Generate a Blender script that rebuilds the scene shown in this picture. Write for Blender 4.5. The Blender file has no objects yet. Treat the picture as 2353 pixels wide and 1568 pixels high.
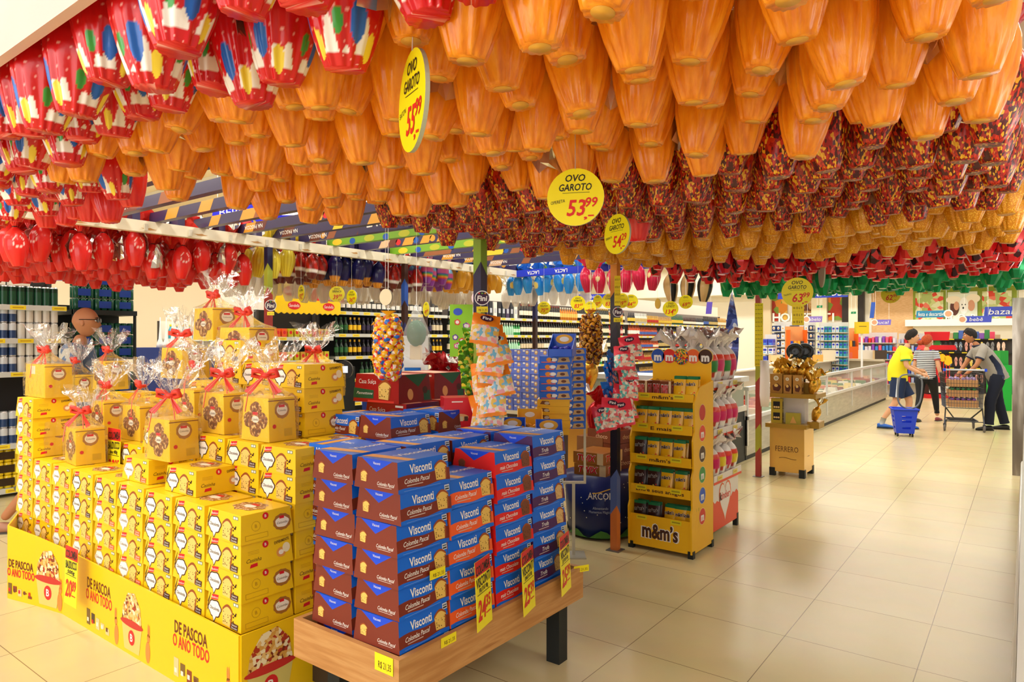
import bpy, math, random
from mathutils import Vector, Matrix, Euler
R_ = random.Random(7)
SC = bpy.context.scene
COL = SC.collection
PI = math.pi
# ---------------------------------------------------------------- camera, world, lights, exposure
YAW = math.radians(37.0); FPX = 1569.0; CX = 1176.5; HY = 779.0; CH = 1.5
CA, SA = math.cos(YAW), math.sin(YAW)
cam = bpy.data.cameras.new('camera'); cam_o = bpy.data.objects.new('camera', cam); COL.objects.link(cam_o)
cam_o.location = (0, 0, CH); cam_o.rotation_euler = (PI/2, 0, YAW)
cam.sensor_width = 36.0; cam.lens = FPX/2353*36.0; cam.shift_y = -(784-HY)/2353; cam.clip_start = 0.02
SC.camera = cam_o
w = bpy.data.worlds.new('store_air'); SC.world = w; w.use_nodes = True
w.node_tree.nodes['Background'].inputs[0].default_value = (1.0, 0.985, 0.96, 1); w.node_tree.nodes['Background'].inputs[1].default_value = 0.9
SC.view_settings.view_transform = 'Standard'; SC.view_settings.look = 'None'; SC.view_settings.gamma = 1
SC.view_settings.use_curve_mapping = False; SC.view_settings.exposure = -0.45
CEIL = 4.4
def area(x, y, z, sx, sy, p, col=(1, .985, .94), rot=(0, 0, 0)):
    l = bpy.data.lights.new('lamp_or_fill_light', 'AREA'); l.shape = 'RECTANGLE'; l.size = sx; l.size_y = sy; l.energy = p; l.color = col
    o = bpy.data.objects.new('lamp_or_fill_light', l); COL.objects.link(o); o.location = (x, y, z); o.rotation_euler = rot
    return o
LIGHT_Y = [-1.5, 1.2, 3.9, 6.6, 9.3, 12.0, 15.0, 18.5, 22.0, 25.0]
for yy in LIGHT_Y:
    area(-5.5, yy, CEIL-.14, 16, .28, 350)
# chilled cabinet light on the right, then an added fill panel behind the camera
area(0.25, 4.5, 1.95, .25, 7.0, 14, (1, .98, .93), (0, math.radians(40), 0))
area(-2.5, -3.4, 1.9, 7, 2.6, 250, (1, .985, .95), (math.radians(82), 0, 0))
# ---------------------------------------------------------------- pixel to place helpers
def W(px, py, z=0.0):
    d = FPX*(CH-z)/(py-HY); r = (px-CX)/FPX*d
    return (r*CA-d*SA, r*SA+d*CA)
def XatY(px, Y):
    k = (px-CX)/FPX
    return Y*(k*CA-SA)/(CA+k*SA)
def YatX(px, X):
    k = (px-CX)/FPX
    return -X*(CA+k*SA)/(SA-k*CA)
def DEP(x, y): return -x*SA+y*CA
def Zat(py, x, y): return CH-(py-HY)*DEP(x, y)/FPX
def D(px, dist):
    r = (px-CX)/FPX*dist
    return (r*CA-dist*SA, r*SA+dist*CA)
# ---------------------------------------------------------------- materials
MATS = {}
def srgb(c):
    if isinstance(c, str):
        c = [int(c[i:i+2], 16)/255 for i in (0, 2, 4)]
    return tuple(((v/12.92) if v <= .04045 else ((v+.055)/1.055)**2.4) for v in c)+(1,)
def M(name, col='808080', rough=.5, metal=0., emit=0., alpha=1., trans=0., coat=0., bump=0., bscale=30., bdist=.01, back=None, var=0.):
    if name in MATS: return MATS[name]
    m = bpy.data.materials.new(name); MATS[name] = m; m.use_nodes = True
    nt = m.node_tree; b = nt.nodes['Principled BSDF']; c = srgb(col)
    b.inputs['Base Color'].default_value = c; b.inputs['Roughness'].default_value = rough; b.inputs['Metallic'].default_value = metal
    b.inputs['Alpha'].default_value = alpha; b.inputs['Transmission Weight'].default_value = trans; b.inputs['Coat Weight'].default_value = coat*.4; b.inputs['Specular IOR Level'].default_value = .35
    b.inputs['Coat Roughness'].default_value = .12
    if emit:
        b.inputs['Emission Color'].default_value = c; b.inputs['Emission Strength'].default_value = emit
    N = nt.nodes; L = nt.links
    if bump or var:
        tc = N.new('ShaderNodeTexCoord'); nz = N.new('ShaderNodeTexNoise'); nz.inputs['Scale'].default_value = bscale; nz.inputs['Detail'].default_value = 3
        L.new(tc.outputs['Object'], nz.inputs['Vector'])
        if bump:
            bp = N.new('ShaderNodeBump'); bp.inputs['Strength'].default_value = bump; bp.inputs['Distance'].default_value = bdist
            L.new(nz.outputs['Fac'], bp.inputs['Height']); L.new(bp.outputs['Normal'], b.inputs['Normal'])
        if var:
            cr = N.new('ShaderNodeValToRGB'); L.new(nz.outputs['Fac'], cr.inputs['Fac'])
            e = cr.color_ramp.elements; e[0].position = .3; e[1].position = .7
            e[0].color = tuple(v*(1-var) for v in c[:3])+(1,); e[1].color = tuple(min(1, v*(1+var)) for v in c[:3])+(1,)
            L.new(cr.outputs['Color'], b.inputs['Base Color'])
    if back:
        g = N.new('ShaderNodeNewGeometry'); mx = N.new('ShaderNodeMix'); mx.data_type = 'RGBA'
        L.new(g.outputs['Backfacing'], mx.inputs[0]); mx.inputs[6].default_value = c; mx.inputs[7].default_value = srgb(back)
        L.new(mx.outputs[2], b.inputs['Base Color'])
        mm = N.new('ShaderNodeMath'); mm.operation = 'MULTIPLY_ADD'; mm.inputs[1].default_value = .5; mm.inputs[2].default_value = metal*.8
        L.new(g.outputs['Backfacing'], mm.inputs[0]); L.new(mm.outputs[0], b.inputs['Metallic'])
    return m
def mramp(name, tex, scale, stops, rough=.4, metal=0., coat=0., vec=(1, 1, 1), bump=0., const=True, coord='Object', detail=3.):
    """procedural pattern: noise / voronoi / wave / brick -> colour ramp"""
    if name in MATS: return MATS[name]
    m = bpy.data.materials.new(name); MATS[name] = m; m.use_nodes = True
    nt = m.node_tree; b = nt.nodes['Principled BSDF']; N = nt.nodes; L = nt.links
    b.inputs['Roughness'].default_value = rough; b.inputs['Metallic'].default_value = metal; b.inputs['Coat Weight'].default_value = coat*.4; b.inputs['Specular IOR Level'].default_value = .35
    tc = N.new('ShaderNodeTexCoord'); mp = N.new('ShaderNodeMapping'); mp.inputs['Scale'].default_value = vec
    L.new(tc.outputs[coord], mp.inputs['Vector'])
    if tex == 'voronoi':
        t = N.new('ShaderNodeTexVoronoi'); o = t.outputs['Color']
    elif tex == 'wave':
        t = N.new('ShaderNodeTexWave'); o = t.outputs['Fac']; t.inputs['Distortion'].default_value = 3
    else:
        t = N.new('ShaderNodeTexNoise'); o = t.outputs['Fac']; t.inputs['Detail'].default_value = detail
    t.inputs['Scale'].default_value = scale; L.new(mp.outputs[0], t.inputs['Vector'])
    if tex == 'voronoi':
        sp = N.new('ShaderNodeSeparateColor'); L.new(o, sp.inputs[0]); o = sp.outputs[0]
    cr = N.new('ShaderNodeValToRGB'); L.new(o, cr.inputs['Fac']); r = cr.color_ramp
    if const: r.interpolation = 'CONSTANT'
    while len(r.elements) < len(stops): r.elements.new(.5)
    for e, (p, c) in zip(r.elements, stops): e.position = p
    for e, (p, c) in zip(r.elements, stops): e.color = srgb(c)
    L.new(cr.outputs['Color'], b.inputs['Base Color'])
    if bump:
        bp = N.new('ShaderNodeBump'); bp.inputs['Strength'].default_value = bump; bp.inputs['Distance'].default_value = .004
        L.new(o, bp.inputs['Height']); L.new(bp.outputs['Normal'], b.inputs['Normal'])
    return m
def C(hexc, rough=.45, **k):
    return M('paint_'+hexc+('' if rough == .45 else '_r%d' % (rough*100))+('_m' if k.get('metal') else '')+('_c' if k.get('coat') else ''), hexc, rough, **k)
# ---------------------------------------------------------------- mesh builder
class Fr:                                   # a flat frame: origin, right and up vectors
    def __init__(s, o, u, v):
        s.o = Vector(o); s.u = Vector(u).normalized(); s.v = Vector(v).normalized(); s.n = s.u.cross(s.v).normalized()
    def p(s, a, b, off=0.): return s.o+s.u*a+s.v*b+s.n*off
TXT = {}
def text_mesh(t, bold, shear):
    k = (t, bold, shear)
    if k in TXT: return TXT[k]
    cu = bpy.data.curves.new('t', 'FONT'); cu.body = t; cu.size = 1; cu.resolution_u = 2; cu.offset = bold; cu.shear = shear; cu.align_x = 'CENTER'
    ob = bpy.data.objects.new('t', cu); me = bpy.data.meshes.new_from_object(ob)
    vs = [v.co.copy() for v in me.vertices]; fs = [tuple(p.vertices) for p in me.polygons]
    up = [me.polygons[i].normal.z > 0 for i in range(len(fs))]
    fs = [f if u else f[::-1] for f, u in zip(fs, up)]
    bpy.data.objects.remove(ob); bpy.data.meshes.remove(me); bpy.data.curves.remove(cu)
    if vs:
        x0 = min(v.x for v in vs); x1 = max(v.x for v in vs)
        for v in vs: v.x -= (x0+x1)/2; v.y -= .34
    else: x0 = x1 = 0
    TXT[k] = (vs, fs, x1-x0); return TXT[k]
class MB:
    def __init__(s): s.v = []; s.f = []; s.m = []; s.sm = []; s.mats = []; s.T = None; s.vc = None
    def mi(s, m):
        if m not in s.mats: s.mats.append(m)
        return s.mats.index(m)
    def add(s, vs, fs, m, smooth=False):
        b = len(s.v); T = s.T
        s.v += [tuple(T @ Vector(v)) if T else tuple(v) for v in vs]; i = s.mi(m)
        for f in fs: s.f.append(tuple(b+k for k in f)); s.m.append(i); s.sm.append(smooth)
        return s
    def box(s, x0, x1, y0, y1, z0, z1, m, tx=0., ty=0.):
        vs = [(x0, y0, z0), (x1, y0, z0), (x1, y1, z0), (x0, y1, z0), (x0+tx, y0+ty, z1), (x1-tx, y0+ty, z1), (x1-tx, y1-ty, z1), (x0+tx, y1-ty, z1)]
        return s.add(vs, [(3, 2, 1, 0), (4, 5, 6, 7), (0, 1, 5, 4), (1, 2, 6, 5), (2, 3, 7, 6), (3, 0, 4, 7)], m)
    def cbox(s, c, size, m): return s.box(c[0]-size[0]/2, c[0]+size[0]/2, c[1]-size[1]/2, c[1]+size[1]/2, c[2]-size[2]/2, c[2]+size[2]/2, m)
    def lathe(s, prof, n, m, c=(0, 0, 0), smooth=True, rip=0, amp=0., caps=True, ripf=None):
        vs = []; fs = []; K = len(prof)
        for j, (r, z) in enumerate(prof):
            a_ = ripf(j/(K-1)) if ripf else amp
            for i in range(n):
                t = 2*PI*i/n; q = r*(1+(a_*(math.cos(rip*t)+.45*math.cos((rip+5)*t+1.3)+.3*math.cos((rip-4)*t+j*.15)) if rip else 0)); vs.append((c[0]+q*math.cos(t), c[1]+q*math.sin(t), c[2]+z))
        for j in range(K-1):
            for i in range(n):
                a = j*n+i; b = j*n+(i+1) % n; fs.append((a, b, b+n, a+n))
        if caps:
            if prof[0][0] > 1e-5: fs.append(tuple(range(n))[::-1])
            if prof[-1][0] > 1e-5: fs.append(tuple((K-1)*n+i for i in range(n)))
        return s.add(vs, fs, m, smooth)
    def sph(s, c, r, m, n=12, k=8, sc=(1, 1, 1)):
        T0 = s.T; L = Matrix.Translation(c) @ Matrix.Diagonal((sc[0], sc[1], sc[2], 1))
        s.T = T0 @ L if T0 else L
        s.lathe([(max(1e-6, r*math.sin(PI*j/k)), -r*math.cos(PI*j/k)) for j in range(k+1)], n, m); s.T = T0; return s
    def tube(s, pts, r, m, n=8, closed=False, caps=True):
        P = [Vector(p) for p in pts]; K = len(P); rs = r if isinstance(r, (list, tuple)) else [r]*K
        vs = []; fs = []; up = None
        for i, p in enumerate(P):
            a = P[i-1] if (i > 0 or closed) else p; b = P[(i+1) % K] if (i < K-1 or closed) else p
            t = (b-a).normalized()
            if up is None: up = Vector((0, 0, 1)) if abs(t.z) < .9 else Vector((1, 0, 0))
            u = t.cross(up).normalized(); w_ = u.cross(t).normalized(); up = w_
            for k in range(n):
                q = 2*PI*k/n; vs.append(p+(u*math.cos(q)+w_*math.sin(q))*rs[i])
        for i in range(K if closed else K-1):
            for k in range(n):
                a = i*n+k; b = i*n+(k+1) % n; c_ = ((i+1) % K)*n; fs.append((a, c_+k, c_+(k+1) % n, b)[::-1])
        if caps and not closed: fs += [tuple(range(n)), tuple((K-1)*n+k for k in range(n))[::-1]]
        return s.add(vs, fs, m, True)
    def dp(s, fr, pts, m, off=.0006): return s.add([fr.p(a, b, off) for a, b in pts], [tuple(range(len(pts)))], m)
    def dr(s, fr, a0, a1, b0, b1, m, off=.0006): return s.dp(fr, [(a0, b0), (a1, b0), (a1, b1), (a0, b1)], m, off)
    def de(s, fr, a, b, ra, rb, m, off=.0006, n=18, rot=0., wob=0., k=5):
        cr, sr = math.cos(rot), math.sin(rot); P = []
        for i in range(n):
            t = 2*PI*i/n; q = 1+wob*math.sin(k*t+.7); x = ra*q*math.cos(t); y = rb*q*math.sin(t); P.append((a+x*cr-y*sr, b+x*sr+y*cr))
        return s.dp(fr, P, m, off)
    def dt(s, fr, t, a, b, size, m, off=.001, width=None, bold=0., shear=0., rot=0.):
        vs, fs, wd = text_mesh(t, bold, shear)
        if not vs: return s
        sx = (width/wd) if width and wd else size
        cr, sr = math.cos(rot), math.sin(rot)
        return s.add([fr.p(a+v.x*sx*cr-v.y*size*sr, b+v.x*sx*sr+v.y*size*cr, off) for v in vs], fs, m)
    def prism(s, fr, pts, depth, m, side=None):     # outline in a frame, given real thickness backwards
        n = len(pts); F = [fr.p(a, b, 0) for a, b in pts]; B = [fr.p(a, b, -depth) for a, b in pts]
        s.add(F, [tuple(range(n))], m); s.add(B, [tuple(range(n))[::-1]], side or m)
        return s.add(F+B, [(i, i+n, (i+1) % n+n, (i+1) % n) for i in range(n)], side or m)
    def mesh(s, name):
        me = bpy.data.meshes.new(name); me.from_pydata(s.v, [], s.f)
        for m in s.mats: me.materials.append(m)
        me.polygons.foreach_set('material_index', s.m); me.polygons.foreach_set('use_smooth', s.sm)
        if s.vc:
            ca = me.color_attributes.new('print', 'FLOAT_COLOR', 'POINT')
            for i, c in enumerate(s.vc): ca.data[i].color = c
        me.update(); return me
    def build(s, name, parent=None, loc=(0, 0, 0), rot=(0, 0, 0)): return inst(s.mesh(name), name, parent, loc, rot)
def inst(me, name, parent=None, loc=(0, 0, 0), rot=(0, 0, 0), sc=None):
    o = bpy.data.objects.new(name, me); COL.objects.link(o); o.location = loc; o.rotation_euler = rot
    if sc: o.scale = sc
    if parent: o.parent = parent
    return o
def empty(name, loc, rz=0): return inst(None, name, None, loc, (0, 0, rz))
def tag(o, label=None, cat=None, group=None, kind=None):
    if label:
        if not 4 <= len(label.split()) <= 16: print('BADLABEL', len(label.split()), label)
        o['label'] = label
    if cat: o['category'] = cat
    if group: o['group'] = group
    if kind: o['kind'] = kind
    return o
def struct(o): o['kind'] = 'structure'; return o
def dup(root, loc, rot=None, label=None, group=None):
    r = root.copy(); COL.objects.link(r); r.location = loc
    if rot is not None: r.rotation_euler = rot
    if label: r['label'] = label
    if group: r['group'] = group
    for ch in root.children:
        c = ch.copy(); COL.objects.link(c); c.parent = r
        for g in ch.children:
            d = g.copy(); COL.objects.link(d); d.parent = c
    return r
ORD = ['first', 'second', 'third', 'fourth', 'fifth', 'sixth', 'seventh', 'eighth', 'ninth', 'tenth', 'eleventh', 'twelfth', 'thirteenth', 'fourteenth', 'fifteenth', 'sixteenth']
def J(a): return R_.uniform(-a, a)
X3, Y3, Z3 = (1, 0, 0), (0, 1, 0), (0, 0, 1)
white = C('f4f2ec'); black = C('16161a'); red = C('d81f26'); dblack = C('1c1a1c', .5)
# ================================================================ setting
def floor_mat():
    m = bpy.data.materials.new('floor_tiles'); m.use_nodes = True; nt = m.node_tree; N = nt.nodes; L = nt.links; b = N['Principled BSDF']
    tc = N.new('ShaderNodeTexCoord'); mp = N.new('ShaderNodeMapping'); mp.inputs['Location'].default_value = (1.552, -2.975, 0)
    L.new(tc.outputs['Object'], mp.inputs['Vector']); br = N.new('ShaderNodeTexBrick'); br.offset = 0; L.new(mp.outputs[0], br.inputs['Vector'])
    br.inputs['Scale'].default_value = 1; br.inputs['Brick Width'].default_value = .578; br.inputs['Row Height'].default_value = .605
    br.inputs['Mortar Size'].default_value = .0022; br.inputs['Mortar Smooth'].default_value = .2
    br.inputs['Color1'].default_value = srgb('d4c391'); br.inputs['Color2'].default_value = srgb('dac998'); br.inputs['Mortar'].default_value = srgb('8a7555')
    nz = N.new('ShaderNodeTexNoise'); nz.inputs['Scale'].default_value = 6; L.new(tc.outputs['Object'], nz.inputs['Vector'])
    mx = N.new('ShaderNodeMix'); mx.data_type = 'RGBA'; mx.blend_type = 'MULTIPLY'; mx.inputs[0].default_value = .12
    L.new(br.outputs['Color'], mx.inputs[6]); L.new(nz.outputs['Color'], mx.inputs[7]); L.new(mx.outputs[2], b.inputs['Base Color'])
    b.inputs['Roughness'].default_value = .24; b.inputs['Specular IOR Level'].default_value = .5
    return m
FM = floor_mat()
mb = MB(); mb.box(-18, 4, -6, 28, -.1, 0, FM); struct(mb.build('floor'))
cm = M('ceiling_paint', 'efdfc0', .8)
mb = MB(); mb.box(-18, 4, -6, 28, CEIL, CEIL+.1, cm); struct(mb.build('ceiling'))
BY = 27.0
wm = M('wall_paint', 'f5efe0', .7)
mb = MB(); mb.box(-18, 4, BY, BY+.15, 0, CEIL, wm)
fr = Fr((0, BY, 0), X3, Z3)
brick = mramp('brick_wall', 'noise', 9, [(0, 'c89a68'), (.45, 'd9ad7c'), (.6, 'e2bb8c')], .8, vec=(1, 1, 6), const=False)
def wx(px): return XatY(px, BY)
def wz(py, px): return Zat(py, wx(px), BY)
mb.dr(fr, wx(2003), wx(2098), 0, 3.25, brick, .01)
mb.dr(fr, wx(2098), wx(2340), 1.95, 3.25, C('8fa028'), .012)
struct(mb.build('wall_back'))
mb = MB(); mb.box(-18, 4, BY-.9, BY, 3.2, CEIL, C('f3ead6')); struct(mb.build('trim_1'))            # soffit above the back wall
mb = MB(); mb.box(-16.2, -16, -6, BY, 0, CEIL, M('wall_left_paint', 'eddfc4', .8)); struct(mb.build('wall_left'))
mb = MB(); mb.box(wx(2083), wx(2352), BY-.35, BY-.02, wz(741, 2200)-.12, wz(741, 2200)+.1, white); struct(mb.build('trim_2'))
for i, (a, b_, c) in enumerate([(1757, 1775, 'd8c4a0'), (1868, 1903, 'e9dcc0'), (1953, 1974, 'efe4cc'), (1976, 1988, '2a221e'), (1938, 1953, '2a221e')]):
    mb = MB(); mb.box(wx(a), wx(b_), BY-.25, BY-.015, 0, 3.2, C(c)); struct(mb.build('trim_%d' % (i+3)))
# partition behind the bottle shelves
mb = MB(); mb.box(-8.95, -8.85, 5.1, 24, 0, 2.62, M('partition_paint', 'f3ecdd', .7)); struct(mb.build('wall_aisle'))
# photo panels on the back wall
def wall_panel(px0, px1, y0, y1, mat, label, extra=None, dep=.03):
    x0, x1 = wx(px0), wx(px1); z0, z1 = wz(y1, (px0+px1)/2), wz(y0, (px0+px1)/2)
    f = Fr((x0, BY-.03-dep, z0), X3, Z3); w_, h_ = x1-x0, z1-z0; mb = MB()
    mb.prism(f, [(0, 0), (w_, 0), (w_, h_), (0, h_)], dep, mat)
    if extra: extra(mb, f, w_, h_)
    return tag(mb.build('wall_picture'), label, 'wall picture')
poppy = mramp('poppy_print', 'voronoi', 7, [(0, 'c8d08a'), (.35, 'dfe0b4'), (.6, 'a9b86a'), (.78, 'd8442c'), (.92, 'e87a60')], .5)
veg = mramp('vegetable_print', 'voronoi', 3.2, [(0, 'c0391e'), (.25, '7f9a35'), (.45, 'e08a2a'), (.65, 'a3301c'), (.8, 'e8b84a')], .5)
def dog(mb, f, w_, h_):
    mb.de(f, w_*.2, h_*.72, w_*.26, h_*.14, C('efe2c6'), .002); mb.de(f, w_*.86, h_*.75, w_*.24, h_*.16, C('efe2c6'), .002)
    mb.de(f, w_*.24, h_*.45, w_*.16, h_*.3, C('5a2f22'), .001); mb.de(f, w_*.3, h_*.5, w_*.09, h_*.16, C('d69a78'), .003); mb.de(f, w_*.8, h_*.5, w_*.12, h_*.2, C('d69a78'), .003)
    mb.de(f, w_*.55, h_*.5, w_*.15, h_*.3, white, .004); mb.de(f, w_*.53, h_*.42, w_*.03, h_*.035, black, .006); mb.de(f, w_*.49, h_*.54, w_*.02, h_*.025, black, .006); mb.de(f, w_*.6, h_*.54, w_*.02, h_*.025, black, .006)
    mb.dr(f, 0, w_, 0, h_*.1, C('f0efe4'), .005)
wall_panel(2104, 2168, 673, 735, poppy, 'poppy field photo on the green wall, left of the puppy picture')
wall_panel(2178, 2246, 671, 735, M('sky_print', 'dfe3cf'), 'large photo of two people in hats with a white puppy', dog)
wall_panel(2257, 2325, 669, 735, poppy, 'poppy field photo on the green wall behind the bazar sign')
wall_panel(1772, 1810, 672, 738, veg, 'tall vegetable photo on the back wall, leftmost one')
wall_panel(1846, 1868, 672, 738, mramp('potato_print', 'noise', 3, [(0, '6a3c22'), (.45, 'c89a60'), (.6, 'e0c08a')], .5), 'brown potato photo on the back wall between white pillars')
wall_panel(1904, 1937, 676, 736, veg, 'photo of peppers and greens right of the exit pillar')
wall_panel(1775, 1868, 742, 755, C('f4efe4'), 'white letter board under the vegetable photos')
def letters(txt, xs, y0, y1, label):
    for ch, px in zip(txt, xs):
        if ch == ' ': continue
        h_ = wz(y0, px)-wz(y1, px); f = Fr((wx(px), BY-.12, (wz(y0, px)+wz(y1, px))/2), X3, Z3); mb = MB()
        for k in range(6): mb.dt(f, ch, 0, 0, h_*1.38, white, -.008*k, bold=.02)
        tag(mb.build('wall_letter'), 'white capital letter %s %s' % (ch, label), 'letter')
letters('HORT', [1786, 1806, 1828, 1847], 720, 740, 'under the vegetable photos')
letters('FEUTI', [1860, 1873, 1888, 1901, 1916], 720, 740, 'beside the exit pillar')
letters('FLORA', [2178, 2190, 2210, 2238, 2262], 722, 736, 'on the green wall ledge')
def hang_sign(px, py, w_, h_, dist, col, txt, label, tcol=None, rot=0., ell=False, name='hanging_sign', fs=.62, yaw=0., shear=.15):
    x, y = D(px, dist); z = CH-(py-HY)*dist/FPX; mb = MB(); f = Fr((0, -.006, 0), X3, Z3)
    P = [(-w_/2, -h_/2), (w_/2, -h_/2), (w_/2+h_*.1, h_/2), (-w_/2+h_*.1, h_/2)]
    mb.prism(f, P, .012, C(col)); mb.dt(f, txt, 0, 0, h_*fs*1.3, C(tcol) if tcol else white, .002, shear=shear, width=min(w_*.86, h_*fs*len(txt)*.7))
    if ell: mb.de(f, -w_*.46 if ell < 0 else w_*.46, 0, h_*.6, h_*.6, white, .003); mb.de(f, -w_*.46 if ell < 0 else w_*.46, 0, h_*.42, h_*.42, C('d8a07a'), .004)
    [mb.tube([(q, 0, h_/2), (q, 0, CEIL-z+.01)], .002, white, 4) for q in (-w_*.4, w_*.4)]
    o = mb.build(name, None, (x, y, z), (0, rot, yaw)); return tag(o, label, 'sign')
hang_sign(2303, 716, .78, .25, 17.5, '3d4fc0', 'bazar', 'blue hanging sign reading bazar in front of the poppy photo', fs=.66)
hang_sign(2243, 734, .62, .16, 17, '4452c4', 'beb\u00ea', 'blue hanging sign reading bebê with a round baby photo', ell=-1)
hang_sign(2143, 722, .72, .17, 17, '2c84ae', 'festa e descart\u00e1veis', 'teal hanging sign reading festa e descartáveis', ell=1)
hang_sign(1870, 734, .33, .13, 15, '8d78c8', 'cabelo', 'small violet hanging sign reading cabelo', ell=-1)
hang_sign(2027, 741, .33, .12, 15, '7d6ed0', 'bucal', 'small violet hanging sign reading bucal', ell=-1)
hang_sign(1865, 673, 1.35, .22, 14, '2b45c8', 'congelados', 'long blue hanging sign behind the green eggs', fs=.8)
hang_sign(1883, 705, .16, .075, 21, '1c8a58', '\u2192', 'green exit sign on the pillar left of the pepper photo', name='exit_sign')
hang_sign(1961, 719, .14, .07, 21, '1c8a58', '\u2192', 'small green exit sign on the pillar left of the brick wall', name='exit_sign')
hang_sign(2003, 713, .1, .42, 18, '2f58b8', ' ', 'narrow upright blue sign hanging beside the brick wall')
hang_sign(65, 628, .62, .14, 7.2, '1722c8', 'SACOLAS', 'blue aisle sign reading SACO above the beer shelf', shear=0, yaw=YAW, fs=.5)
hang_sign(168, 632, .62, .12, 7.2, '1722c8', 'DETERGENTES LIMP', 'blue aisle sign reading DETERGENTES above the beer shelf', shear=0, yaw=YAW, fs=.5)
hang_sign(555, 488, .7, .26, 8, '1c1ecc', 'BEBIDAS', 'blue aisle sign hanging above the bare bars, left one', shear=0, yaw=YAW, fs=.4)
hang_sign(660, 508, .6, .14, 8.4, '1c1ecc', 'WHISKY', 'blue aisle sign reading WHISK above the bare bars', shear=0, yaw=YAW, fs=.6)
hang_sign(1360, 683, .5, .1, 12, '2030b8', 'VINHOS', 'small blue sign hanging above the wine shelf', yaw=YAW, shear=0)
hang_sign(1628, 708, .14, .3, 17, '5a48b4', ' ', 'violet and white strip sign beyond the wine shelves', yaw=YAW)
# ceiling light fixtures
lm = M('lamp_tube', 'fff7e8', .5, emit=3.2); lf = M('lamp_housing', 'f4f2ea', .5)
for i, yy in enumerate(LIGHT_Y[1:-1]):
    for k, xx in enumerate((-12.2, -8.3, -4.4, -.5)):
        t = empty('ceiling_light', (xx, yy, CEIL)); tag(t, 'white strip ceiling light, %s row out, %s from the left' % (ORD[i], ORD[k]), 'ceiling light', 'strip lights on the ceiling')
        mb = MB(); mb.box(-1.9, 1.9, -.11, .11, -.07, 0, lf); mb.build('housing', t)
        mb = MB(); mb.box(-1.85, 1.85, -.07, .07, -.1, -.07, lm); mb.build('diffuser', t)

# ================================================================ pergola frame of the egg display
PX0, PX1, PX2, PX3 = -7.3, -5.3, -2.33, -.02; PY1 = 7.62
t = empty('egg_pergola', (0, 0, 0)); PERG = tag(t, 'white overhead pergola frame carrying rows of easter eggs', 'display frame')
bw = M('beam_paint', 'efe6cc', .5, var=.06, bscale=5); rust = C('c8975c')
purp = C('3a3156', .35, coat=.4); och = C('d99a35', .35, coat=.4); grn = C('77a82c', .35, coat=.4); bluec = C('2058b0', .35); brn = C('6a3524', .4); ylw = C('e8c832', .4); yg = C('b7b82e', .4)
def beam(x, y0, y1):
    mb = MB(); mb.box(x-.03, x+.03, y0, y1, 2.30, 2.385, bw); f = Fr((x+.03, y0, 2.30), Y3, Z3); n = int((y1-y0)/.5)
    for k in range(n): mb.de(f, .25+k*.5+J(.1), .03+J(.02), .05, .008, rust, .001, 9, wob=.3)
    for k in range(int((y1-y0)/.34)): mb.box(x+.03, x+.045, y0+.2+k*.34, y0+.225+k*.34, 2.31, 2.36, C('d8d2c0'))
    mb.build('beam', t)
beam(PX1, 1.2, PY1); beam(PX2, .3, PY1); beam(PX3, .3, PY1); beam(PX0, 1.2, PY1)
def bar(x0, x1, y, kind, z=2.385, h=.075):
    mb = MB(); mb.box(x0, x1, y-.028, y+.028, z, z+h, {'p': purp, 'g': grn, 'b': C('1f38c8', .35)}[kind])
    for s in (-1, 1):
        f = Fr((x0, y-.028, z), X3, Z3) if s < 0 else Fr((x1, y+.028, z), (-1, 0, 0), Z3); L = x1-x0; a = .1+R_.random()*.2
        while a < L-.4:
            if kind == 'p':
                c = R_.choice([och, och, brn, ylw, C('d9b08a'), C('9a5a34')]); w_ = R_.uniform(.08, .2); mb.dp(f, [(a, 0), (a+w_, 0), (a+w_+.05, h), (a+.05, h)], c); a += w_+(R_.choice([0, 0, .3, .55]))
                if R_.random() < .3: mb.de(f, a+.05, h/2, .035, h*.4, R_.choice([bluec, red, och])); a += .1
            elif kind == 'g':
                mb.de(f, a, h*.4, .07, h*.4, ylw if int(a*10) % 2 else yg); mb.de(f, a+.22, h*.3, .04, h*.38, bluec, .001); a += .45
            else: mb.dt(f, 'LACTA', a+.1, h/2, h*.7, white, .001, bold=.02, rot=PI); a += .42
    if kind == 'p' and R_.random() < .6:
        f = Fr((x0, y-.028, z), X3, Z3); mb.dt(f, 'NA PASCOA', .28, h/2, h*.62, white, .0015, rot=PI, bold=.01)
    return mb.build('crossbar', t)
ys = [2.217, 2.53, 2.88, 3.236, 3.57, 3.87, 4.19, 4.58, 5.0, 5.3, 5.66, 6.02, 6.5]
ks = 'ppppppgpgppppg'
for y, k in zip(ys, ks): bar(PX1-.06, PX2, y, k)
bar(PX1-.06, PX2, 1.87, 'p'); bar(PX1-.06, PX2, 1.5, 'p')
bar(PX1-.06, PX2+.05, 7.3, 'g'); mb = bar(PX1, PX2, 7.12, 'b', 2.3, .085)
for k in range(21): bar(PX2, PX3, .55+k*.34, 'pgp'[k % 3])
for k in range(17): bar(PX0, PX1, 1.7+k*.34, 'pp'[k % 2])
f = Fr((-4.2, 3.87-.03, 2.385), X3, Z3)
mb = MB(); mb.box(-4.5, -3.9, 3.815, 3.835, 2.38, 2.56, purp); mb.dt(Fr((-4.2, 3.814, 2.47), X3, Z3), 'LACTA', 0, 0, .12, white, .002, bold=.03); mb.build('brand_plate', t)
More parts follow.
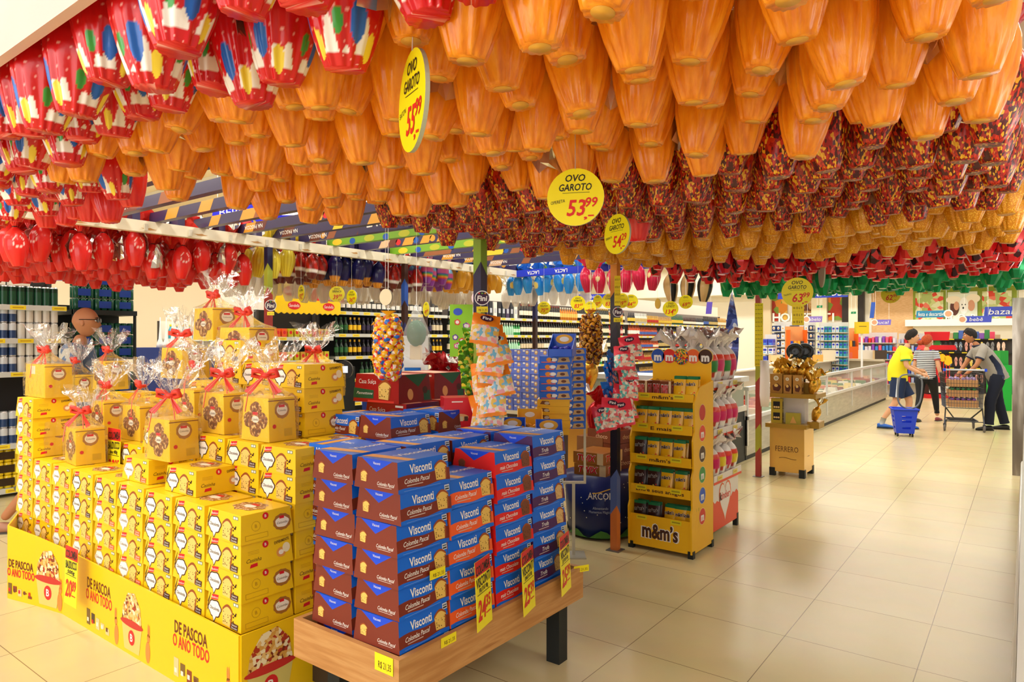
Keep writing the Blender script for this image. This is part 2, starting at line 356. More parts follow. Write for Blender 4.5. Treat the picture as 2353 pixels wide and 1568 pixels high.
def post(x, y, cols, z1=2.3):
    mb = MB(); n = len(cols); h = z1/n; w_ = .026
    for k, c in enumerate(cols):
        o = .07 if k < n-1 else 0; a = .0 if k == 0 else .07
        z0, zt = k*h, (k+1)*h
        vs = [(x-w_, y-w_, z0), (x+w_, y-w_, z0+a), (x+w_, y+w_, z0), (x-w_, y+w_, z0+a), (x-w_, y-w_, zt), (x+w_, y-w_, zt+o), (x+w_, y+w_, zt), (x-w_, y+w_, zt+o)]
        mb.add(vs, [(3, 2, 1, 0), (4, 5, 6, 7), (0, 1, 5, 4), (1, 2, 6, 5), (2, 3, 7, 6), (3, 0, 4, 7)], C(c, .4))
    mb.box(x-.05, x+.05, y-.05, y+.05, 0, .006, C('8a8a88', .4, metal=.8))
    mb.build('post', t)
post(PX2, 4.31, ['d97a3c', '5a6fae', '1d1b2c', '1d1b2c', '24202e', '2a2430', '3a3336', 'd98a2c', 'd98a2c'])
post(PX2, 2.81, ['2a2540', '77a82c', '2a2540', '77a82c', '77a82c', '77a82c', 'a0b040', '2a2540', '7fa030', '3a3156'])
post(PX2, 7.55, ['a03a34', 'a8a838', 'a03a34', 'a03a34', 'a8a838', 'b0a838', 'a03a34', 'a03a34', 'a03a34'])
post(PX1, 3.49, ['a03a34', 'a03a34', 'a8a838', 'a03a34', 'a03a34', 'a03a34', 'a03a34', 'a03a34', 'b0453c', 'a8b038', '2a2a4c'])
post(PX1, 5.13, ['3a2018', '2a2a5c', '3a2018', '28305c', '3a2018', '3a2018', '2a2a5c', '3a2018', '2850a0', '4a2a20'])
post(PX1, 7.55, ['3a2018', 'a03a34', '3a2018', '2a2a5c']); 
post(PX0, 7.5, ['a03a34', '3a2018']); post(PX0, 1.6, ['a03a34', '3a2018'])
# header board at the upper left
mb = MB(); x0, x1 = -3.1, -.95; f = Fr((x0, .495, 2.09), X3, Z3); hb = mramp('header_print', 'noise', 1.3, [(0, 'd8cdc6'), (.48, 'd0aaa2'), (.62, 'b8685f')], .4, const=False)
mb.box(x0, x1, .495, .515, 2.09, 2.5, hb); mb.dp(f, [(1.95, 0), (2.0, 0), (2.1, .4), (2.05, .4)], C('f3e27a'), .001)
tag(mb.build('header_board'), 'pale pink and white header board at the upper left corner', 'sign board')

# ================================================================ easter eggs
PROF = [(.027, 0), (.033, .012), (.0445, .04), (.055, .075), (.0595, .105), (.058, .13), (.050, .152), (.036, .172), (.02, .186), (.008, .195)]
def smooth_prof(P, k):
    out = []
    for i in range(len(P)-1):
        for j in range(k):
            t = j/k; out.append((P[i][0]+(P[i+1][0]-P[i][0])*t, P[i][1]+(P[i+1][1]-P[i][1])*t))
    return out+[P[-1]]
def egg_body(mat, n=72, rip=13, amp=.05, flat=False, base=None, sc=1., sub=2):
    mb = MB(); P = [(r*sc, z*sc) for r, z in (smooth_prof(PROF, sub) if not flat else [PROF[0], (.049, .045), (.063, .095), (.052, .15), (.022, .188)])]
    mb.lathe(P, n, mat, (0, 0, -.1*sc), smooth=not flat, rip=rip, ripf=(lambda t: amp*(abs(t-.6)*1.75)**1.1) if rip else None)
    if base: mb.lathe([(.016*sc, -.1012*sc), (.016*sc, -.1*sc)], 20, base)
    return mb
def plume(mat, r=.085, h=.11, n=26, seed=1, cord=True):
    q = random.Random(seed); mb = MB(); vs = []; fs = []; K = 6
    ph = [q.random()*6 for _ in range(4)]; lean = (q.uniform(-.03, .03), q.uniform(-.03, .03))
    for j in range(K):
        t = j/(K-1)
        for i in range(n):
            a = 2*PI*i/n; rr = .007+(r*(t**1.15))*(1+.28*t*math.sin(5*a+ph[0])+.2*t*math.sin(9*a+ph[1])) + (.006*t if i % 2 else -.006*t)
            z = h*(t**.8)*(1+.35*t*math.sin(3*a+ph[2]))+(q.uniform(-.012, .012)*t)
            vs.append((rr*math.cos(a)+lean[0]*t, rr*math.sin(a)+lean[1]*t, .09+z))
    for j in range(K-1):
        for i in range(n):
            a = j*n+i; b = j*n+(i+1) % n; fs.append((a, b, b+n, a+n))
    mb.add(vs, fs, mat, False); mb.lathe([(.011, .085), (.013, .091), (.011, .097)], 8, black)
    if cord: mb.tube([(0, 0, .09), (0.004, 0, .27)], .0016, black, 4)
    return mb
def foilm(name, col, back='e8e4dc', rough=.28, metal=0.):
    return M(name, col, rough, metal=metal, coat=.5, back=back)
omat = mramp('orange_cellophane', 'noise', 60, [(0, 'aa5204'), (.36, 'e27c0c'), (.55, 'f29418'), (.8, 'f8a628')], .3, coat=.5, vec=(1, 1, .1), const=False, bump=.9)
spk = mramp('speckle_foil', 'voronoi', 230, [(0, '520c08'), (.2, 'a01408'), (.48, 'c8300c'), (.66, 'e0a018'), (.76, '4a0c06'), (.93, 'ecb830')], .35, coat=.4, vec=(1, 1, .5))
goldm = mramp('gold_glitter', 'noise', 260, [(0, 'b86a04'), (.5, 'd88a08'), (.6, 'e8a418'), (.68, 'fadc60')], .35, coat=.3, metal=.15, const=False)
redp = mramp('red_cellophane', 'noise', 30, [(0, 'b01216'), (.4, 'd81c1c'), (.7, 'ec3a30')], .25, coat=.6, vec=(1, 1, .1), const=False, bump=.8)
redf = mramp('red_spotted_foil', 'voronoi', 26, [(0, 'd4181c'), (.84, '3a0c10'), (.93, 'e02a24')], .22, coat=.5, metal=.25)
grnf = M('green_foil', '0b8a4a', .2, metal=.5, coat=.4, var=.35, bscale=12)
darkb = M('navy_foil', '1c1a5c', .2, coat=.8); goldb = C('e0952a', .3)
def attr_mat(name, rough=.28, coat=.5, bump=.15):
    m = M(name, 'ffffff', rough, coat=coat, bump=bump, bscale=40); N = m.node_tree.nodes; a = N.new('ShaderNodeAttribute'); a.attribute_name = 'print'
    m.node_tree.links.new(a.outputs['Color'], N['Principled BSDF'].inputs['Base Color']); return m
PRM = attr_mat('printed_cellophane')
def paint(mb, fn):
    mb.vc = [srgb(fn(math.atan2(v[1], v[0]), v[2])) for v in mb.v]; return mb
def kidcol(t, z):
    z += .1; a = (t % (2*PI/3))-PI/3
    if abs(a)/.26 < 1 and ((a/.26)**2+((z-.046)/.022)**2) < 1: return '1f62c0'
    if ((a-.62)/.2)**2+((z-.022)/.016)**2 < 1: return 'f2d53c'
    if ((a+.62)/.16)**2+((z-.045)/.014)**2 < 1: return '3c9a3a'
    e = .026+.016*math.sin(t*5+1)+.01*math.sin(t*11)
    if .012 < z < e: return 'f3ece4'
    if ((a-.35)/.16)**2+((z-.115)/.008)**2 < 1: return '7a3a98'
    if ((a+.75)/.12)**2+((z-.14)/.006)**2 < 1: return '7a3a98'
    if (math.sin(t*11+z*170)*math.sin(t*7-z*230)) > .93: return 'f0a8a0'
    return 'd01216'
def navycol(t, z):
    z += .1
    if z < .035: return 'e0982c' if math.sin(t*9) > -.2 else 'c87c20'
    if z < .04: return 'f0c060'
    return '1a1850'
def pinkcol(t, z):
    z += .1; k = int(z/.011)
    if z < .05: return '8a3a9c'
    if z < .085: return ['e0483c', 'f0a030', 'f0e050', '50b050', '3c6cc8'][min(4, int((z-.05)/.007))]
    return 'e86aa8' if z < .13 else '7fc0e8'
def bluecol(t, z):
    if (t/.75)**2+((z-.0)/.035)**2 < 1: return 'f2d870'
    return '2a92e0'
def pinkred(t, z):
    if (t/.35)**2+((z-.01)/.02)**2 < 1: return 'f4e0a0'
    return 'e62a56' if math.sin(t*15) > -.7 else 'd01a48'
def bandcol(t, z): return '181614' if math.sin(t*3) > .15 else 'c9a46a'
def santacol(t, z): return '6a2418' if z < -.05 else ('f2ece4' if z < -.035 else ('c8281c' if math.sin(t*5+z*60) > 0 else '8a1c14'))
def logored(t, z):
    t = (t % (2*PI/3))-PI/3; q = ((t)/.5)**2+((z-.02)/.03)**2
    if .72 < q < 1 or (q < .45 and int(z*260) % 2 == 0): return 'f6d8d0'
    return 'dc2420'
def yellowc(t, z): return 'f2de48' if math.sin(t*15) > -.5 else 'd8bc28'
EG = {}
def defegg(k, body, plm, name):
    EG[k] = (body.mesh('egg_'+name), [plm(s).mesh('plume_'+name) for s in (1, 2, 3)])
op = foilm('orange_plume', 'e08a1e'); rp = foilm('red_plume', 'd42020', 'dcd6cc'); gp = foilm('gold_plume', 'dba028'); gnp = foilm('green_plume', '0b8a4a', metal=.4); bp_ = foilm('navy_plume', '2a2458'); pkp = foilm('pink_plume', 'f2a8c4'); blp = foilm('blue_plume', '2a7ad8'); clr = M('cellophane_silver', 'e8e6e0', .15, metal=.7, alpha=.75)
P_ = lambda m, **k: (lambda s: plume(m, seed=s, **k))
pole_base = C('dca038', .4)
defegg('orange', egg_body(omat, base=pole_base), P_(op), 'orange')
defegg('kids', paint(egg_body(PRM, n=120, rip=14, sub=11), kidcol), P_(rp, r=.12, h=.13), 'kids')
b_ = egg_body(spk, rip=9, amp=.03)
b_.mats.append(M('speckle_red_cap', 'c81a18', .25, coat=.5)); b_.m = [1 if (sum(b_.v[i][2] for i in f_)/len(f_)) > .025 else 0 for f_ in b_.f]
defegg('speckle', b_, P_(rp), 'speckle')
defegg('gold', egg_body(goldm, rip=11, base=None), P_(gp), 'gold')
defegg('redfacet', egg_body(redf, n=8, rip=0, flat=True), P_(rp), 'red')
defegg('green', egg_body(grnf, n=8, rip=0, flat=True), P_(gnp), 'green')
defegg('redplain', egg_body(redp, rip=13), P_(rp, r=.1), 'plain_red')
defegg('logored', paint(egg_body(PRM, n=60, rip=12, sub=3, amp=.02), logored), P_(foilm('red_silver_plume', 'dc2c24', 'ece8e0', .18, .2), r=.1), 'label_red')
defegg('navy', paint(egg_body(PRM, n=48, rip=12, sub=3), navycol), P_(bp_), 'navy')
defegg('pink', paint(egg_body(PRM, n=48, rip=8, sub=3), pinkcol), P_(pkp), 'pink')
defegg('blue', paint(egg_body(PRM, n=48, rip=12, sub=3), bluecol), P_(blp), 'blue')
defegg('pinkred', paint(egg_body(PRM, n=48, rip=15, sub=3), pinkred), P_(foilm('pinkred_plume', 'd82048'), r=.1), 'pinkred')
defegg('band', paint(egg_body(PRM, n=48, rip=12, sub=3), bandcol), P_(foilm('bandplume', '2a48b0')), 'band')
defegg('santa', paint(egg_body(PRM, n=48, rip=12, sub=3), santacol), P_(rp), 'santa')
defegg('yellow', paint(egg_body(PRM, n=60, rip=15, sub=3), yellowc), P_(foilm('yellow_plume', 'e8d040'), r=.1), 'yellow')
defegg('mustard', egg_body(M('mustard_foil', 'e0a020', .3, coat=.5), rip=12), P_(blp), 'mustard')
defegg('clear', egg_body(M('clear_dome', 'ddd0bc', .12, alpha=.55, coat=.6, bump=.5), rip=7, amp=.08), P_(clr), 'clear')
NEGG = [0]
FLAP = dict(orange=.3, kids=.35, speckle=.3, gold=.25, redfacet=.2, logored=.5, redplain=.5)
def flap(seed):
    q = random.Random(seed); mb = MB(); vs = []; n = 5; k = 6
    for j in range(k+1):
        for i in range(n): u = (i/(n-1)-.5); v = j/k; r = .05+.022*math.sin(v*2.4)+q.uniform(-.008, .008); a = u*(.5+.9*v); vs.append((r*math.cos(a), r*math.sin(a)+q.uniform(-.004, .004), .09-.13*v*q.uniform(.85, 1.1)))
    mb.add(vs, [(j*n+i, j*n+i+1, (j+1)*n+i+1, (j+1)*n+i) for j in range(k) for i in range(n-1)], M('silver_foil', 'dcd6c8', .18, metal=.85)); return mb.mesh('foil_flap')
FLM = [flap(q) for q in range(4)]
KN = dict(orange='orange_easter_egg', kids='printed_easter_egg', speckle='speckled_easter_egg', gold='gold_easter_egg', redfacet='spotted_easter_egg', green='green_easter_egg', redplain='red_easter_egg', logored='labelled_easter_egg', clear='clear_wrapped_easter_egg')
def hang_egg(kind, x, y, z, label, group, s=1.1, tilt=.13):
    """z = height of the bottom of the egg"""
    d = DEP(x, y)
    if d < .35: return
    px = CX+FPX*(x*CA+y*SA)/d; py = HY+FPX*(CH-z)/d
    if px < -90*1.3/d-20 or px > 2353+90*1.3/d or py < -30: return
    if d < .8 and py < 60: return
    body, pl = EG[kind]
    zs = s*R_.uniform(1.12, 1.22)
    o = inst(body, KN.get(kind, 'easter_egg'), None, (x, y, z+.1*zs), (J(tilt), J(tilt), R_.uniform(0, 6.28)), (s, s, zs))
    tag(o, label, 'easter egg', group)
    inst(R_.choice(pl), 'foil_wrapper', o, (0, 0, 0), (0, 0, R_.uniform(0, 6.28))); NEGG[0] += 1
    if kind in FLAP and R_.random() < FLAP[kind]: inst(R_.choice(FLM), 'foil_flap', o, (0, 0, 0), (0, 0, R_.uniform(0, 6.28)))
    return o
rows = []
y = .9
def block(y0, y1, kind, word, where, xa=PX2, xb=PX3-.04, dy=.165, dx=.128, z=2.0, s=1.1, zj=.035):
    n = 0; y = y0
    while y < y1-.05:
        x = xb-(.5*dx if n % 2 else 0)
        while x > xa:
            hang_egg(kind, x+J(.016), y+J(.02), z+J(zj), '%s easter egg hanging in the %s row of %s' % (word, ORD[min(n, 15)], where), '%s eggs, %s row of %s' % (word, ORD[min(n, 15)], where), s)
            x -= dx
        n += 1; y += dy
block(.86, 2.05, 'orange', 'orange cellophane', 'the orange canopy block', xa=-2.34, s=1.13, dy=.165, dx=.134, zj=.045)
block(2.06, 3.35, 'speckle', 'red and gold speckled', 'the speckled canopy block', s=1.15)
block(3.4, 4.75, 'gold', 'gold glitter', 'the gold canopy block', xa=-2.38)
block(4.8, 6.3, 'redfacet', 'red foil black spotted', 'the red canopy block', s=1.1, z=1.99)
block(6.35, 7.55, 'green', 'green foil', 'the green canopy block', s=1.1, z=1.94)
block(.24, .5, 'kids', 'red printed', 'the outermost canopy edge', xa=-.85, xb=-.4, dx=.15, s=1.25, z=1.99)
block(.6, .86, 'kids', 'red printed', 'the front canopy edge', xa=-3.5, xb=-.55, dx=.15, s=1.25, z=1.99)
block(.86, 1.15, 'kids', 'red printed', 'the left front bay', xa=-3.9, xb=-2.42, dx=.15, s=1.15, z=1.99)
block(1.2, 1.35, 'redplain', 'plain red', 'the left front bay', xa=-3.6, xb=-2.75, dx=.15, s=1.15, z=1.98)
hang_egg('green', *D(1888, 5.2), 1.83, 'single dark green egg hanging lower than its green block', 'single low green egg', 1.1)
hang_egg('redplain', *D(1462, 3.0), 1.93, 'single plain red egg among the speckled eggs', 'single plain red egg', 1.25)
block(1.65, 3.5, 'logored', 'glossy red white labelled', 'the far left bay', xa=-7.2, xb=-5.4, dx=.165, dy=.19, s=1.2, z=2.0, zj=.05)
block(3.6, 4.0, 'yellow', 'pale yellow', 'the white beam bay', xa=-5.9, xb=-5.4, dx=.2, dy=.2, s=1.25, z=2.06)
block(4.05, 4.3, 'santa', 'dark red', 'the white beam bay', xa=-6.1, xb=-5.45, dx=.16, dy=.16, z=2.06)
block(4.35, 5.05, 'navy', 'navy and gold', 'the white beam bay', xa=-6.0, xb=-5.45, dx=.155, dy=.14, s=1.25, z=2.06)
block(5.15, 5.6, 'santa', 'chocolate brown', 'the bay behind the lollipops', xa=-6.0, xb=-5.45, dx=.16, dy=.16, z=2.05)
block(5.62, 6.2, 'pink', 'rainbow striped', 'the white beam bay', xa=-6.0, xb=-5.45, dx=.15, dy=.14, s=1.2, z=2.1)
block(6.25, 7.1, 'mustard', 'mustard yellow', 'the white beam bay', xa=-6.0, xb=-5.45, dx=.16, dy=.15, s=1.1, z=2.1)
block(3.7, 7.4, 'clear', 'clear wrapped', 'the low row behind the colours', xa=-6.5, xb=-6.1, dx=.2, dy=.17, s=1.2, z=1.92)
def rowx(kind, xa, xb, y, word, where, dx=.155, s=1.15, z=2.08):
    x = xa
    while x < xb: hang_egg(kind, x, y+J(.03), z+J(.02), '%s easter egg in the back row %s' % (word, where), '%s eggs in the back row' % word, s); x += dx
rowx('blue', XatY(1172, 7.25), XatY(1338, 7.25), 7.25, 'sky blue', 'under the blue bar')
rowx('pinkred', XatY(1350, 7.0), XatY(1515, 7.0), 7.0, 'glossy pink red', 'beside the blue ones', dx=.17, s=1.3, z=2.04)
rowx('band', XatY(1543, 7.0), XatY(1650, 7.0), 7.0, 'black and gold striped', 'right of the pink ones', dx=.19, s=1.35, z=1.9)
rowx('clear', XatY(1165, 7.5), XatY(1345, 7.5), 7.5, 'clear wrapped', 'below the blue ones', z=1.93)
print('eggs', NEGG[0])
# ================================================================ yellow cake stand on the left
YB = M('yellow_card', 'f4c814', .38, coat=.25); YT = mramp('cake_top_print', 'noise', 60, [(0, '8a5226'), (.45, 'b07a3c'), (.56, 'f0e2b8'), (.62, 'c03020')], .4)
tan = C('ecc66a'); crust = C('9a4a1c'); dkb = C('4a2214'); cream = C('f6eeda'); orng = C('ee6a2c'); ink = C('5a3a18')
BWX, BWY, BH = .277, .245, .117
def cake(mb, f, a, b, s, body=tan, chips=dkb, off=.0008):
    arc = [(a+s*(-.43+.87*i/8), b+s*(.14+.3*math.sin(PI*(i+.6)/9.2))) for i in range(9)]
    mb.dp(f, [(a-s*.36, b-s*.46), (a+s*.30, b-s*.5), (a+s*.40, b-s*.42)]+arc[::-1], body, off)
    mb.dp(f, [(a-s*.46, b+s*.1)]+[(x-s*.005, y+s*.07) for x, y in arc]+[(a+s*.47, b+s*.08)]+[(x, y-s*.05) for x, y in arc[::-1]], crust, off+.0004)
    mb.dp(f, [(a+s*.30, b-s*.5), (a+s*.40, b-s*.42), (a+s*.44, b+s*.1), (a+s*.34, b+s*.16)], crust, off+.0006)
    for k in range(13):
        q = random.Random(k*31+5); mb.de(f, a+s*(-.3+.19*(k % 4)+q.uniform(-.06, .06)), b+s*(-.36+.13*(k//3)+q.uniform(-.05, .05)), s*q.uniform(.02, .042), s*q.uniform(.018, .03), chips, off+.0009, 6, rot=q.random()*3)
def ybox_mesh(var, side):
    mb = MB(); w_, d_, h = BWX-.004, BWY-.004, BH-.002; tx = .012
    mb.box(-w_/2, w_/2, -d_/2, d_/2, 0, h, YB, tx, .008)
    def face(nrm):
        if nrm == 'f': o0 = Vector((-w_/2, -d_/2, 0)); u = Vector(X3); v = Vector((0, .008, h))
        elif nrm == 'r': o0 = Vector((w_/2, -d_/2, 0)); u = Vector(Y3); v = Vector((-tx, 0, h))
        return Fr(o0, u, v)
    f = face('f'); nm = 'Colomba' if var == 'c' else 'Chocolomba'
    mb.dp(f, [(.035, h*.74), (.088, h*.8), (.092, h*.98), (.042, h*.93)], red); mb.dt(f, 'Bauducco', .064, h*.86, .013, white, .0012, shear=.3, rot=.1)
    out = white if var == 'c' else dkb
    for r0, m_, o_ in ((1.16, C('c8b070') if var == 'c' else dkb, .0007), (1, white, .0011)):
        mb.de(f, .068, h*.46, .045*r0, .031*r0, m_, o_, 24, wob=.07, k=6); mb.dp(f, [(.068-.02*r0, h*.3), (.068+.02*r0, h*.3), (.068, h*.46-.05*r0)], m_, o_+.00018)
    mb.dt(f, nm, .068, h*.47, .02, C('8a6a4a') if var == 'c' else ink, .0016, width=.075, shear=.25, bold=.01)
    cake(mb, f, .165, h*.42, .085)
    for k in range(7):
        q = random.Random(k); mb.de(f, .218+q.uniform(-.012, .012), h*q.uniform(.25, .6), .005, .004, dkb, .0009, 7)
    mb.dp(f, [(.195, .004), (.248, .004), (.25, .028), (.2, .03)], orng if var == 'c' else dkb, .0014); mb.dt(f, 'Gotas de\nChocolate', .223, .022, .011, white, .002, width=.042)
    mb.dr(f, .205, .243, h*.82, h*.94, C('6a7a5a')); mb.dr(f, .209, .222, h*.84, h*.92, white, .001); mb.dr(f, .226, .24, h*.84, h*.92, C('e8e4da'), .001)
    for k in range(3): mb.dp(f, [(.008, h*(.3+k*.15)), (.012, h*(.3+k*.15)), (.03, h*(.95-k*.02)), (.027, h*(.95-k*.02))], ink if var != 'c' else C('d8a818'))
    g = face('r')
    mb.de(g, .115, h*.84, .014, .014, red); mb.dt(g, 'B', .115, h*.84, .016, white, .0012, bold=.02)
    if side:
        mb.dt(g, 'EXPERIMENTE', .19, h*.82, .016, ink, .0008, bold=.02, width=.07, rot=.1); mb.de(g, .185, h*.42, .022, .02, C('e09a4a')); mb.de(g, .21, h*.55, .018, .02, C('f3e6b8'), .001); mb.de(g, .185, h*.42, .012, .01, cream, .001)
        mb.dt(g, 'Casinha', .06, h*.4, .022, ink, .0008, shear=.4); mb.dp(g, [(.04, h*.14), (.075, h*.16), (.075, h*.28), (.045, h*.26)], red)
        for k in range(3): mb.dr(g, .035, .085, h*(.6+k*.05), h*(.61+k*.05), C('c89818'))
    else:
        mb.de(g, .19, h*.5, .042, .034, C('a8702c'), .0006, 22, wob=.05, k=11); mb.de(g, .19, h*.5, .032, .022, cream, .001, 22, wob=.05); mb.dt(g, 'Colomba', .19, h*.48, .014, ink, .0014, width=.05, shear=.2); mb.dr(g, .178, .2, h*.62, h*.72, red, .0014)
        mb.de(g, .07, h*.55, .02, .02, C('c89818')); mb.de(g, .07, h*.55, .018, .018, YB, .0008); mb.dt(g, 'B', .07, h*.55, .02, C('a87818'), .0012)
        for a, b in ((.02, .24), (.12, .24)): mb.dr(g, a, a+.002, h*.1, h*.28, C('c89818'))
        mb.dr(g, .02, .122, h*.27, h*.285, C('c89818')); mb.dr(g, .02, .122, h*.1, h*.115, C('c89818'))
    t = Fr((-w_/2+.012, -d_/2+.008, h), X3, Y3); mb.de(t, .126, .115, .085, .062, YT, .0006, 26, wob=.1, k=7); mb.de(t, .126, .115, .034, .02, cream, .001); mb.dr(t, .1, .15, .13, .15, red, .0014)
    return mb.mesh('cake_carton_%s%d' % (var, side))
YM = {(v, s): ybox_mesh(v, s) for v in 'cd' for s in (0, 1)}
SX0, SY0, SH = -4.985, 1.52, .324
NCAR = [0]
def ycarton(x, y, z, var, label, rz=0.):
    o = inst(YM[(var, R_.randint(0, 1))], 'cake_carton', None, (x, y, z), (0, 0, rz+J(.018))); tag(o, label, 'cake box', 'yellow cake cartons on the printed stand'); NCAR[0] += 1
    return o
tiers = [('front', 0, [7, 4, 4, 4, 4, 4, 4, 4, 4]), ('middle', 1, [5, 5, 5, 5, 6, 6, 6, 6, 6]), ('back', 2, [7, 6, 7, 6, 8, 10, 9, 9, 6])]
for tn, ti, H_ in tiers:
    for c in range(9):
        for l in range(H_[c]):
            hid = (ti > 0 and l < min(tiers[ti-1][2][c], tiers[ti-1][2][min(8, c+1)], tiers[ti-1][2][max(0, c-1)])-1 and c < 8)
            var = 'd' if (c >= 6 or (c in (3, 4, 5) and l >= 3) or (c == 3 and l == 2)) else 'c'
            if ti == 1 and 6 <= c: var = 'd'
            top = ' (topmost)' if 0 else ''
            ycarton(SX0+BWX*(c+.5), SY0+BWY/2+ti*.25, SH+l*BH, var,
                    'yellow cake carton, %s tier, %s column from left, %s layer up' % (tn, ORD[c], ORD[l]))
# one extra carton standing forward on the front tier, and loose ones
ycarton(XatY(452, 1.66), 1.70, SH+4*BH, 'd', 'yellow cake carton alone on top of the front tier, pushed sideways')
ycarton(XatY(352, 1.66)-.02, 1.70, SH+4*BH, 'c', 'yellow cake carton on the front tier beside the pushed-out one')
# printed card skirt
def skirt():
    mb = MB(); sk = M('skirt_card', 'f4c80e', .4, coat=.2)
    P = [(-2.475, 2.05), (-2.475, 1.505), (-4.2, 1.505), (-4.45, 1.46), (-4.705, 1.405), (-4.99, 1.54)]
    T = [.33, .33, .36, .39, .42, .42]
    for i in range(len(P)-1):
        (x0, y0), (x1, y1) = P[i], P[i+1]; n = Vector((-(y1-y0), x1-x0, 0)).normalized()*-.008
        a = [(x0, y0, 0), (x1, y1, 0), (x1, y1, T[i+1]), (x0, y0, T[i])]; b = [(p[0]-n.x, p[1]-n.y, p[2]) for p in a]
        mb.add(a+b, [(3, 2, 1, 0), (4, 5, 6, 7), (0, 4, 7, 3), (1, 2, 6, 5), (2, 3, 7, 6), (0, 1, 5, 4)], sk)
    mb.box(-4.98, -2.49, 1.53, 2.3, 0, .318, C('e2b81a'))
    ice = mramp('ice_cone_print', 'voronoi', 70, [(0, 'e8c27a'), (.3, 'f3e6c0'), (.5, 'b03a22'), (.62, 'd8a24a'), (.85, '7a3018')], .4); cone = C('d8c872')
    def egg_g(f, a, s=1.):
        mb.dp(f, [(a-.075*s, .02), (a+.075*s, .02), (a+.1*s, .14*s), (a-.1*s, .14*s)], cone, .001); mb.de(f, a, .15*s, .115*s, .018*s, C('c8302a'), .0016)
        mb.dp(f, [(a-.1*s, .155*s), (a+.1*s, .155*s), (a+.085*s, .24*s), (a+.03*s, .3*s), (a-.04*s, .29*s), (a-.09*s, .22*s)], ice, .001)
        mb.de(f, a, .085*s, .032*s, .036*s, red, .0018); mb.dt(f, 'B', a, .085*s, .05*s, white, .0024, bold=.02)
    def rabbit(f, a, s=1., fl=1):
        c = C('ee8a3c'); mb.de(f, a, .06*s, .022*s, .05*s, c, .001); mb.de(f, a+.006*fl, .125*s, .014*s, .02*s, c, .001); mb.de(f, a+.002*fl, .16*s, .005*s, .03*s, c, .001); mb.de(f, a+.014*fl, .158*s, .005*s, .03*s, c, .001)
    def words(f, a, s=1.):
        mb.dt(f, 'DE PASCOA', a, .245*s, .075*s, C('6a1f14'), .001, width=.27*s, bold=.02); mb.dt(f, 'O ANO TODO', a, .185*s, .075*s, red, .001, width=.3*s, bold=.02)
        for k in range(5): mb.dr(f, a-.14*s+k*.055*s, a-.1*s+k*.055*s, .03+.02*(k % 2), .11*s-.012*k, R_.choice([C('7a5a28'), C('8a3a22'), C('d8c890'), C('4a3a2c')]), .001); mb.dr(f, a-.135*s+k*.055*s, a-.115*s+k*.055*s, .045, .065, R_.choice([red, cream, brn]), .0014)
    f = Fr((-2.475, 1.505, 0), (-1, 0, 0), Z3); f = Fr((-4.2, 1.497, 0), X3, Z3)
    words(f, 1.36); egg_g(f, .82); rabbit(f, .66, 1, -1); rabbit(f, .98); words(f, .46); rabbit(f, 1.66, 1, -1)
    g = Fr((-2.467, 1.505, 0), Y3, Z3); egg_g(g, .13, 1.05)
    f2 = Fr((-4.45, 1.451, 0), (.25, .045, 0), Z3); egg_g(f2, .125, 1.1); f3 = Fr((-4.705, 1.396, 0), (.255, .055, 0), Z3); words(f3, .13, .85); rabbit(f2, .235)
    return tag(mb.build('display_stand'), 'long yellow printed card stand with easter lettering at floor level', 'display stand')
skirt()
# ---------------------------------------------------------------- cellophane gift bags with red bows
def cello_mat():
    m = bpy.data.materials.new('gift_cellophane'); m.use_nodes = True; nt = m.node_tree; N = nt.nodes; L = nt.links; N.remove(N['Principled BSDF'])
    out = N['Material Output']; tr = N.new('ShaderNodeBsdfTransparent'); gl = N.new('ShaderNodeBsdfGlossy'); df = N.new('ShaderNodeBsdfTranslucent'); dd = N.new('ShaderNodeBsdfDiffuse')
    gl.inputs['Roughness'].default_value = .12; gl.inputs['Color'].default_value = (1, 1, 1, 1); dd.inputs['Color'].default_value = (.95, .9, .8, 1); df.inputs['Color'].default_value = (.9, .85, .75, 1)
    tc = N.new('ShaderNodeTexCoord'); nz = N.new('ShaderNodeTexNoise'); nz.inputs['Scale'].default_value = 16; nz.inputs['Detail'].default_value = 3; nz.inputs['Distortion'].default_value = 1.5; L.new(tc.outputs['Object'], nz.inputs['Vector'])
    bp = N.new('ShaderNodeBump'); bp.inputs['Strength'].default_value = .8; bp.inputs['Distance'].default_value = .02; L.new(nz.outputs['Fac'], bp.inputs['Height']); L.new(bp.outputs['Normal'], gl.inputs['Normal'])
    fz = N.new('ShaderNodeFresnel'); fz.inputs['IOR'].default_value = 1.45; L.new(bp.outputs['Normal'], fz.inputs['Normal'])
    mr = N.new('ShaderNodeMapRange'); mr.inputs[1].default_value = .045; mr.inputs[3].default_value = .015; mr.inputs[4].default_value = .55; L.new(fz.outputs[0], mr.inputs[0])
    m1 = N.new('ShaderNodeMixShader'); m1.inputs[0].default_value = .035; L.new(tr.outputs[0], m1.inputs[1]); L.new(dd.outputs[0], m1.inputs[2])
    m2 = N.new('ShaderNodeMixShader'); L.new(mr.outputs[0], m2.inputs[0]); L.new(m1.outputs[0], m2.inputs[1]); L.new(gl.outputs[0], m2.inputs[2]); L.new(m2.outputs[0], out.inputs[0])
    return m
CEL = cello_mat(); bow = M('red_ribbon', 'e03a2c', .3, coat=.4); bowp = M('coral_ribbon', 'f0705a', .35, coat=.3)
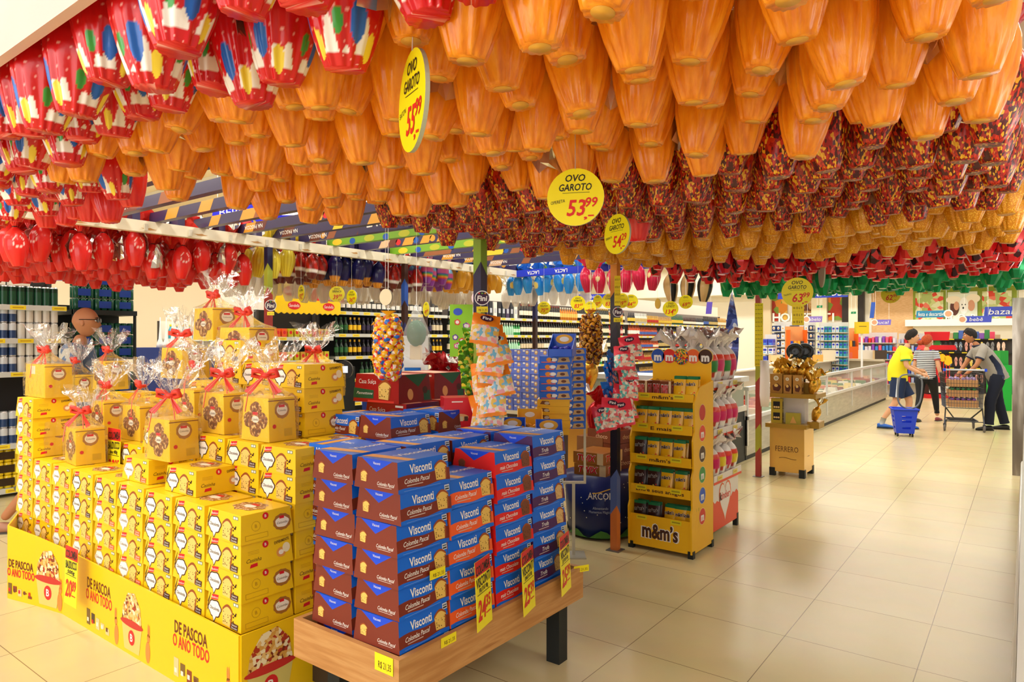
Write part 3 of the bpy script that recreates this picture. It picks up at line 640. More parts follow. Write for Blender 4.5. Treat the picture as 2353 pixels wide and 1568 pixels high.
def gift_bag(sx, sy, sz, neck=.09, fan=.14, seed=1):
    """cellophane draped over a box of the given size, gathered at a tie and fanning out above it"""
    q = random.Random(seed); mb = MB(); n = 40; vs = []; fs = []
    def ring(w_, d_, z, rnd, wob, ph):
        for i in range(n):
            a = 2*PI*i/n; c, s = math.cos(a), math.sin(a); k = max(abs(c), abs(s)); bx, by = c/k*w_/2, s/k*d_/2
            x = bx*(1-rnd)+c*w_/2*rnd; y = by*(1-rnd)+s*d_/2*rnd; t = 1+wob*math.sin(7*a+ph)+wob*.8*math.sin(13*a+ph*2)+q.uniform(-1, 1)*wob*.4
            vs.append((x*t, y*t, z+wob*.1*math.sin(5*a+ph)))
    e = .018; zt = sz+neck
    prof = [(sx+e, sy+e, .002, .1, .008), (sx+e*1.5, sy+e*1.5, sz*.3, .15, .015), (sx+e*1.5, sy+e*1.5, sz*.7, .15, .015), (sx+e, sy+e, sz+.004, .2, .02),
            (sx*.72, sy*.72, sz+neck*.3, .4, .05), (sx*.36, sy*.36, sz+neck*.65, .7, .08), (.03, .03, zt, 1, .1), (.045, .045, zt+.015, 1, .15), (fan*.75, fan*.7, zt+fan*.4, 1, .22), (fan*1.25, fan*1.1, zt+fan*.75, 1, .26), (fan*1.6, fan*1.35, zt+fan*1.0, 1, .3)]
    for k, (a, b, z, r, wb) in enumerate(prof): ring(a, b, z, r, wb, q.random()*6 if k > 6 else 1.)
    for j in range(len(prof)-1):
        for i in range(n):
            a = j*n+i; b = j*n+(i+1) % n; fs.append((a, b, b+n, a+n))
    mb.add(vs, fs, CEL, False); return mb
def bow_mesh(m=bow):
    mb = MB()
    for s in (-1, 1):
        mb.tube([(0, 0, 0), (s*.02, -.012, .018), (s*.045, -.016, .022), (s*.05, -.012, .004), (s*.025, -.008, -.004), (0, 0, 0)], [.004, .010, .013, .011, .008, .004], m, 6)
        mb.add([(0, -.01, 0), (s*.018, -.014, -.006), (s*.075, -.03, -.055), (s*.05, -.03, -.068)], [(0, 1, 2, 3), (3, 2, 1, 0)], m)
        mb.tube([(s*.006, -.01, 0), (s*.05, -.045, -.06), (s*.06, -.05, -.13)], .0022, bowp, 4)
    mb.sph((0, -.008, .002), .012, m, 8, 6); mb.lathe([(.02, -.004), (.022, .004), (.02, .01)], 12, m)
    return mb
BOW = bow_mesh().mesh('gift_bow')
def upbox(sx, sy, sz, plain=False):
    mb = MB(); mb.box(-sx/2, sx/2, -sy/2, sy/2, 0, sz, YB, .012, .004); f = Fr((-sx/2, -sy/2, 0), X3, (0, .004, sz)); nuts = mramp('nut_cake_print', 'noise', 55, [(0, '6a3a18'), (.45, '9a5c28'), (.58, 'e2c07a')], .45)
    if not plain:
        for k_, (a, b) in enumerate(((.5, .72), (.28, .48), (.72, .48), (.5, .28))): mb.de(f, sx*a, sz*b, sx*.21, sz*.19, nuts, .0005+.00015*k_, 16, wob=.05)
        mb.de(f, sx*.5, sz*.5, sx*.13, sz*.08, cream, .0012); mb.dt(f, 'Colomba', sx*.5, sz*.5, .018, ink, .0016, width=sx*.2); mb.dr(f, sx*.4, sx*.58, sz*.6, sz*.67, red, .0012)
    else: mb.dr(f, sx*.25, sx*.5, sz*.7, sz*.95, C('e8e0c0'))
    g = Fr((sx/2, -sy/2, 0), Y3, (-.012, 0, sz)); mb.de(g, sy*.5, sz*.72, sy*.27, sy*.27, C('b07a3c'), .0006, 20, wob=.04, k=11); mb.de(g, sy*.5, sz*.72, sy*.2, sy*.17, cream, .001, 20); mb.dr(g, sy*.38, sy*.6, sz*.78, sz*.84, red, .0014); mb.dt(g, 'Colomba', sy*.5, sz*.71, .013, ink, .0014, width=sy*.3)
    mb.de(g, sy*.2, sz*.35, .01, .01, red, .0008); mb.dr(g, sy*.55, sy*.85, sz*.1, sz*.28, C('dcb41e'))
    mb.dr(g, 0, sy, sz*.93, sz*.95, C('7a3018'), .0008)
    return mb.mesh('gift_carton')
UBM = [upbox(.21, .15, .2), upbox(.33, .15, .2, True), upbox(.27, .17, .185)]
UBS = [(.21, .15, .2), (.33, .15, .2), (.27, .17, .185)]
def gift(px, Y, z, kind, label, fan=.14, neck=.09, seed=1, rz=0., lean=0.):
    x = XatY(px, Y); s = UBS[kind]; t = empty('gift_package', (x, Y, z), rz); tag(t, label, 'gift package', 'cellophane wrapped gift cartons'); t.rotation_euler = (0, lean, rz)
    inst(UBM[kind], 'carton', t); gift_bag(*s, neck=neck, fan=fan, seed=seed).build('cellophane_wrap', t)
    b = inst(BOW, 'ribbon_bow', t, (0, -.012, s[2]+neck-.002), (0, 0, J(.5))); b.scale = (1.25, 1.25, 1.25)
G_ = SH
gift(398, 1.69, G_+4*BH+BH, 0, 'gift carton in cellophane with red bow, front centre, standing on the pushed-out cartons', .15, .11, 1, .05)
gift(196, 1.66, G_+4*BH, 0, 'gift carton in cellophane leaning at the front of the left columns', .13, .09, 2, -.1)
gift(128, 1.68, G_+4*BH, 0, 'gift carton in cellophane half behind the leaning one at far left', .12, .09, 3, -.1)
gift(112, 1.66, G_+7*BH, 1, 'wide plain gift carton in cellophane on the tall leftmost column', .15, .08, 4)
gift(252, 1.92, G_+5*BH, 0, 'gift carton in cellophane with red bow on the second column, middle tier', .15, .09, 5)
gift(254, 2.16, G_+7*BH, 0, 'gift carton in cellophane behind, its bow beside the bald man', .14, .07, 6)
gift(330, 1.92, G_+5*BH+.0, 0, 'gift carton in cellophane between the left bows and the tall back cartons', .15, .11, 7, .06)
gift(180, 2.16, G_+6*BH, 0, 'gift carton in cellophane in front of the bald man', .15, .1, 17, .06)
gift(425, 2.16, G_+8*BH, 2, 'gift carton in cellophane on the back tier left of the topmost one', .15, .08, 8)
gift(520, 1.91, G_+6*BH, 0, 'gift carton in cellophane with nut cake print, right part, left one', .14, .09, 9, .02)
gift(618, 1.89, G_+6*BH, 0, 'gift carton in cellophane with nut cake print, rightmost at the front', .16, .1, 10, .05)
gift(568, 2.16, G_+9*BH, 2, 'topmost gift carton in cellophane with coral bow beside the red post', .13, .08, 11, .1)
gift(500, 2.17, G_+10*BH, 2, 'gift carton in cellophane at the very top of the yellow pile', .13, .07, 12, -.1)
gift(455, 1.95, G_+6*BH, 0, 'gift carton in cellophane with bow at the middle of the yellow pile', .14, .12, 13)
gift(728, 2.55, 1.16, 2, 'gift carton in cellophane standing apart behind the red cake boxes', .15, .08, 14, .1)

# ================================================================ handwritten price cards
YC = C('f7e81c', .4); mar = C('1d1a1c'); mred = C('d8261e')
def price_card(loc, rz, lines, price, label, top=True, w_=.17, h_=.33, tilt=-.08, s=1.):
    mb = MB(); w_ *= s; h_ *= s; f = Fr((0, 0, 0), X3, Z3); mb.prism(f, [(-w_/2, -h_), (w_/2, -h_), (w_/2, 0), (-w_/2, 0)], .0015, YC)
    if top: mb.dr(f, -w_/2, w_/2, -h_*.22, 0, red, .0005)
    z = -h_*.1
    for k, l in enumerate(lines):
        sz = h_*(.15 if k < 2 else .07)*1.25; z = [-h_*.13, -h_*.31, -h_*.43][k]; mb.dt(f, l, 0, z, sz, mar, .0012, width=w_*(.9 if k < 2 else .6), bold=.025, rot=.06, shear=.15)
    mb.dr(f, -w_*.42, w_*.42, -h_*.495, -h_*.485, mar, .001)
    a, b = price.split(','); mb.dt(f, a, -w_*.16, -h_*.72, h_*.4, mred, .0012, width=w_*.55, bold=.03, shear=.2, rot=.05); mb.dt(f, b, w_*.27, -h_*.65, h_*.24, mred, .0012, width=w_*.34, bold=.03, shear=.2, rot=.05)
    mb.dr(f, w_*.1, w_*.4, -h_*.83, -h_*.81, mred, .001)
    o = mb.build('price_card', None, loc, (tilt, 0, rz)); return tag(o, label, 'price card')
x = XatY(190, 1.49); price_card((x, 1.44, Zat(1258, x, 1.44)), 0, ['COLOMBA', 'BAUDUCCO', '500g'], '20,89', 'handwritten yellow price card hanging on the front of the yellow skirt', s=.9, tilt=-.03)
x = XatY(280, 1.8); price_card((x, 1.76, Zat(985, x, 1.76)), 0, ['COLOMBA', 'BAUDUCCO', 'choc 400g'], '22,25', 'handwritten price card between the gift packages of the yellow stand', s=.95, tilt=-.03)

# ================================================================ wooden table with blue cake boxes
TX0, TX1, TY0, TY1, TZ0, TZ1 = -2.24, -1.665, 1.585, 2.765, .285, .43
woodm = mramp('table_wood', 'noise', 3.2, [(0, '9a6532'), (.4, 'b98148'), (.6, 'c8945a'), (.75, 'a8703a')], .5, vec=(1, 1, 14), const=False)
t = empty('display_table', (TX0, TY0, 0)); tag(t, 'low wooden display table with raised rim and black legs', 'table'); lo = Matrix.Translation((-TX0, -TY0, 0))
def tb(name, *a):
    m = MB(); m.T = lo
    for b in a: m.box(*b)
    return m.build(name, t)
for a in ((TX0, TX1, TY0, TY0+.022), (TX0, TX1, TY1-.022, TY1), (TX0, TX0+.022, TY0+.022, TY1-.022), (TX1-.022, TX1, TY0+.022, TY1-.022)): tb('rim', a+(TZ0, TZ1, woodm))
tb('tabletop', (TX0+.022, TX1-.022, TY0+.022, TY1-.022, TZ0+.01, TZ0+.035, woodm))
blk = C('1b2020', .5)
for lx in (TX0+.05, TX1-.12):
    for ly in (TY0+.12, TY1-.13): tb('leg', (lx, lx+.07, ly, ly+.07, 0, TZ0+.01, blk))
vb = M('blue_card', '0668dc', .4, coat=.15); vtri = C('1248d8', .4)
VW, VD, VH = .236, .262, .11
def vbox_mesh(band, name, cakec=C('e8c060'), word='Colomba Pascal', chips=dkb):
    mb = MB(); w_, d_, h = VW-.005, VD-.006, VH-.002; tx, ty = .012, .006; band = C(band, .4)
    mb.box(-w_/2, w_/2, -d_/2, d_/2, 0, h, vb, tx, ty)
    for sg in (1, -1):
        g = Fr((sg*w_/2, -sg*d_/2, 0), (0, sg, 0), (-sg*tx, 0, h)); n = 10
        top = [(d_*i/n, h*(.52+.035*math.sin(i*.9))) for i in range(n+1)]; bot = [(d_*i/n, h*(.12+.035*math.sin(i*.9+.4))) for i in range(n+1)]
        for i in range(n): mb.dp(g, [bot[i], bot[i+1], top[i+1], top[i]], band)
        mb.dt(g, 'Visconti', d_*.44, h*.73, .043, white, .0012, width=d_*.42, bold=.02); mb.dt(g, word, d_*.36, h*.36, .024, white, .0012, width=d_*(.48 if len(word) > 6 else .2), shear=.35, bold=.005); mb.dr(g, d_*.16, d_*.46, h*.2, h*.23, C('c8b0a8'), .001)
        cake(mb, g, d_*.82, h*.5, .072, cakec, chips, .0014); mb.dr(g, d_*.88, d_*.98, h*.76, h*.96, C('dfe4ea'), .001); mb.dr(g, d_*.89, d_*.97, h*.79, h*.84, black, .0014); mb.dr(g, d_*.89, d_*.97, h*.87, h*.92, C('5a6a7a'), .0014)
        mb.dr(g, d_*.1, d_*.8, h*.05, h*.065, C('6a9ae8'), .001)
        f = Fr((-sg*w_/2, -sg*d_/2, 0), (sg, 0, 0), (0, sg*ty, h)); mb.dp(f, [(0, 0), (w_, 0), (w_-tx, h), (tx, h)], band)
        mb.dp(f, [(w_*.16, h), (w_*.5, h*.6), (w_*.84, h)], vtri, .001); mb.dt(f, 'Visconti', w_*.5, h*.88, .013, white, .0016, width=w_*.16); cake(mb, f, w_*.22, h*.42, .042, cakec, chips); mb.dt(f, word, w_*.72, h*.24, .018, white, .001, width=w_*.38, shear=.35); mb.dr(f, w_*.55, w_*.85, h*.13, h*.15, C('c8b0a8'), .001)
    t_ = Fr((-w_/2+tx, -d_/2+ty, h), X3, Y3); mb.dp(t_, [(0, .02), (w_-2*tx, .05), (w_-2*tx, .09), (0, .07)], C('e8a23a'), .0006); mb.dt(t_, 'Visconti', .1, .17, .05, white, .0008, rot=PI/2, bold=.02)
    return mb.mesh(name)
VM = {'brown': vbox_mesh('7a2c1c', 'blue_brown_carton'), 'orange': vbox_mesh('f0602a', 'blue_orange_carton'), 'red': vbox_mesh('e0221e', 'blue_red_carton', C('7a4428'), 'mais Chocolate', C('3a1a10')), 'purple': vbox_mesh('4a1e58', 'blue_purple_carton', C('d8b070'), 'Trufa', C('5a3018'))}
def vstack(x, y, z, n, kind, where, rz=0., hs=1., j=.02):
    me = VM[kind]
    for l in range(n):
        o = inst(me, 'blue_cake_carton', None, (x+J(.006), y+J(.006), z+l*VH*hs), (0, 0, rz+J(j)), (1, 1, hs))
        tag(o, '%s banded blue carton, %s, %s up' % (kind, where, ORD[l]), 'cake box', 'blue and %s cake cartons' % kind)
tz = TZ0+.036
cols = [TX1-.022-VW*.5-.006, TX1-.022-VW*1.5-.02]
vstack(cols[0], 1.735+.01, tz, 7, 'brown', 'front right corner stack of the table', hs=.985); vstack(cols[1], 1.735+.02, tz, 7, 'brown', 'front left stack of the table', hs=.985)
vstack(cols[0], 2.003, tz, 6, 'orange', 'second stack along the table side', hs=.99); vstack(cols[0], 2.268, tz, 7, 'red', 'third stack along the table side', hs=.94); vstack(cols[0], 2.533, tz, 7, 'purple', 'last stack along the table side', hs=.985)
vstack(cols[1], 2.025, tz, 7, 'brown', 'second stack of the inner table row', hs=.98); vstack(cols[1], 2.295, tz, 7, 'brown', 'third stack of the inner table row', hs=.97); vstack(cols[1], 2.56, tz, 7, 'purple', 'last stack of the inner table row', hs=.98)
# pallet behind the table carrying more cake boxes
t = empty('pallet_base', (-2.9, 1.84, 0)); tag(t, 'dark low pallet base between the yellow stand and wooden table', 'pallet')
mb = MB(); mb.box(0, .62, 0, 1.6, .02, .27, C('3a2c22')); mb.build('deck', t)
mb = MB(); [mb.box(a, a+.06, 0, 1.6, 0, .02, blk) for a in (0, .28, .56)]; mb.build('runner', t)
pz = .27; RZ = PI/2
vstack(-2.41, 1.99, pz, 3, 'brown', 'low end of the gap stack beside the table'); vstack(-2.42, 1.98, pz+3*VH, 4, 'brown', 'upper gap stack with wide front', rz=-RZ)
vstack(-2.42, 2.28, pz, 8, 'brown', 'stack behind the gap stack', hs=.99)
vstack(-2.43, 2.57, pz, 8, 'brown', 'rear stack near the green post', rz=-RZ, hs=.99)
vstack(-2.72, 2.32, pz, 8, 'brown', 'rear inner stack', rz=-RZ, hs=.97)
# red cake boxes
def rbox_mesh(side='7a1218', band='1f5a3a'):
    mb = MB(); w_, d_, h = .34, .26, .15; rc = C('a8161c', .35, coat=.3); mb.box(-w_/2, w_/2, -d_/2, d_/2, 0, h, rc, .012, .012)
    f = Fr((-w_/2, -d_/2, 0), X3, (0, .012, h)); mb.dp(f, [(.0, .02), (w_*.45, .02), (w_*.45, .065), (.0, .075)], C(band)); mb.dt(f, 'Casa Su\u00ed\u00e7a', w_*.3, h*.74, .034, white, .0012, width=.13); mb.dt(f, 'Pannettone', w_*.25, h*.32, .022, white, .0012, width=.12, shear=.3); cake(mb, f, w_*.68, h*.46, .105); mb.dr(f, w_*.72, w_*.9, h*.86, h*.93, cream, .001); mb.dr(f, w_*.33, w_*.9, 0.001, .012, C('e0382c'), .001)
    g = Fr((w_/2, -d_/2, 0), Y3, (-.012, 0, h)); mb.dp(g, [(0, 0), (d_, 0), (d_-.012, h), (.012, h)], C(side)); mb.dp(g, [(d_*.2, h), (d_*.6, h*.55), (d_*.9, h)], C(band), .001); mb.de(g, d_*.35, h*.3, .022, .03, C('d8a060'), .001); mb.dr(g, d_*.75, d_*.95, h*.05, h*.4, C(band), .001); mb.de(g, d_*.8, h*.42, .02, .02, dkb, .0014)
    t_ = Fr((-w_/2+.012, -d_/2+.012, h), X3, Y3); mb.dp(t_, [(0, 0), (.31, .0), (.31, .12), (.1, .2)], C('f0a888'), .0006)
    return mb.mesh('red_carton')
RM = rbox_mesh(); RM2 = rbox_mesh('6a1a3a', '5a1a4a')
x, y = D(742, 3.55); inst(RM, 'red_cake_carton')
o = COL.objects[-1] if False else bpy.data.objects['red_cake_carton']; o.location = (-2.78, 2.6, 1.16); o.rotation_euler = (0, 0, .05)
tag(o, 'large red and green cake carton with panettone print on top of the pile', 'cake box')
for k, (X_, Y_, z_, me, lab) in enumerate([(-2.72, 2.62, 1.01, RM2, 'dark red cake carton directly under the large red and green one'), (-2.72, 2.62, .86, RM, 'red cake carton third from top of the red pile'),
        (-2.66, 2.98, 1.0, RM2, 'red and violet cake carton behind the blue boxes, upper'), (-2.66, 2.98, .85, RM2, 'red and violet cake carton behind the blue boxes, lower'),
        (-2.9, 3.02, 1.15, RM, 'red cake carton far behind the blue boxes, topmost')]):
    o = inst(me, 'red_cake_carton', None, (X_, Y_, z_), (0, 0, J(.04))); tag(o, lab, 'cake box', 'red cake cartons behind the table')
mb = MB(); mb.box(-2.88, -2.5, 2.46, 3.15, .27, .85, C('8a2a20')); mb.box(-3.1, -2.88, 2.5, 3.2, 0, 1.0, C('8a2a20')); tag(mb.build('support_carton'), 'large plain red shipping carton under the red cake boxes', 'carton')
# price cards on the table
for px, dd, y0, pr, ln, lab in ((1108, 2.06, 1283, '24,35', 'FRUTAS 08g', 'handwritten price card on the orange cake stack reading 24,35'), (1211, 2.32, 1262, '25,39', 'ESP MAIS CHOC 400g', 'handwritten price card on the red cake stack reading 25,39'), (1296, 2.62, 1228, '25,39', 'ESP TRUFA 450g', 'handwritten price card on the purple cake stack by the table end')):
    X_ = TX1+.012; price_card((X_, YatX(px, X_), Zat(y0, X_, YatX(px, X_))), PI/2+.25, ['COLOMBA', 'VISCONTI', ln], pr, lab, s=.78, tilt=-.05)
def ticket(loc, rz, label, w_=.075, h_=.032, tilt=0., grp='yellow shelf price tickets on the wooden table', txt='R$ 21,35'):
    mb = MB(); f = Fr((0, 0, 0), X3, Z3); mb.prism(f, [(-w_/2, -h_/2), (w_/2, -h_/2), (w_/2, h_/2), (-w_/2, h_/2)], .001, C('f2e11e')); mb.dt(f, txt, w_*.05, -h_*.1, h_*.55, ink, .0008, width=w_*.7)
    return tag(mb.build('price_ticket', None, loc, (tilt, 0, rz)), label, 'price ticket', grp)
ticket((TX1-.07, TY0-.003, .4), 0, 'large yellow price ticket at the near corner of the wooden table', .09, .06)
ticket((TX1+.003, YatX(1030, TX1), .415), PI/2, 'small yellow price ticket on the long rim near the corner', .08, .035)
ticket((TX1+.004, YatX(1342, TX1)-.03, .425), PI/2-.5, 'small yellow price ticket at the far end of the rim', .08, .03)
ticket((cols[0]+VW/2+.004, YatX(1004, cols[0]+VW/2), Zat(1317, cols[0]+VW/2, YatX(1004, cols[0]+VW/2))), PI/2, 'small yellow price ticket stuck on the front blue stack', .08, .033)
# ================================================================ middle of the pergola
def bx(mb, *a): mb.box(*a); return mb
# round blue printed bin with snack boxes
def blue_skirt(cx, cy, r, h, label, txt=True):
    mb = MB(); n = 36; base = M('night_blue_card', '12276e', .35, coat=.3); a0 = -PI*.5-(PI/2-YAW)*0
    mb.T = Matrix.Translation((cx, cy, 0)); mb.lathe([(r*.92, .02), (r, h*.5), (r*1.02, h)], n, base)
    def cyl(az, z, off=.002): return ((r+off)*math.cos(az), (r+off)*math.sin(az), z)
    face = math.atan2(-cy, -cx)
    for i in range(n):                      # green hills along the bottom
        q = 2*PI*i/n; q2 = 2*PI*(i+1)/n; za = .05+.03*math.sin(i*1.3); zb = .05+.03*math.sin((i+1)*1.3); k = .93
        mb.add([(r*k*math.cos(q), r*k*math.sin(q), .02), (r*k*math.cos(q2), r*k*math.sin(q2), .02), ((r*.96)*math.cos(q2), (r*.96)*math.sin(q2), zb), ((r*.96)*math.cos(q), (r*.96)*math.sin(q), za)], [(0, 1, 2, 3)], C('4a8a3c'))
    q = random.Random(5)
    for k in range(34): 
        a_ = face+q.uniform(-1.4, 1.4); z = q.uniform(.12, h*.95); s = .004
        mb.sph(cyl(a_, z), s, C('f4f0d8'), 5, 4)
    def wrap(t, z, size, m, bold=0., shear=0., width=None):
        vs, fs, wd = text_mesh(t, bold, shear); sx = width/wd if width else size
        mb.add([cyl(face+v.x*sx/r, z+v.y*size, .004) for v in vs], fs, m)
    if txt:
        wrap('ARCOR', h*.72, .07, white, .01, width=.19); wrap('Alimentando\nMomentos M\u00e1gicos', h*.53, .028, C('b8c8e8'), width=.17)
        mb.T = Matrix.Translation((cx, cy, 0)); mb.tube([cyl(face+(.02+k*.02)/r*1., h*.8+.018*math.sin(k/6*PI*.8), .006) for k in range(-4, 5)], .004, C('f0c040'), 5)
    return tag(mb.build('snack_bin'), label, 'display bin')
ax, ay = D(1380, 5.3); blue_skirt(ax, ay, .27, .47, 'dark blue round display bin reading ARCOR beside the yellow candy rack')
ax2, ay2 = D(1452, 5.75); blue_skirt(ax2, ay2, .25, .5, 'second dark blue round bin half behind the orange and black post', False)
def gbox(w_, d_, h, col, name, deco=None):
    mb = MB(); mb.box(-w_/2, w_/2, -d_/2, d_/2, 0, h, C(col, .35, coat=.25)); f = Fr((-w_/2, -d_/2, 0), X3, Z3); g = Fr((w_/2, -d_/2, 0), Y3, Z3)
    if deco: deco(mb, f, w_, h); deco(mb, g, d_, h)
    return mb.mesh(name)
def d_twix(mb, f, w_, h): mb.dt(f, 'TWIX', w_*.45, h*.5, h*.75, red, .001, width=w_*.6, bold=.04, shear=.2); mb.dt(f, 'TWIX', w_*.45, h*.52, h*.75, white, .0006, width=w_*.64, bold=.07, shear=.2); mb.dr(f, w_*.8, w_, 0, h, C('e8d0a0'), .0005)
def d_kit(mb, f, w_, h): mb.de(f, w_*.6, h*.5, w_*.22, h*.33, white, .0006); mb.dt(f, 'KitKat', w_*.6, h*.5, h*.4, red, .0012, width=w_*.36, bold=.03); mb.dr(f, w_*.06, w_*.25, h*.2, h*.8, cream, .0006)
def d_blue(mb, f, w_, h): mb.de(f, w_*.3, h*.5, w_*.09, h*.3, C('e8902c'), .0008); mb.de(f, w_*.45, h*.5, w_*.1, h*.25, white, .0008); mb.dp(f, [(w_*.55, h*.1), (w_*.95, h*.2), (w_*.9, h*.85), (w_*.6, h*.8)], C('c8a878'), .0006); mb.de(f, w_*.75, h*.5, w_*.08, h*.2, C('6a3a20'), .001); mb.dr(f, w_*.05, w_*.5, h*.08, h*.2, orng, .0008)
def d_yel(mb, f, w_, h): mb.dp(f, [(w_*.08, h*.3), (w_*.4, h*.2), (w_*.36, h*.7), (w_*.15, h*.8)], C('7a4a20'), .0008); mb.de(f, w_*.3, h*.45, w_*.08, h*.2, C('c8b8a0'), .001)
def d_cho(mb, f, w_, h): mb.dt(f, 'choco', w_*.5, h*.5, h*.5, C('f0c8a0'), .0008, width=w_*.4)
def d_bis(mb, f, w_, h): mb.de(f, w_*.62, h*.5, w_*.2, h*.36, C('d8a868'), .0008, 10, wob=.15); mb.de(f, w_*.62, h*.55, w_*.1, h*.18, cream, .0012, 8); mb.de(f, w_*.25, h*.75, w_*.16, h*.14, white, .0008, 10)
TWM = gbox(.26, .3, .085, 'a86a2c', 'bar_box', d_twix); KTM = gbox(.24, .24, .105, 'd8202a', 'kit_box', d_kit); BLM = gbox(.2, .14, .044, '2468d8', 'blue_flat_box', d_blue); YLM = gbox(.2, .14, .044, 'f0b820', 'yellow_flat_box', d_yel); BRM = gbox(.3, .26, .1, '7a3a1c', 'brown_box', d_cho); BIM = gbox(.112, .12, .0655, '6f83e0', 'periwinkle_box', d_bis)
def put(me, name, loc, rz, label, cat, group=None):
    return tag(inst(me, name, None, loc, (0, 0, rz)), label, cat, group)
for k, (dx, dy, dz, lab) in enumerate([(.02, -.08, 0, 'bottom front'), (.02, -.08, 1, 'upper front'), (-.02, .22, 1, 'rear middle'), (-.02, .22, 2, 'rear top'), (-.02, .22, 0, 'rear bottom')]):
    put(TWM if k < 2 else BRM, 'chocolate_bar_box', (ax+dx-.02, ay+dy+.04, .47+dz*.087+(.0 if k < 2 else dz*.015)), .1-.1*k, '%s brown chocolate box %s on the blue bin' % ('gold and' if k < 2 else 'plain', lab), 'box')
for sx, (px, dd) in enumerate([(1405, 5.62), (1452, 5.62)]):
    x, y = D(px, dd)
    for l in range(4): put(KTM, 'wafer_box', (x, y, .5+l*.107), J(.08), 'red wafer box, %s stack behind the black post, %s from bottom' % (['left', 'right'][sx], ORD[l]), 'box', 'red wafer boxes')
fx, fy = D(1318, 4.72); mb = MB(); mb.T = Matrix.Translation((fx, fy, 0)) @ Matrix.Rotation(YAW, 4, 'Z'); al = M('brushed_frame', 'c8c4b4', .35, metal=.5)
for a in ((-.085, -.07, .5, .97), (.07, .085, .5, .97), (-.07, .07, .5, .515), (-.07, .07, .955, .97)): mb.box(a[0], a[1], -.012, .012, a[2], a[3], al)
mb.box(-.01, .01, -.01, .01, 0, .5, al); mb.box(-.08, .08, -.08, .08, 0, .01, al); tag(mb.build('metal_stand'), 'empty pale metal sign frame beside the chocolate boxes', 'sign stand')
# counters that carry the small candy boxes
def counter(x0, x1, y0, y1, z, col, label):
    t = empty('display_counter', (x0, y0, 0)); tag(t, label, 'counter'); mb = MB(); mb.box(0, x1-x0, 0, y1-y0, z-.04, z, C(col)); mb.build('countertop', t)
    mb = MB(); mb.box(.03, x1-x0-.03, .03, y1-y0-.03, 0, z-.04, C('4a3a34')); mb.build('cabinet', t)
counter(-3.35, -2.62, 3.28, 4.12, .9, 'e8dcc0', 'counter behind the red carton carrying blue and yellow candy boxes')
counter(-4.6, -3.5, 5.95, 6.5, .72, 'e8dcc0', 'low counter under the wall of periwinkle boxes')
n = 0
for c in range(8):
    for l in range(10): put(BIM, 'biscuit_box', (XatY(1166, 6.02)+.06+c*.116, 6.03+J(.006), .72+l*.0668), J(.03), 'periwinkle blue biscuit box in the tall wall, %s column, %s row' % (ORD[c], ORD[l]), 'box', 'periwinkle biscuit boxes')
x, y = D(1276, 4.32)
for l in range(11):
    put(YLM if l < 5 else BLM, 'candy_box', (x+J(.006)-(.012 if l < 5 else 0), y+J(.006), .9+l*.0448), YAW-.1+J(.04), '%s flat candy box in the stack beside the net, %s from bottom' % ('yellow' if l < 5 else 'blue', ORD[l]), 'box', 'flat candy boxes')
x2, y2 = D(1308, 4.62)
for l in range(12): put(BLM, 'candy_box', (x2, y2, .9+l*.0448), YAW+.1+J(.05), 'blue flat candy box in the taller rear stack, %s from bottom' % ORD[l], 'box', 'flat candy boxes')
x3, y3 = D(1212, 4.0); 
def openbox(loc, col, rz, label, fill='2a30a8', ww=.15):
    t = empty('open_candy_box', loc, rz); tag(t, label, 'box'); mb = MB(); c = C(col, .35, coat=.3); w_, d_ = ww, ww*.8
    mb.box(-w_/2, w_/2, -d_/2, -d_/2+.004, 0, .045, c); mb.box(-w_/2, w_/2, d_/2-.004, d_/2, 0, .14, c); mb.box(-w_/2, w_/2, -d_/2+.004, d_/2-.004, 0, .004, c)
    for s in (-1, 1): mb.prism(Fr((s*w_/2, -d_/2, 0), Y3, Z3), [(0, 0), (d_, 0), (d_, .14), (0, .045)], s*.004, c)
    f = Fr((-w_/2, d_/2-.004, .03), X3, Z3); mb.de(f, w_/2, .075, w_*.36, .03, C('f0b030'), .001); mb.de(f, w_/2, .075, w_*.2, .016, white, .0014); mb.build('tray', t)
    q = random.Random(int(loc[0]*1000)); mc = M('candy_wrap_'+fill, fill, .2, coat=.6)
    mb = MB()
    for k in range(22): mb.sph((q.uniform(-w_*.4, w_*.4), q.uniform(-d_*.38, d_*.38), .025+q.random()*.03), .014, mc, 6, 4, (1.3, .8, .8))
    tag(mb.build('wrapped_candies', t), kind='stuff')
openbox((*D(1262, 3.85), 1.0-.1), '1f5ad0', YAW, 'open blue candy box at the foot of the yellow boxes')
openbox((*D(1178, 3.95), .9), '1f5ad0', YAW, 'open blue candy box right of the orange candy bags')
openbox((*D(1218, 4.05), .94), 'f2b41e', YAW, 'open yellow candy box with an orange label', 'e8a030')
x, y = D(1292, 4.2); openbox((x, y, .9+11*.0448), '1f5ad0', YAW-.3, 'open blue box with dark candies on top of the flat boxes')
for px, dd, z, c in ((1225, 4.25, .99, 'f2b41e'), (1160, 4.4, .9, 'e8e0d0'), (1195, 4.5, .9, 'e07828'), (1243, 4.5, .9, 'f0c020'), (1243, 4.5, .99, 'f0c020')):
    pass
put(gbox(.19, .14, .2, 'd8242c', 'red_kitchen_carton', lambda mb, f, w_, h: (mb.de(f, w_*.4, h*.5, w_*.26, h*.09, C('f0b070'), .0006), [mb.dr(f, w_*(.15+.13*k), w_*(.25+.13*k), h*.4, h*.52, [cream, C('c89060'), C('e0d0a0'), C('5a3a2c')][k], .001) for k in range(4)], mb.dr(f, w_*.2, w_*.5, h*.88, h*.91, cream))), 'red_carton', (*D(1058, 3.55), 1.0), YAW+.25, 'bright red carton with cups print beside the orange candy bags', 'carton')
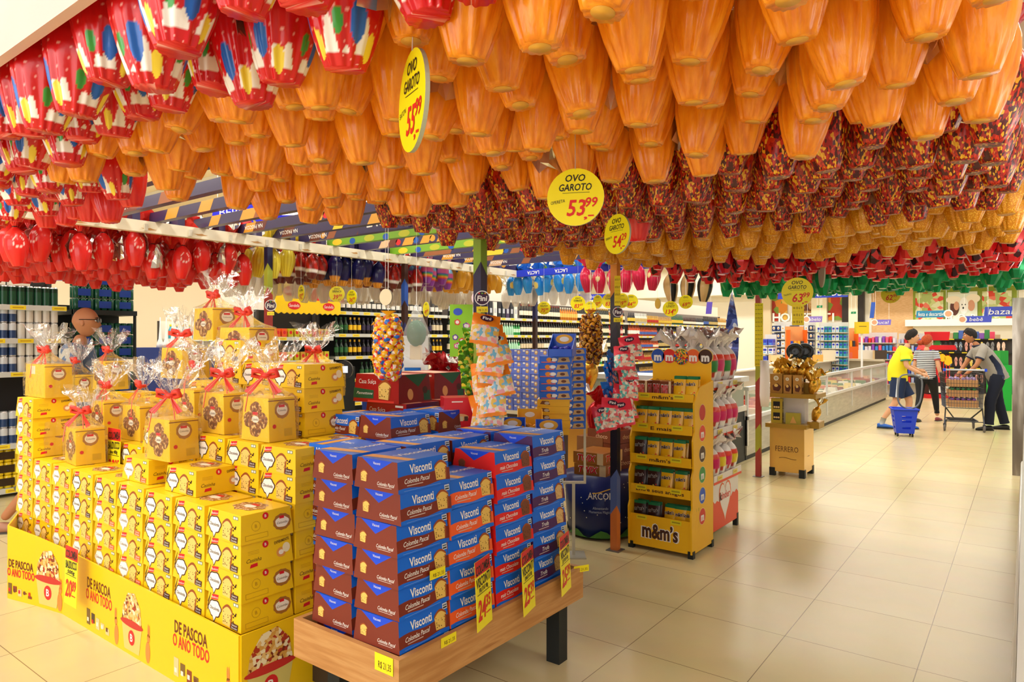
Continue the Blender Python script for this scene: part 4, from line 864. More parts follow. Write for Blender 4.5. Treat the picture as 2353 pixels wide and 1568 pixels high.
x, y = D(1066, 3.62); put(gbox(.24, .2, .12, '8a1620', 'dark_red_carton', d_kit), 'dark_red_carton', (x, y, .88), YAW+.2, 'dark red carton directly under the bright red one', 'carton')
mb = MB(); mb.box(-.14, .14, -.1, .1, 0, .88, C('7a2018')); tag(mb.build('support_carton', None, (x, y, 0), (0, 0, YAW+.2)), 'tall red shipping carton standing under the dark red carton', 'carton')
put(gbox(.16, .12, .09, '1f74d8', 'sky_box', d_blue), 'snack_box', (*D(1000, 4.4), .96), YAW, 'small sky blue snack box left of the bright red carton', 'box')
x, y = D(1000, 4.4); mb = MB(); mb.box(-.2, .2, -.15, .15, 0, .96, C('5a3020')); tag(mb.build('support_carton', None, (x, y, 0), (0, 0, YAW)), 'brown carton pile under the small sky blue box', 'carton')
# candy bags on strips
def cbag_mesh(col, cand, txt, name, w_=.14, h=.17, top=.42):
    mb = MB(); nx, nz = 9, 10; mt = C(col, .3, coat=.5); vs = []; fs = {0: [], 1: []}
    for s in (-1, 1):
        b = len(vs)
        for j in range(nz+1):
            for i in range(nx+1):
                u = i/nx; v = j/nz; bul = .022*(math.sin(PI*u)**.6)*(math.sin(PI*min(1, v*1.0))**.5)*(1 if v < .75 else .5)*(1+.25*math.sin(i*2.1+j*1.7))
                ed = (.003 if (i % 2) else 0) if j in (0, nz) else 0
                vs.append(((u-.5)*w_, s*bul, -h*(1-v)+ed))
        for j in range(nz):
            for i in range(nx):
                a = b+j*(nx+1)+i; q = (a, a+1, a+nx+2, a+nx+1); q = q if s < 0 else q[::-1]
                fs[1 if (j/nz > 1-top or j == 0) else 0].append(q)
    cm_ = mramp('candy_fill_'+name, 'voronoi', 55, cand, .2, coat=.8)
    mb.add(vs, fs[0], cm_, True); mb.add(vs, fs[1], mt, True)
    if txt: f = Fr((0, -.026, -h*.2), X3, Z3); mb.de(f, 0, 0, w_*.24, h*.1, C('3a1230'), .0); mb.dt(f, txt, 0, 0, h*.13, white, .001, width=w_*.3, bold=.02)
    return mb.mesh(name)
ORB = cbag_mesh('f58a24', [(0, 'e8c8b0'), (.25, 'f0a0a0'), (.4, 'e8e0d0'), (.6, 'e8c060'), (.8, '7ab8d0')], 'Fini', 'orange_candy_bag')
GRB = cbag_mesh('6ac820', [(0, '4a8a20'), (.4, 'e8d840'), (.7, '3a7018'), (.9, '8ad040')], None, 'green_candy_bag', .11, .12, .3)
RDB = cbag_mesh('e8384a', [(0, '5ab8b0'), (.3, 'f0b8a0'), (.55, 'e8e0c8'), (.8, 'e05a60')], 'Fini', 'red_candy_bag', .14, .18, .5)
BLB = cbag_mesh('2a7ad0', [(0, '3a8ae0'), (.4, 'f08080'), (.7, '2050a0')], None, 'blue_candy_bag', .12, .13, .5)
def strip(me, name, px, dist, z0, z1, n, label, group, yaw=YAW, jx=.02, tl=.35, jy=.5):
    for k in range(n):
        z = z0+(z1-z0)*k/(n-1); x, y = D(px+J(jx*FPX/dist), dist-.0012*k+J(.008))
        o = inst(me, name, None, (x, y, z), (-tl+J(.12), J(.25), yaw+J(jy))); tag(o, '%s, %s from the top' % (label, ORD[k]), 'candy bag', group)
strip(ORB, 'candy_bag', 1128, 3.42, 1.62, 1.17, 10, 'orange candy bag on the strip by the green post', 'orange candy bags', jy=.35)
strip(ORB, 'candy_bag', 1108, 3.5, 1.38, 1.22, 3, 'orange candy bag hung left in front of the green post', 'orange candy bags')
strip(GRB, 'candy_bag', 1076, 3.7, 1.56, 1.3, 9, 'green and yellow candy bag on the narrow strip', 'green candy bags', yaw=YAW+.9)
strip(RDB, 'candy_bag', 1438, 4.68, 1.52, 1.12, 7, 'red candy bag on the strip by the black post', 'red candy bags', yaw=YAW+.2)
strip(RDB, 'candy_bag', 1403, 4.6, 1.1, 1.05, 4, 'red candy bag hanging low before the black post', 'red candy bags', jx=.07)
strip(BLB, 'candy_bag', 1393, 4.75, 1.42, 1.2, 7, 'blue candy bag on the narrow strip left of the black post', 'blue candy bags', yaw=YAW+1.)
for px, dd, r, py, txt, lab in ((1108, 3.58, .04, 685, 'Fini', 'round plum sign reading Fini on the green post'), (1420, 4.76, .036, 717, 'Fini', 'round plum sign reading Fini on the black post'), (622, 5.85, .05, 702, 'Fini', 'round plum sign reading Fini on the red post')):
    x, y = D(px, dd); z = CH-(py-HY)*dd/FPX; f = Fr((0, 0, 0), X3, Z3); mb = MB(); mb.prism(f, [(r*math.cos(a*PI/12), r*.97*math.sin(a*PI/12)) for a in range(24)], .004, white); mb.de(f, 0, 0, r*.88, r*.85, C('3a1838'), .001, 24); mb.dt(f, txt, 0, -r*.05, r*.95, white, .002, width=r*1.35, bold=.03, shear=.1)
    for a, c in ((-.4, 'e04030'), (0., '60b030'), (.4, 'e0a020')): mb.de(f, a*r, r*.6, r*.12, r*.1, C(c), .002, 8)
    mb.box(-.004, .004, .004, abs(dd-[3.65, 4.84, 5.98][[1108, 1420, 622].index(px)])-.02, -.01, .01, black)
    tag(mb.build('round_sign', None, (x, y, z), (0, 0, YAW)), lab, 'sign'); ticket((x, y+.0, z-r-.02), YAW, 'yellow price ticket under the %s' % lab.split(' on ')[0].replace('round plum sign reading Fini', 'plum sign') + ' on '+lab.split(' on ')[1], .06, .03, grp=None)
# lollipop and truffle bunches
def bunch(px, py0, py1, dist, wpx, r, mats, n, label, hang=2.33, knot='f2b020'):
    x, y = D(px, dist); z1 = CH-(py0-HY)*dist/FPX; z0 = CH-(py1-HY)*dist/FPX; h = z1-z0; rw = wpx/2*dist/FPX
    t = empty('candy_bunch', (x, y, z0)); tag(t, label, 'candy bunch'); mb = MB(); mb.tube([(0, 0, h), (0, 0, hang-z0)], .002, white, 4)
    mb.lathe([(rw*.2, h*.92), (rw*.1, h*.96), (rw*.45, h*1.02)], 9, M('net_'+knot, knot, .3, coat=.5, back=knot), rip=4, amp=.3, caps=False); mb.build('net_tie', t)
    mes = []
    for m in mats: 
        b = MB(); b.sph((0, 0, 0), r, m, 12, 8); b.lathe([(r*.3, r*.8), (r*.15, r*1.05), (r*.5, r*1.35)], 7, C(knot, .3), rip=3, amp=.3, caps=False); mes.append(b.mesh('wrapped_candy'))
    q = random.Random(n)
    for k in range(n):
        v = (k+.5)/n; a = k*2.39996; zz = h*(.03+.87*v); rr = (rw-r)*(1-abs(v-.5)**3*4)**.5 if abs(v-.5) < .62 else 0; rr = max(rr, rw*.25)
        inst(q.choice(mes), 'wrapped_candy', t, (rr*math.cos(a), rr*math.sin(a), zz), (q.uniform(-1, 1), q.uniform(-1, 1), q.random()*6))
lol = mramp('lollipop_print', 'voronoi', 60, [(0, 'e8362c'), (.22, 'f4b81e'), (.5, 'f3e8d0'), (.68, '2a70c8'), (.82, 'f4b81e')], .2, coat=.8)
trf = mramp('truffle_print', 'voronoi', 55, [(0, '5a2a18'), (.3, 'e0981e'), (.6, 'd8a83c'), (.8, '7a3a1c')], .2, coat=.8)
bunch(892, 718, 872, 3.5, 74, .024, [lol], 78, 'big hanging bunch of yellow and red wrapped lollipops')
bunch(1358, 715, 836, 5.0, 56, .026, [trf], 66, 'hanging bunch of brown and gold wrapped truffles', knot='e8902c')
# foil gift eggs and odd things on the counters
def foil_heap(px, py, dist, kinds, label, s=1.6, n=1, support=None, sup_lab=None):
    x, y = D(px, dist); z = CH-(py-HY)*dist/FPX
    for k in range(n):
        xx = x+(k-(n-1)/2)*.13; kd = kinds[k % len(kinds)]; o = inst(EG[kd][0], 'foil_egg', None, (xx, y, z+.1*s), (J(.2), J(.2), R_.random()*6), (s, s, s)); tag(o, label+('' if n == 1 else ', %s from left' % ORD[k]), 'easter egg'); inst(EG[kd][1][k % 3], 'foil_wrapper', o, (0, 0, -.03))
    if sup_lab:
        mb = MB(); mb.box(-.07*n-.05, .07*n+.05, -.12, .12, 0, z-.002, C(support or '6a3a24')); tag(mb.build('support_carton', None, (x, y, 0), (0, 0, .0)), sup_lab, 'carton')
defegg('goldfoil', egg_body(M('crumpled_gold', 'd8a43a', .22, metal=.8, bump=.6, bscale=30), rip=0), P_(foilm('gold_crumple', 'd8a838', 'e8dcc0', .2, .7), r=.07, h=.1, cord=False), 'gold_foil')
defegg('redfoil', egg_body(M('crumpled_red', 'b8141a', .22, metal=.5, bump=.6, bscale=30), rip=0), P_(foilm('red_crumple', 'c01820', 'e8e4e0', .2, .4), r=.09, h=.1, cord=False), 'red_foil')
foil_heap(1372, 1000, 5.6, ['redfoil'], 'large red foil egg with silver lining beside the red candy bags', 1.5, 1, '8a5a34', 'brown carton under the large red foil egg')
foil_heap(1348, 905, 6.1, ['goldfoil'], 'large gold foil egg below the truffle bunch', 1.7, 1, 'd8a040', 'ochre carton under the large gold foil egg')
foil_heap(1020, 915, 6.3, ['redfoil'], 'red foil egg in the group left of the orange bags', 1.5, 3, '3a2a28', 'dark carton pile under the red foil eggs')
def hexpanel(px, py0, py1, dist, w_, col, label, deco, name='display_header', dep=.02, rz=YAW, shape=None, ground=True):
    x, y = D(px, dist); z1 = CH-(py0-HY)*dist/FPX; z0 = 0 if ground else CH-(py1-HY)*dist/FPX; h = z1-z0; f = Fr((0, 0, 0), X3, Z3); mb = MB()
    P = shape(w_, h) if shape else [(-w_/2, 0), (w_/2, 0), (w_/2, h), (-w_/2, h)]
    mb.prism(f, P, dep, C(col, .4)); deco(mb, f, w_, h); return tag(mb.build(name, None, (x, y, z0), (0, 0, rz)), label, 'display')
def d_arc(mb, f, w_, h):
    mb.dt(f, 'ARCOR', .0, h-.17, .11, white, .002, width=w_*.55, bold=.02); mb.tube([f.p(-.06+k*.03, h-.115+.03*math.sin(k/7*PI), .004) for k in range(8)], .005, C('f0a030'), 5); mb.de(f, 0, h-.19, w_*.36, .1, C('1a50c8'), .0008, 24)
hexpanel(898, 862, 0, 5.7, .48, '16307c', 'blue cardboard display header reading ARCOR under the lollipop bunch', d_arc, dep=.35, shape=lambda w_, h: [(-w_/2, 0), (w_/2, 0), (w_/2, h-.1), (w_*.4, h), (0, h-.0), (-w_*.25, h-.03), (-w_/2, h-.13)])
def d_stk(mb, f, w_, h):
    q = random.Random(4); mb.de(f, -w_*.15, h*.86, w_*.2, h*.07, C('3a5ad0'), .002)
    for k in range(9): a, b = q.uniform(-.3, .3)*w_, q.uniform(.15, .7)*h; mb.de(f, a, b, w_*.13, w_*.13, R_.choice([C('e86a9a'), C('6a4aa0'), C('e04a3a')]), .002, 12, wob=.15); mb.de(f, a, b, w_*.08, w_*.08, white, .003, 10)
hexpanel(1060, 700, 820, 4.6, .155, '8fd02c', 'green sticker poster hanging left of the green candy strip', d_stk, 'hanging_poster', .004, ground=False)
def d_none(mb, f, w_, h): pass
hexpanel(948, 845, 882, 6.3, .15, 'f0dc40', 'small yellow and blue sign panel right of the lollipop bunch', lambda mb, f, w_, h: (mb.dr(f, -w_/2, w_/2, h*.8, h, C('1a70d0')), mb.dr(f, w_*.38, w_/2, 0, h*.8, C('1a70d0')), mb.dr(f, -w_*.1, -w_*.07, 0, h*.8, ink)), 'hanging_board', .02, ground=False)
hexpanel(940, 772, 0, 6.6, .3, 'd8dce0', 'pale grey weighing cabinet behind the lollipop bunch', lambda mb, f, w_, h: mb.dr(f, -w_/2, w_/2, 0, h*.68, blk, .002), 'service_cabinet', .3)
# clear bag with green cap hanging by the post
x, y = D(957, 5.2); z = CH-(700-HY)*5.2/FPX; t = empty('hanging_bag', (x, y, z-.42)); tag(t, 'clear plastic bag with a green cap hanging right of the lollipops', 'bag')
mb = MB(); mb.lathe([(.05, 0), (.1, .04), (.1, .2), (.05, .33), (.012, .42)], 16, M('clear_bag', 'f4f4f0', .1, alpha=.25, coat=.6, bump=.6), rip=5, amp=.08); mb.tube([(0, 0, .42), (0, 0, 2.33-z+.42)], .002, white, 4); mb.build('plastic_cover', t)
mb = MB(); mb.sph((0, 0, .2), .085, M('green_cloth', '0f6a4a', .7), 14, 10, (1, .8, 1.2)); mb.build('green_cap', t); mb = MB(); mb.box(-.06, .05, -.01, .01, -.0, .11, C('efe2cc')); mb.build('card', t)
# small dark turnstile-like terminal
x, y = D(785, 7.4); t = empty('price_checker', (x, y, 0)); tag(t, 'black price checker terminal with a small lit screen', 'terminal'); mb = MB(); mb.box(-.28, .1, -.1, .1, 0, 1.2, blk); mb.build('housing', t)
mb = MB(); mb.T = Matrix.Rotation(YAW, 4, 'Z'); f = Fr((.06, -.16, 1.17), X3, Z3); mb.prism(f, [(.095*math.cos(a*PI/10), .1*math.sin(a*PI/10)) for a in range(20)], .05, black); mb.dr(f, -.045, .045, -.03, .04, M('screen_glow', 'cfe0f4', .4, emit=2), .002); mb.build('screen', t)

# ================================================================ yellow candy rack
MX0, MX1, MY0, MY1 = -2.29, -1.81, 4.44, 4.82
t = empty('candy_rack', (MX0, MY0, 0)); tag(t, 'yellow cardboard candy rack with five shelves and round logo header', 'display rack'); RACK = t
ycd = M('rack_yellow', 'f4bb16', .4, coat=.2); W_, D_ = MX1-MX0, MY1-MY0; mbrown = C('4a2a1c')
def mlogo(mb, f, a, b, r, c, txt='m'): mb.de(f, a, b, r*1.06, r*1.06, C('f8e8b0'), .001, 24); mb.de(f, a, b, r, r, C(c), .0016, 24); mb.dt(f, txt, a, b-r*.05, r*1.35, white, .0024, bold=.05)
for s, nm in ((0, 'side_panel'), (1, 'side_panel')):
    x = 0 if s == 0 else W_; P = [(0, .03), (0, 1.06), (.05, 1.13), (D_, 1.2), (D_, .03)]
    if s == 1: f = Fr((x, 0, 0), Y3, Z3)
    else: f = Fr((x+.012, 0, 0), Y3, Z3)
    P = [(-.01, .03), (-.02, .3), (0, .34), (-.01, .55), (.02, .6), (.01, .8), (.04, .86), (.03, 1.05), (.07, 1.1), (.12, 1.16), (D_, 1.2), (D_, .03)]
    mb = MB(); mb.prism(f, P, .012, ycd)
    if s == 1:
        for k, c in enumerate(['d8382c', '2a5ac8', '3a9a4a', '4a2a1c', 'e8482c', 'c8281e']): mlogo(mb, f, D_*.45, .26+k*.145, .056, c, 'm' if k < 5 else '')
    mb.build(nm, t)
mb = MB(); mb.box(.012, W_-.012, D_-.012, D_, .03, 1.36, ycd); f = Fr((0, D_-.012, 0), X3, Z3); 
mb.dt(f, 'Chocolate & Amendoim', .17, 1.185, .035, mbrown, .001, width=.26); mb.build('back_panel', t)
mb = MB(); f = Fr((0, D_-.014, 0), X3, Z3)
for k, c in enumerate(['2a55b8', 'e0352a', 'x', 'f06a30', '4a2a1a']):
    a = .055+k*.093; r = .056
    if c == 'x': mb.prism(Fr((a, D_-.014, 1.365), X3, Z3), [(r*1.12*math.cos(q*PI/12), r*1.12*math.sin(q*PI/12)) for q in range(24)], .01, ycd); mb.de(f, a, 1.365, r*1.04, r*1.04, mramp('candy_mix', 'voronoi', 95, [(0, 'd8281e'), (.2, 'f0a020'), (.4, '3a8a3a'), (.55, '5a2a1a'), (.75, '2a50b8'), (.85, 'f0d030')], .3), .002, 24)
    else: mb.prism(Fr((a, D_-.014, 1.37), X3, Z3), [(r*math.cos(q*PI/12), r*math.sin(q*PI/12)) for q in range(24)], .008, C('f8d860')); mb.de(f, a, 1.37, r*.95, r*.95, C(c), .001, 24); mb.dt(f, 'm', a, 1.365, r*1.45, white, .002, bold=.05)
mb.build('header_logos', t)
lips = [(.03, .25, 0, 'm&m\u2019s'), (.40, .465, -.005, 'Entre seus amigos'), (.615, .68, .0, 'm&m\u2019s'), (.835, .90, .02, 'E mais'), (1.06, 1.115, .045, 'm&m\u2019s')]
shz = []
for k, (z0, z1, y0, tx) in enumerate(lips):
    mb = MB(); mb.box(.014, W_-.014, y0, y0+.01, z0, z1, ycd); zs = z0 if k else .1; mb.box(.014, W_-.014, y0+.01, D_-.014, zs, zs+.008, ycd); shz.append((zs+.008, y0)); f = Fr((0, y0, 0), X3, Z3)
    if k == 0: mb.dt(f, 'm&m\u2019s', W_*.5, .145, .14, white, .001, width=.29, bold=.07); mb.dt(f, 'm&m\u2019s', W_*.5, .145, .14, mbrown, .002, width=.27, bold=.035)
    else: mb.dt(f, tx, W_*.5, (z0+z1)/2, .035, mbrown, .001, width=.16 if k != 1 else .36, bold=.02)
    for a in (.1, .36): mb.dr(f, a-.04, a+.04, z1-.035, z1-.005, C('e8d820'), .0015); mb.dr(f, a-.03, a+.03, z1-.024, z1-.014, C('a89820'), .002)
    mb.build('shelf_tray', t)
for a in ((0, 0), (W_-.03, 0), (0, D_-.03), (W_-.03, D_-.03)): mb = MB(); mb.box(a[0]-.004, a[0]+.034, a[1]-.004, a[1]+.034, 0, .05, blk); mb.build('foot', t)
def pouch(col, name):
    mb = MB(); w_, h, c = .09, .17, C(col, .3, coat=.4); nx, nz = 6, 8; vs = []; fa = []; fb = []
    for s in (-1, 1):
        b = len(vs)
        for j in range(nz+1):
            for i in range(nx+1): u, v = i/nx, j/nz; vs.append(((u-.5)*w_, s*.014*(math.sin(PI*u)**.5)*(1-v)**.4*(1 if v < 1 else 0), h*v))
        for j in range(nz):
            for i in range(nx):
                a = b+j*(nx+1)+i; q = (a, a+1, a+nx+2, a+nx+1); q = q if s < 0 else q[::-1]; (fb if j >= nz-1 else fa).append(q)
    mb.add(vs, fa, c, True); mb.add(vs, fb, C('1c7a4a', .35), True); f = Fr((0, -.0165, 0), X3, Z3)
    mb.dt(f, 'm&m\u2019s', 0, h*.68, .034, white, .001, width=.07, bold=.06, rot=.06); mb.dt(f, 'm&m\u2019s', 0, h*.68, .034, C('2a1410'), .002, width=.066, bold=.03, rot=.06)
    q = random.Random(2)
    for k in range(7): mb.de(f, q.uniform(-.032, .032), q.uniform(.02, .06), .006, .005, C(q.choice(['e8482c', '2a60c8', 'f09020', '3a9a3a', 'f4e060'])), .001, 9)
    return mb.mesh(name)
PY_, PB_ = pouch('f6be14', 'yellow_pouch'), pouch('3a1a12', 'brown_pouch')
lay = {4: [(3, 'y'), (4, 'y')], 3: [(0, 'y'), (1, 'y'), (2, 'y'), (3, 'y'), (4, 'y')], 2: [(0, 'b'), (1.1, 'y'), (2.2, 'y'), (3.3, 'y')], 1: [(0, 'b'), (1.1, 'b'), (2.2, 'y'), (3.4, 'y')], 0: [(0, 'b'), (1.2, 'b'), (2.5, 'y'), (3.4, 'y'), (4.1, 'y')]}
sn = ['bottom', 'second', 'third', 'fourth', 'top']
for k, items in lay.items():
    z, y0 = shz[k]
    for i, (a, c) in enumerate(items):
        for dpt in range(2):
            x = MX0+.06+a*.092; o = inst(PY_ if c == 'y' else PB_, 'candy_pouch', None, (x+J(.004), MY0+y0+.05+dpt*.04, z+(0 if k else .0)+(.055 if k == 0 else 0)), (-.12+J(.04), 0, J(.1)))
            tag(o, '%s candy pouch on the %s shelf of the yellow rack, %s place, %s' % ('yellow' if c == 'y' else 'dark brown', sn[k], ORD[i], 'front' if dpt == 0 else 'behind'), 'candy pouch', 'candy pouches on the yellow rack')
z, y0 = shz[4]
for k in range(3): put(gbox(.085, .1, .13, '7a3c1c', 'twin_bar_box', d_twix), 'bar_box', (MX0+.065+k*.088, MY0+y0+.09+(.06 if k % 2 else 0), z), J(.1), 'brown chocolate bar box on the top shelf of the yellow rack, %s' % ['left', 'middle', 'right'][k], 'box')
for k in range(2):
    z_, yy = shz[0]; 
mb = MB(); mb.box(MX0+.02, MX1-.02, MY0+.03, MY1-.02, shz[0][0], shz[0][0]+.054, C('d8a010')); tag(mb.build('filler_card'), 'yellow card insert lifting the bottom row of the candy rack', 'card insert')
# ================================================================ white and orange egg display behind it
KX0, KX1, KY0, KY1 = -2.3, -1.86, 4.9, 5.5
t = empty('egg_display', (KX0, KY0, 0)); tag(t, 'white and orange floor display of wrapped eggs reading kinder', 'display rack'); W_, D_ = KX1-KX0, KY1-KY0
wc = C('efe9e0', .45); ocd = C('ee4a22', .4)
def zz(f, d_, h):
    return
mb = MB(); mb.box(0, W_, 0, D_, .06, .43, wc); f = Fr((W_, 0, 0), Y3, Z3); n = 14
mb.dp(f, [(0, .06), (D_, .06)]+[(D_*(1-i/n), .27+.02*(i % 2)+.01*math.sin(i)) for i in range(n+1)], ocd, .001)
hp = lambda s: [(D_/2+s*.13*(math.sin(q)**3), .27+s*.011*(13*math.cos(q)-5*math.cos(2*q)-2*math.cos(3*q)-math.cos(4*q))) for q in [2*PI*i/28 for i in range(28)]]
mb.dp(f, hp(1.), orng, .0016); mb.dp(f, hp(.9), C('f4ede4'), .002); mb.dt(f, 'kinder', D_/2, .3, .08, C('d8382c'), .003, width=.21, bold=.02); mb.dt(f, 'k', D_/2-.094, .3, .085, mar, .0036, bold=.03)
mb.build('base_box', t)
KZ = [.43, .775, 1.13]
for z in KZ:
    mb = MB(); mb.box(0, W_+.02, 0, D_, z, z+.01, wc); mb.box(W_+.02, W_+.026, 0, D_, z-.01, z+.055, wc); mb.box(W_+.026, W_+.028, 0, D_, z-.01, z+.008, ocd); f = Fr((W_+.028, 0, 0), Y3, Z3)
    for a in (.12, .45): mb.dr(f, a-.05, a+.05, z+.012, z+.046, C('f0e070'), .001); mb.dr(f, a-.03, a+.03, z+.024, z+.034, C('d8b040'), .002)
    mb.box(0, W_, 0, .006, z-.01, z+.055, wc); mb.build('shelf_tray', t)
mb = MB(); mb.box(.0, .02, 0, D_, .43, 1.4, wc); mb.box(.02, W_*.55, D_/2-.006, D_/2+.006, .43, 1.4, wc); mb.build('back_panel', t)
for a in ((0, 0), (W_-.03, 0), (0, D_-.03), (W_-.03, D_-.03)): mb = MB(); mb.box(a[0]-.003, a[0]+.033, a[1]-.003, a[1]+.033, 0, .1, blk); mb.build('foot', t)
def kcol(main):
    def fn(t_, z):
        z += .1
        if z < .02: return 'e0402c'
        if z < .075: return 'eeeae2' if not (abs((t_ % 1.57)-.78) < .3 and int(z*200) % 2) else 'c04030'
        if z < .1: return main
        if z < .13: return main
        if z < .155: return 'e8432a'
        return 'f0ece6'
    return fn
for k, c in (('kg', '2f8a3c'), ('kp', 'd8286a'), ('ky', 'e8d030'), ('kb', '1f48b8')): defegg(k, paint(egg_body(PRM, n=40, rip=7, amp=.05, sub=4), kcol(c)), P_(foilm('kplume', 'ece8e4', 'd8d4d0', .2, .35), r=.07, h=.08, cord=False), 'white_'+k)
kn = {'kg': 'green', 'kp': 'pink', 'ky': 'yellow', 'kb': 'blue'}
def keggs(zi, xs, ys, kinds, s, where):
    i = 0
    for yy in ys:
        for xx in xs:
            kd = kinds[i % len(kinds)]; i += 1; o = inst(EG[kd][0], 'surprise_egg', None, (KX0+xx, KY0+yy, KZ[zi]+.012+.1*s*1.15), (J(.08), J(.08), R_.random()*6), (s, s, s*1.15)); inst(EG[kd][1][i % 3], 'foil_wrapper', o, (0, 0, -.01))
            tag(o, 'white and %s wrapped egg %s of the white display, place %s' % (kn[kd], where, ORD[i-1]), 'easter egg', 'wrapped eggs on the white display')
keggs(2, [.12, .25, .38], [.09, .23, .37, .5], ['kb', 'kg', 'kg', 'kb', 'kp', 'kp'], 1.35, 'on the top shelf')
keggs(1, [.3, .41], [.09, .22, .35, .48], ['ky', 'kp', 'ky', 'kp'], 1.15, 'on the middle shelf')
keggs(0, [.3, .41], [.09, .22, .35, .48], ['ky', 'kp', 'kb', 'ky'], 1.1, 'on the low shelf')
# ================================================================ golden chocolate display
FX0, FX1, FY0, FY1 = -2.26, -1.9, 7.72, 8.12
t = empty('gold_display', (FX0, FY0, 0)); tag(t, 'golden cardboard display reading FERRERO on black corner feet', 'display rack'); W_, D_ = FX1-FX0, FY1-FY0
gcd = M('gold_card', 'ecbc62', .24, metal=.6, coat=.3, bump=.15, bscale=6); gdk = M('dark_gold_card', 'a8822c', .35, metal=.3)
mb = MB(); mb.box(0, W_, 0, D_, .05, .53, gcd); f = Fr((0, 0, 0), X3, Z3); mb.dt(f, 'FERRERO', W_/2, .3, .085, C('5a3418'), .001, width=.24); mb.tube([f.p(.1+k*.02, .2+.008*math.sin(k*.6), .002) for k in range(10)], .0025, C('5a3418'), 4)
g = Fr((W_, 0, 0), Y3, Z3); mb.tube([g.p(.15+k*.02, .22+.004*math.sin(k), .002) for k in range(4)], .002, C('5a3418'), 4); mb.build('base_box', t)
for a in ((0, 0), (W_-.05, 0), (0, D_-.05), (W_-.05, D_-.05)): mb = MB(); mb.box(a[0]-.005, a[0]+.055, a[1]-.005, a[1]+.055, 0, .09, blk); mb.build('foot', t)
mb = MB(); mb.box(-.04, W_+.03, -.03, D_+.04, .53, .575, gdk); mb.build('lower_tray', t)
mb = MB(); mb.box(-.03, W_+.12, -.02, D_+.04, .86, .905, gdk); mb.build('upper_tray', t)
mb = MB(); mb.box(.07, W_-.03, .14, D_-.1, .575, .86, C('d8d4d4')); mb.build('column', t)
mb = MB(); mb.box(.05, .3, .28, .3, .905, 1.24, C('3a2418')); mb.build('back_card', t)
def d_fbox(mb, f, w_, h): mb.de(f, w_*.5, h*.78, w_*.2, w_*.2, white, .001); mb.de(f, w_*.5, h*.78, w_*.14, w_*.14, C('c8b890'), .0015); mb.de(f, w_*.55, h*.3, w_*.34, h*.2, C('5a2a18'), .001, wob=.1); mb.de(f, w_*.5, h*.4, w_*.16, h*.08, C('e8c070'), .0015)
FBM = gbox(.085, .1, .2, 'b8843c', 'egg_box_gold', d_fbox); FBL = gbox(.13, .1, .21, 'a87830', 'egg_box_gold_big', d_fbox)
put(FBL, 'egg_box', (FX0+.065, FY0+.06, .905), 0, 'widest gold brown egg box on the golden display, left', 'box'); [put(FBM, 'egg_box', (FX0+.185+k*.1, FY0+.06, .905), J(.05), 'narrow gold brown egg box on the golden display, %s' % ['middle', 'right'][k], 'box') for k in range(2)]
def d_rocher(mb, f, w_, h): [mb.dr(f, w_*.2, w_*.8, h*(.12+.45*k), h*(.42+.45*k), black, .001) for k in range(2)]; [mb.de(f, w_*(.32+.18*k), h*(.22+.42*j), w_*.09, w_*.09, C('e8c880'), .0016, 10) for k in range(3) for j in range(2)]
def d_tri(mb, f, w_, h): mb.dp(f, [(w_*.3, h*.08), (w_*.75, h*.08), (w_*.52, h*.75)], C('d8a050'), .001)
put(gbox(.12, .05, .27, 'b8a02c', 'tall_truffle_box', d_rocher), 'truffle_box', (FX0+.06, FY0+.07, .575), 0, 'tall olive gold truffle box leaning on the lower tray', 'box'); put(gbox(.15, .07, .12, 'a89828', 'wide_truffle_box', d_tri), 'truffle_box', (FX0+.235, FY0+.05, .575), .1, 'wide low olive gold truffle box on the lower tray', 'box')
for k in range(9):
    xx = FX0+.03+(k % 5)*.085; yy = FY0+.2+(k//5)*.13; o = inst(EG['goldfoil'][0], 'gold_foil_egg', None, (xx, yy, 1.13+J(.02)), (J(.4), J(.4), 0), (.9, .9, .9)); inst(EG['goldfoil'][1][k % 3], 'foil_wrapper', o, (0, 0, -.05)); tag(o, 'gold foil wrapped egg standing on the golden display, %s of the heap' % ORD[k], 'easter egg', 'gold foil eggs on the golden display')
mb = MB(); mb.box(FX0+.0, FX1+.03, FY0+.14, FY1+.02, .905, 1.02, gdk); tag(mb.build('egg_riser'), 'dark gold card riser under the foil eggs', 'card riser')
for k in range(3): o = inst(EG['goldfoil'][0], 'gold_foil_egg', None, (FX1+.065, [FY0+.1, FY0+.24, FY0+.24][k], [.99, 1.0, .685][k]), (J(.25), .15+J(.2), 0), (.8, .8, .85)); inst(EG['goldfoil'][1][k], 'foil_wrapper', o); tag(o, 'gold foil egg on the right side of the golden display, %s' % ['upper front', 'upper rear', 'lower'][k], 'easter egg')
mb = MB(); mb.box(FX1, FX1+.12, FY0+.12, FY0+.36, .53, .6, gdk); tag(mb.build('side_tray'), 'small dark gold tray on the right side of the golden display', 'tray')
for k in range(2):
    mb = MB(); c_ = Vector((FX0+.2+k*.09, FY0+.26+k*.05, 1.36)); mb.T = Matrix.Translation(c_) @ Matrix.Rotation(.25, 4, 'Z') @ Matrix.Rotation(PI/2, 4, 'X'); mb.lathe([(.0001, .004), (.03, .008), (.055, .004), (.06, .012), (.09, .012), (.094, 0), (.0001, -.004)], 32, M('black_gloss', '101012', .25, coat=.5)); mb.T = None; mb.tube([c_+Vector((0, 0, -.09)), Vector((c_.x, c_.y, 1.02))], .006, black, 6)
    tag(mb.build('round_topper'), 'glossy black round topper above the golden display, %s one' % ['front', 'rear'][k], 'display topper')
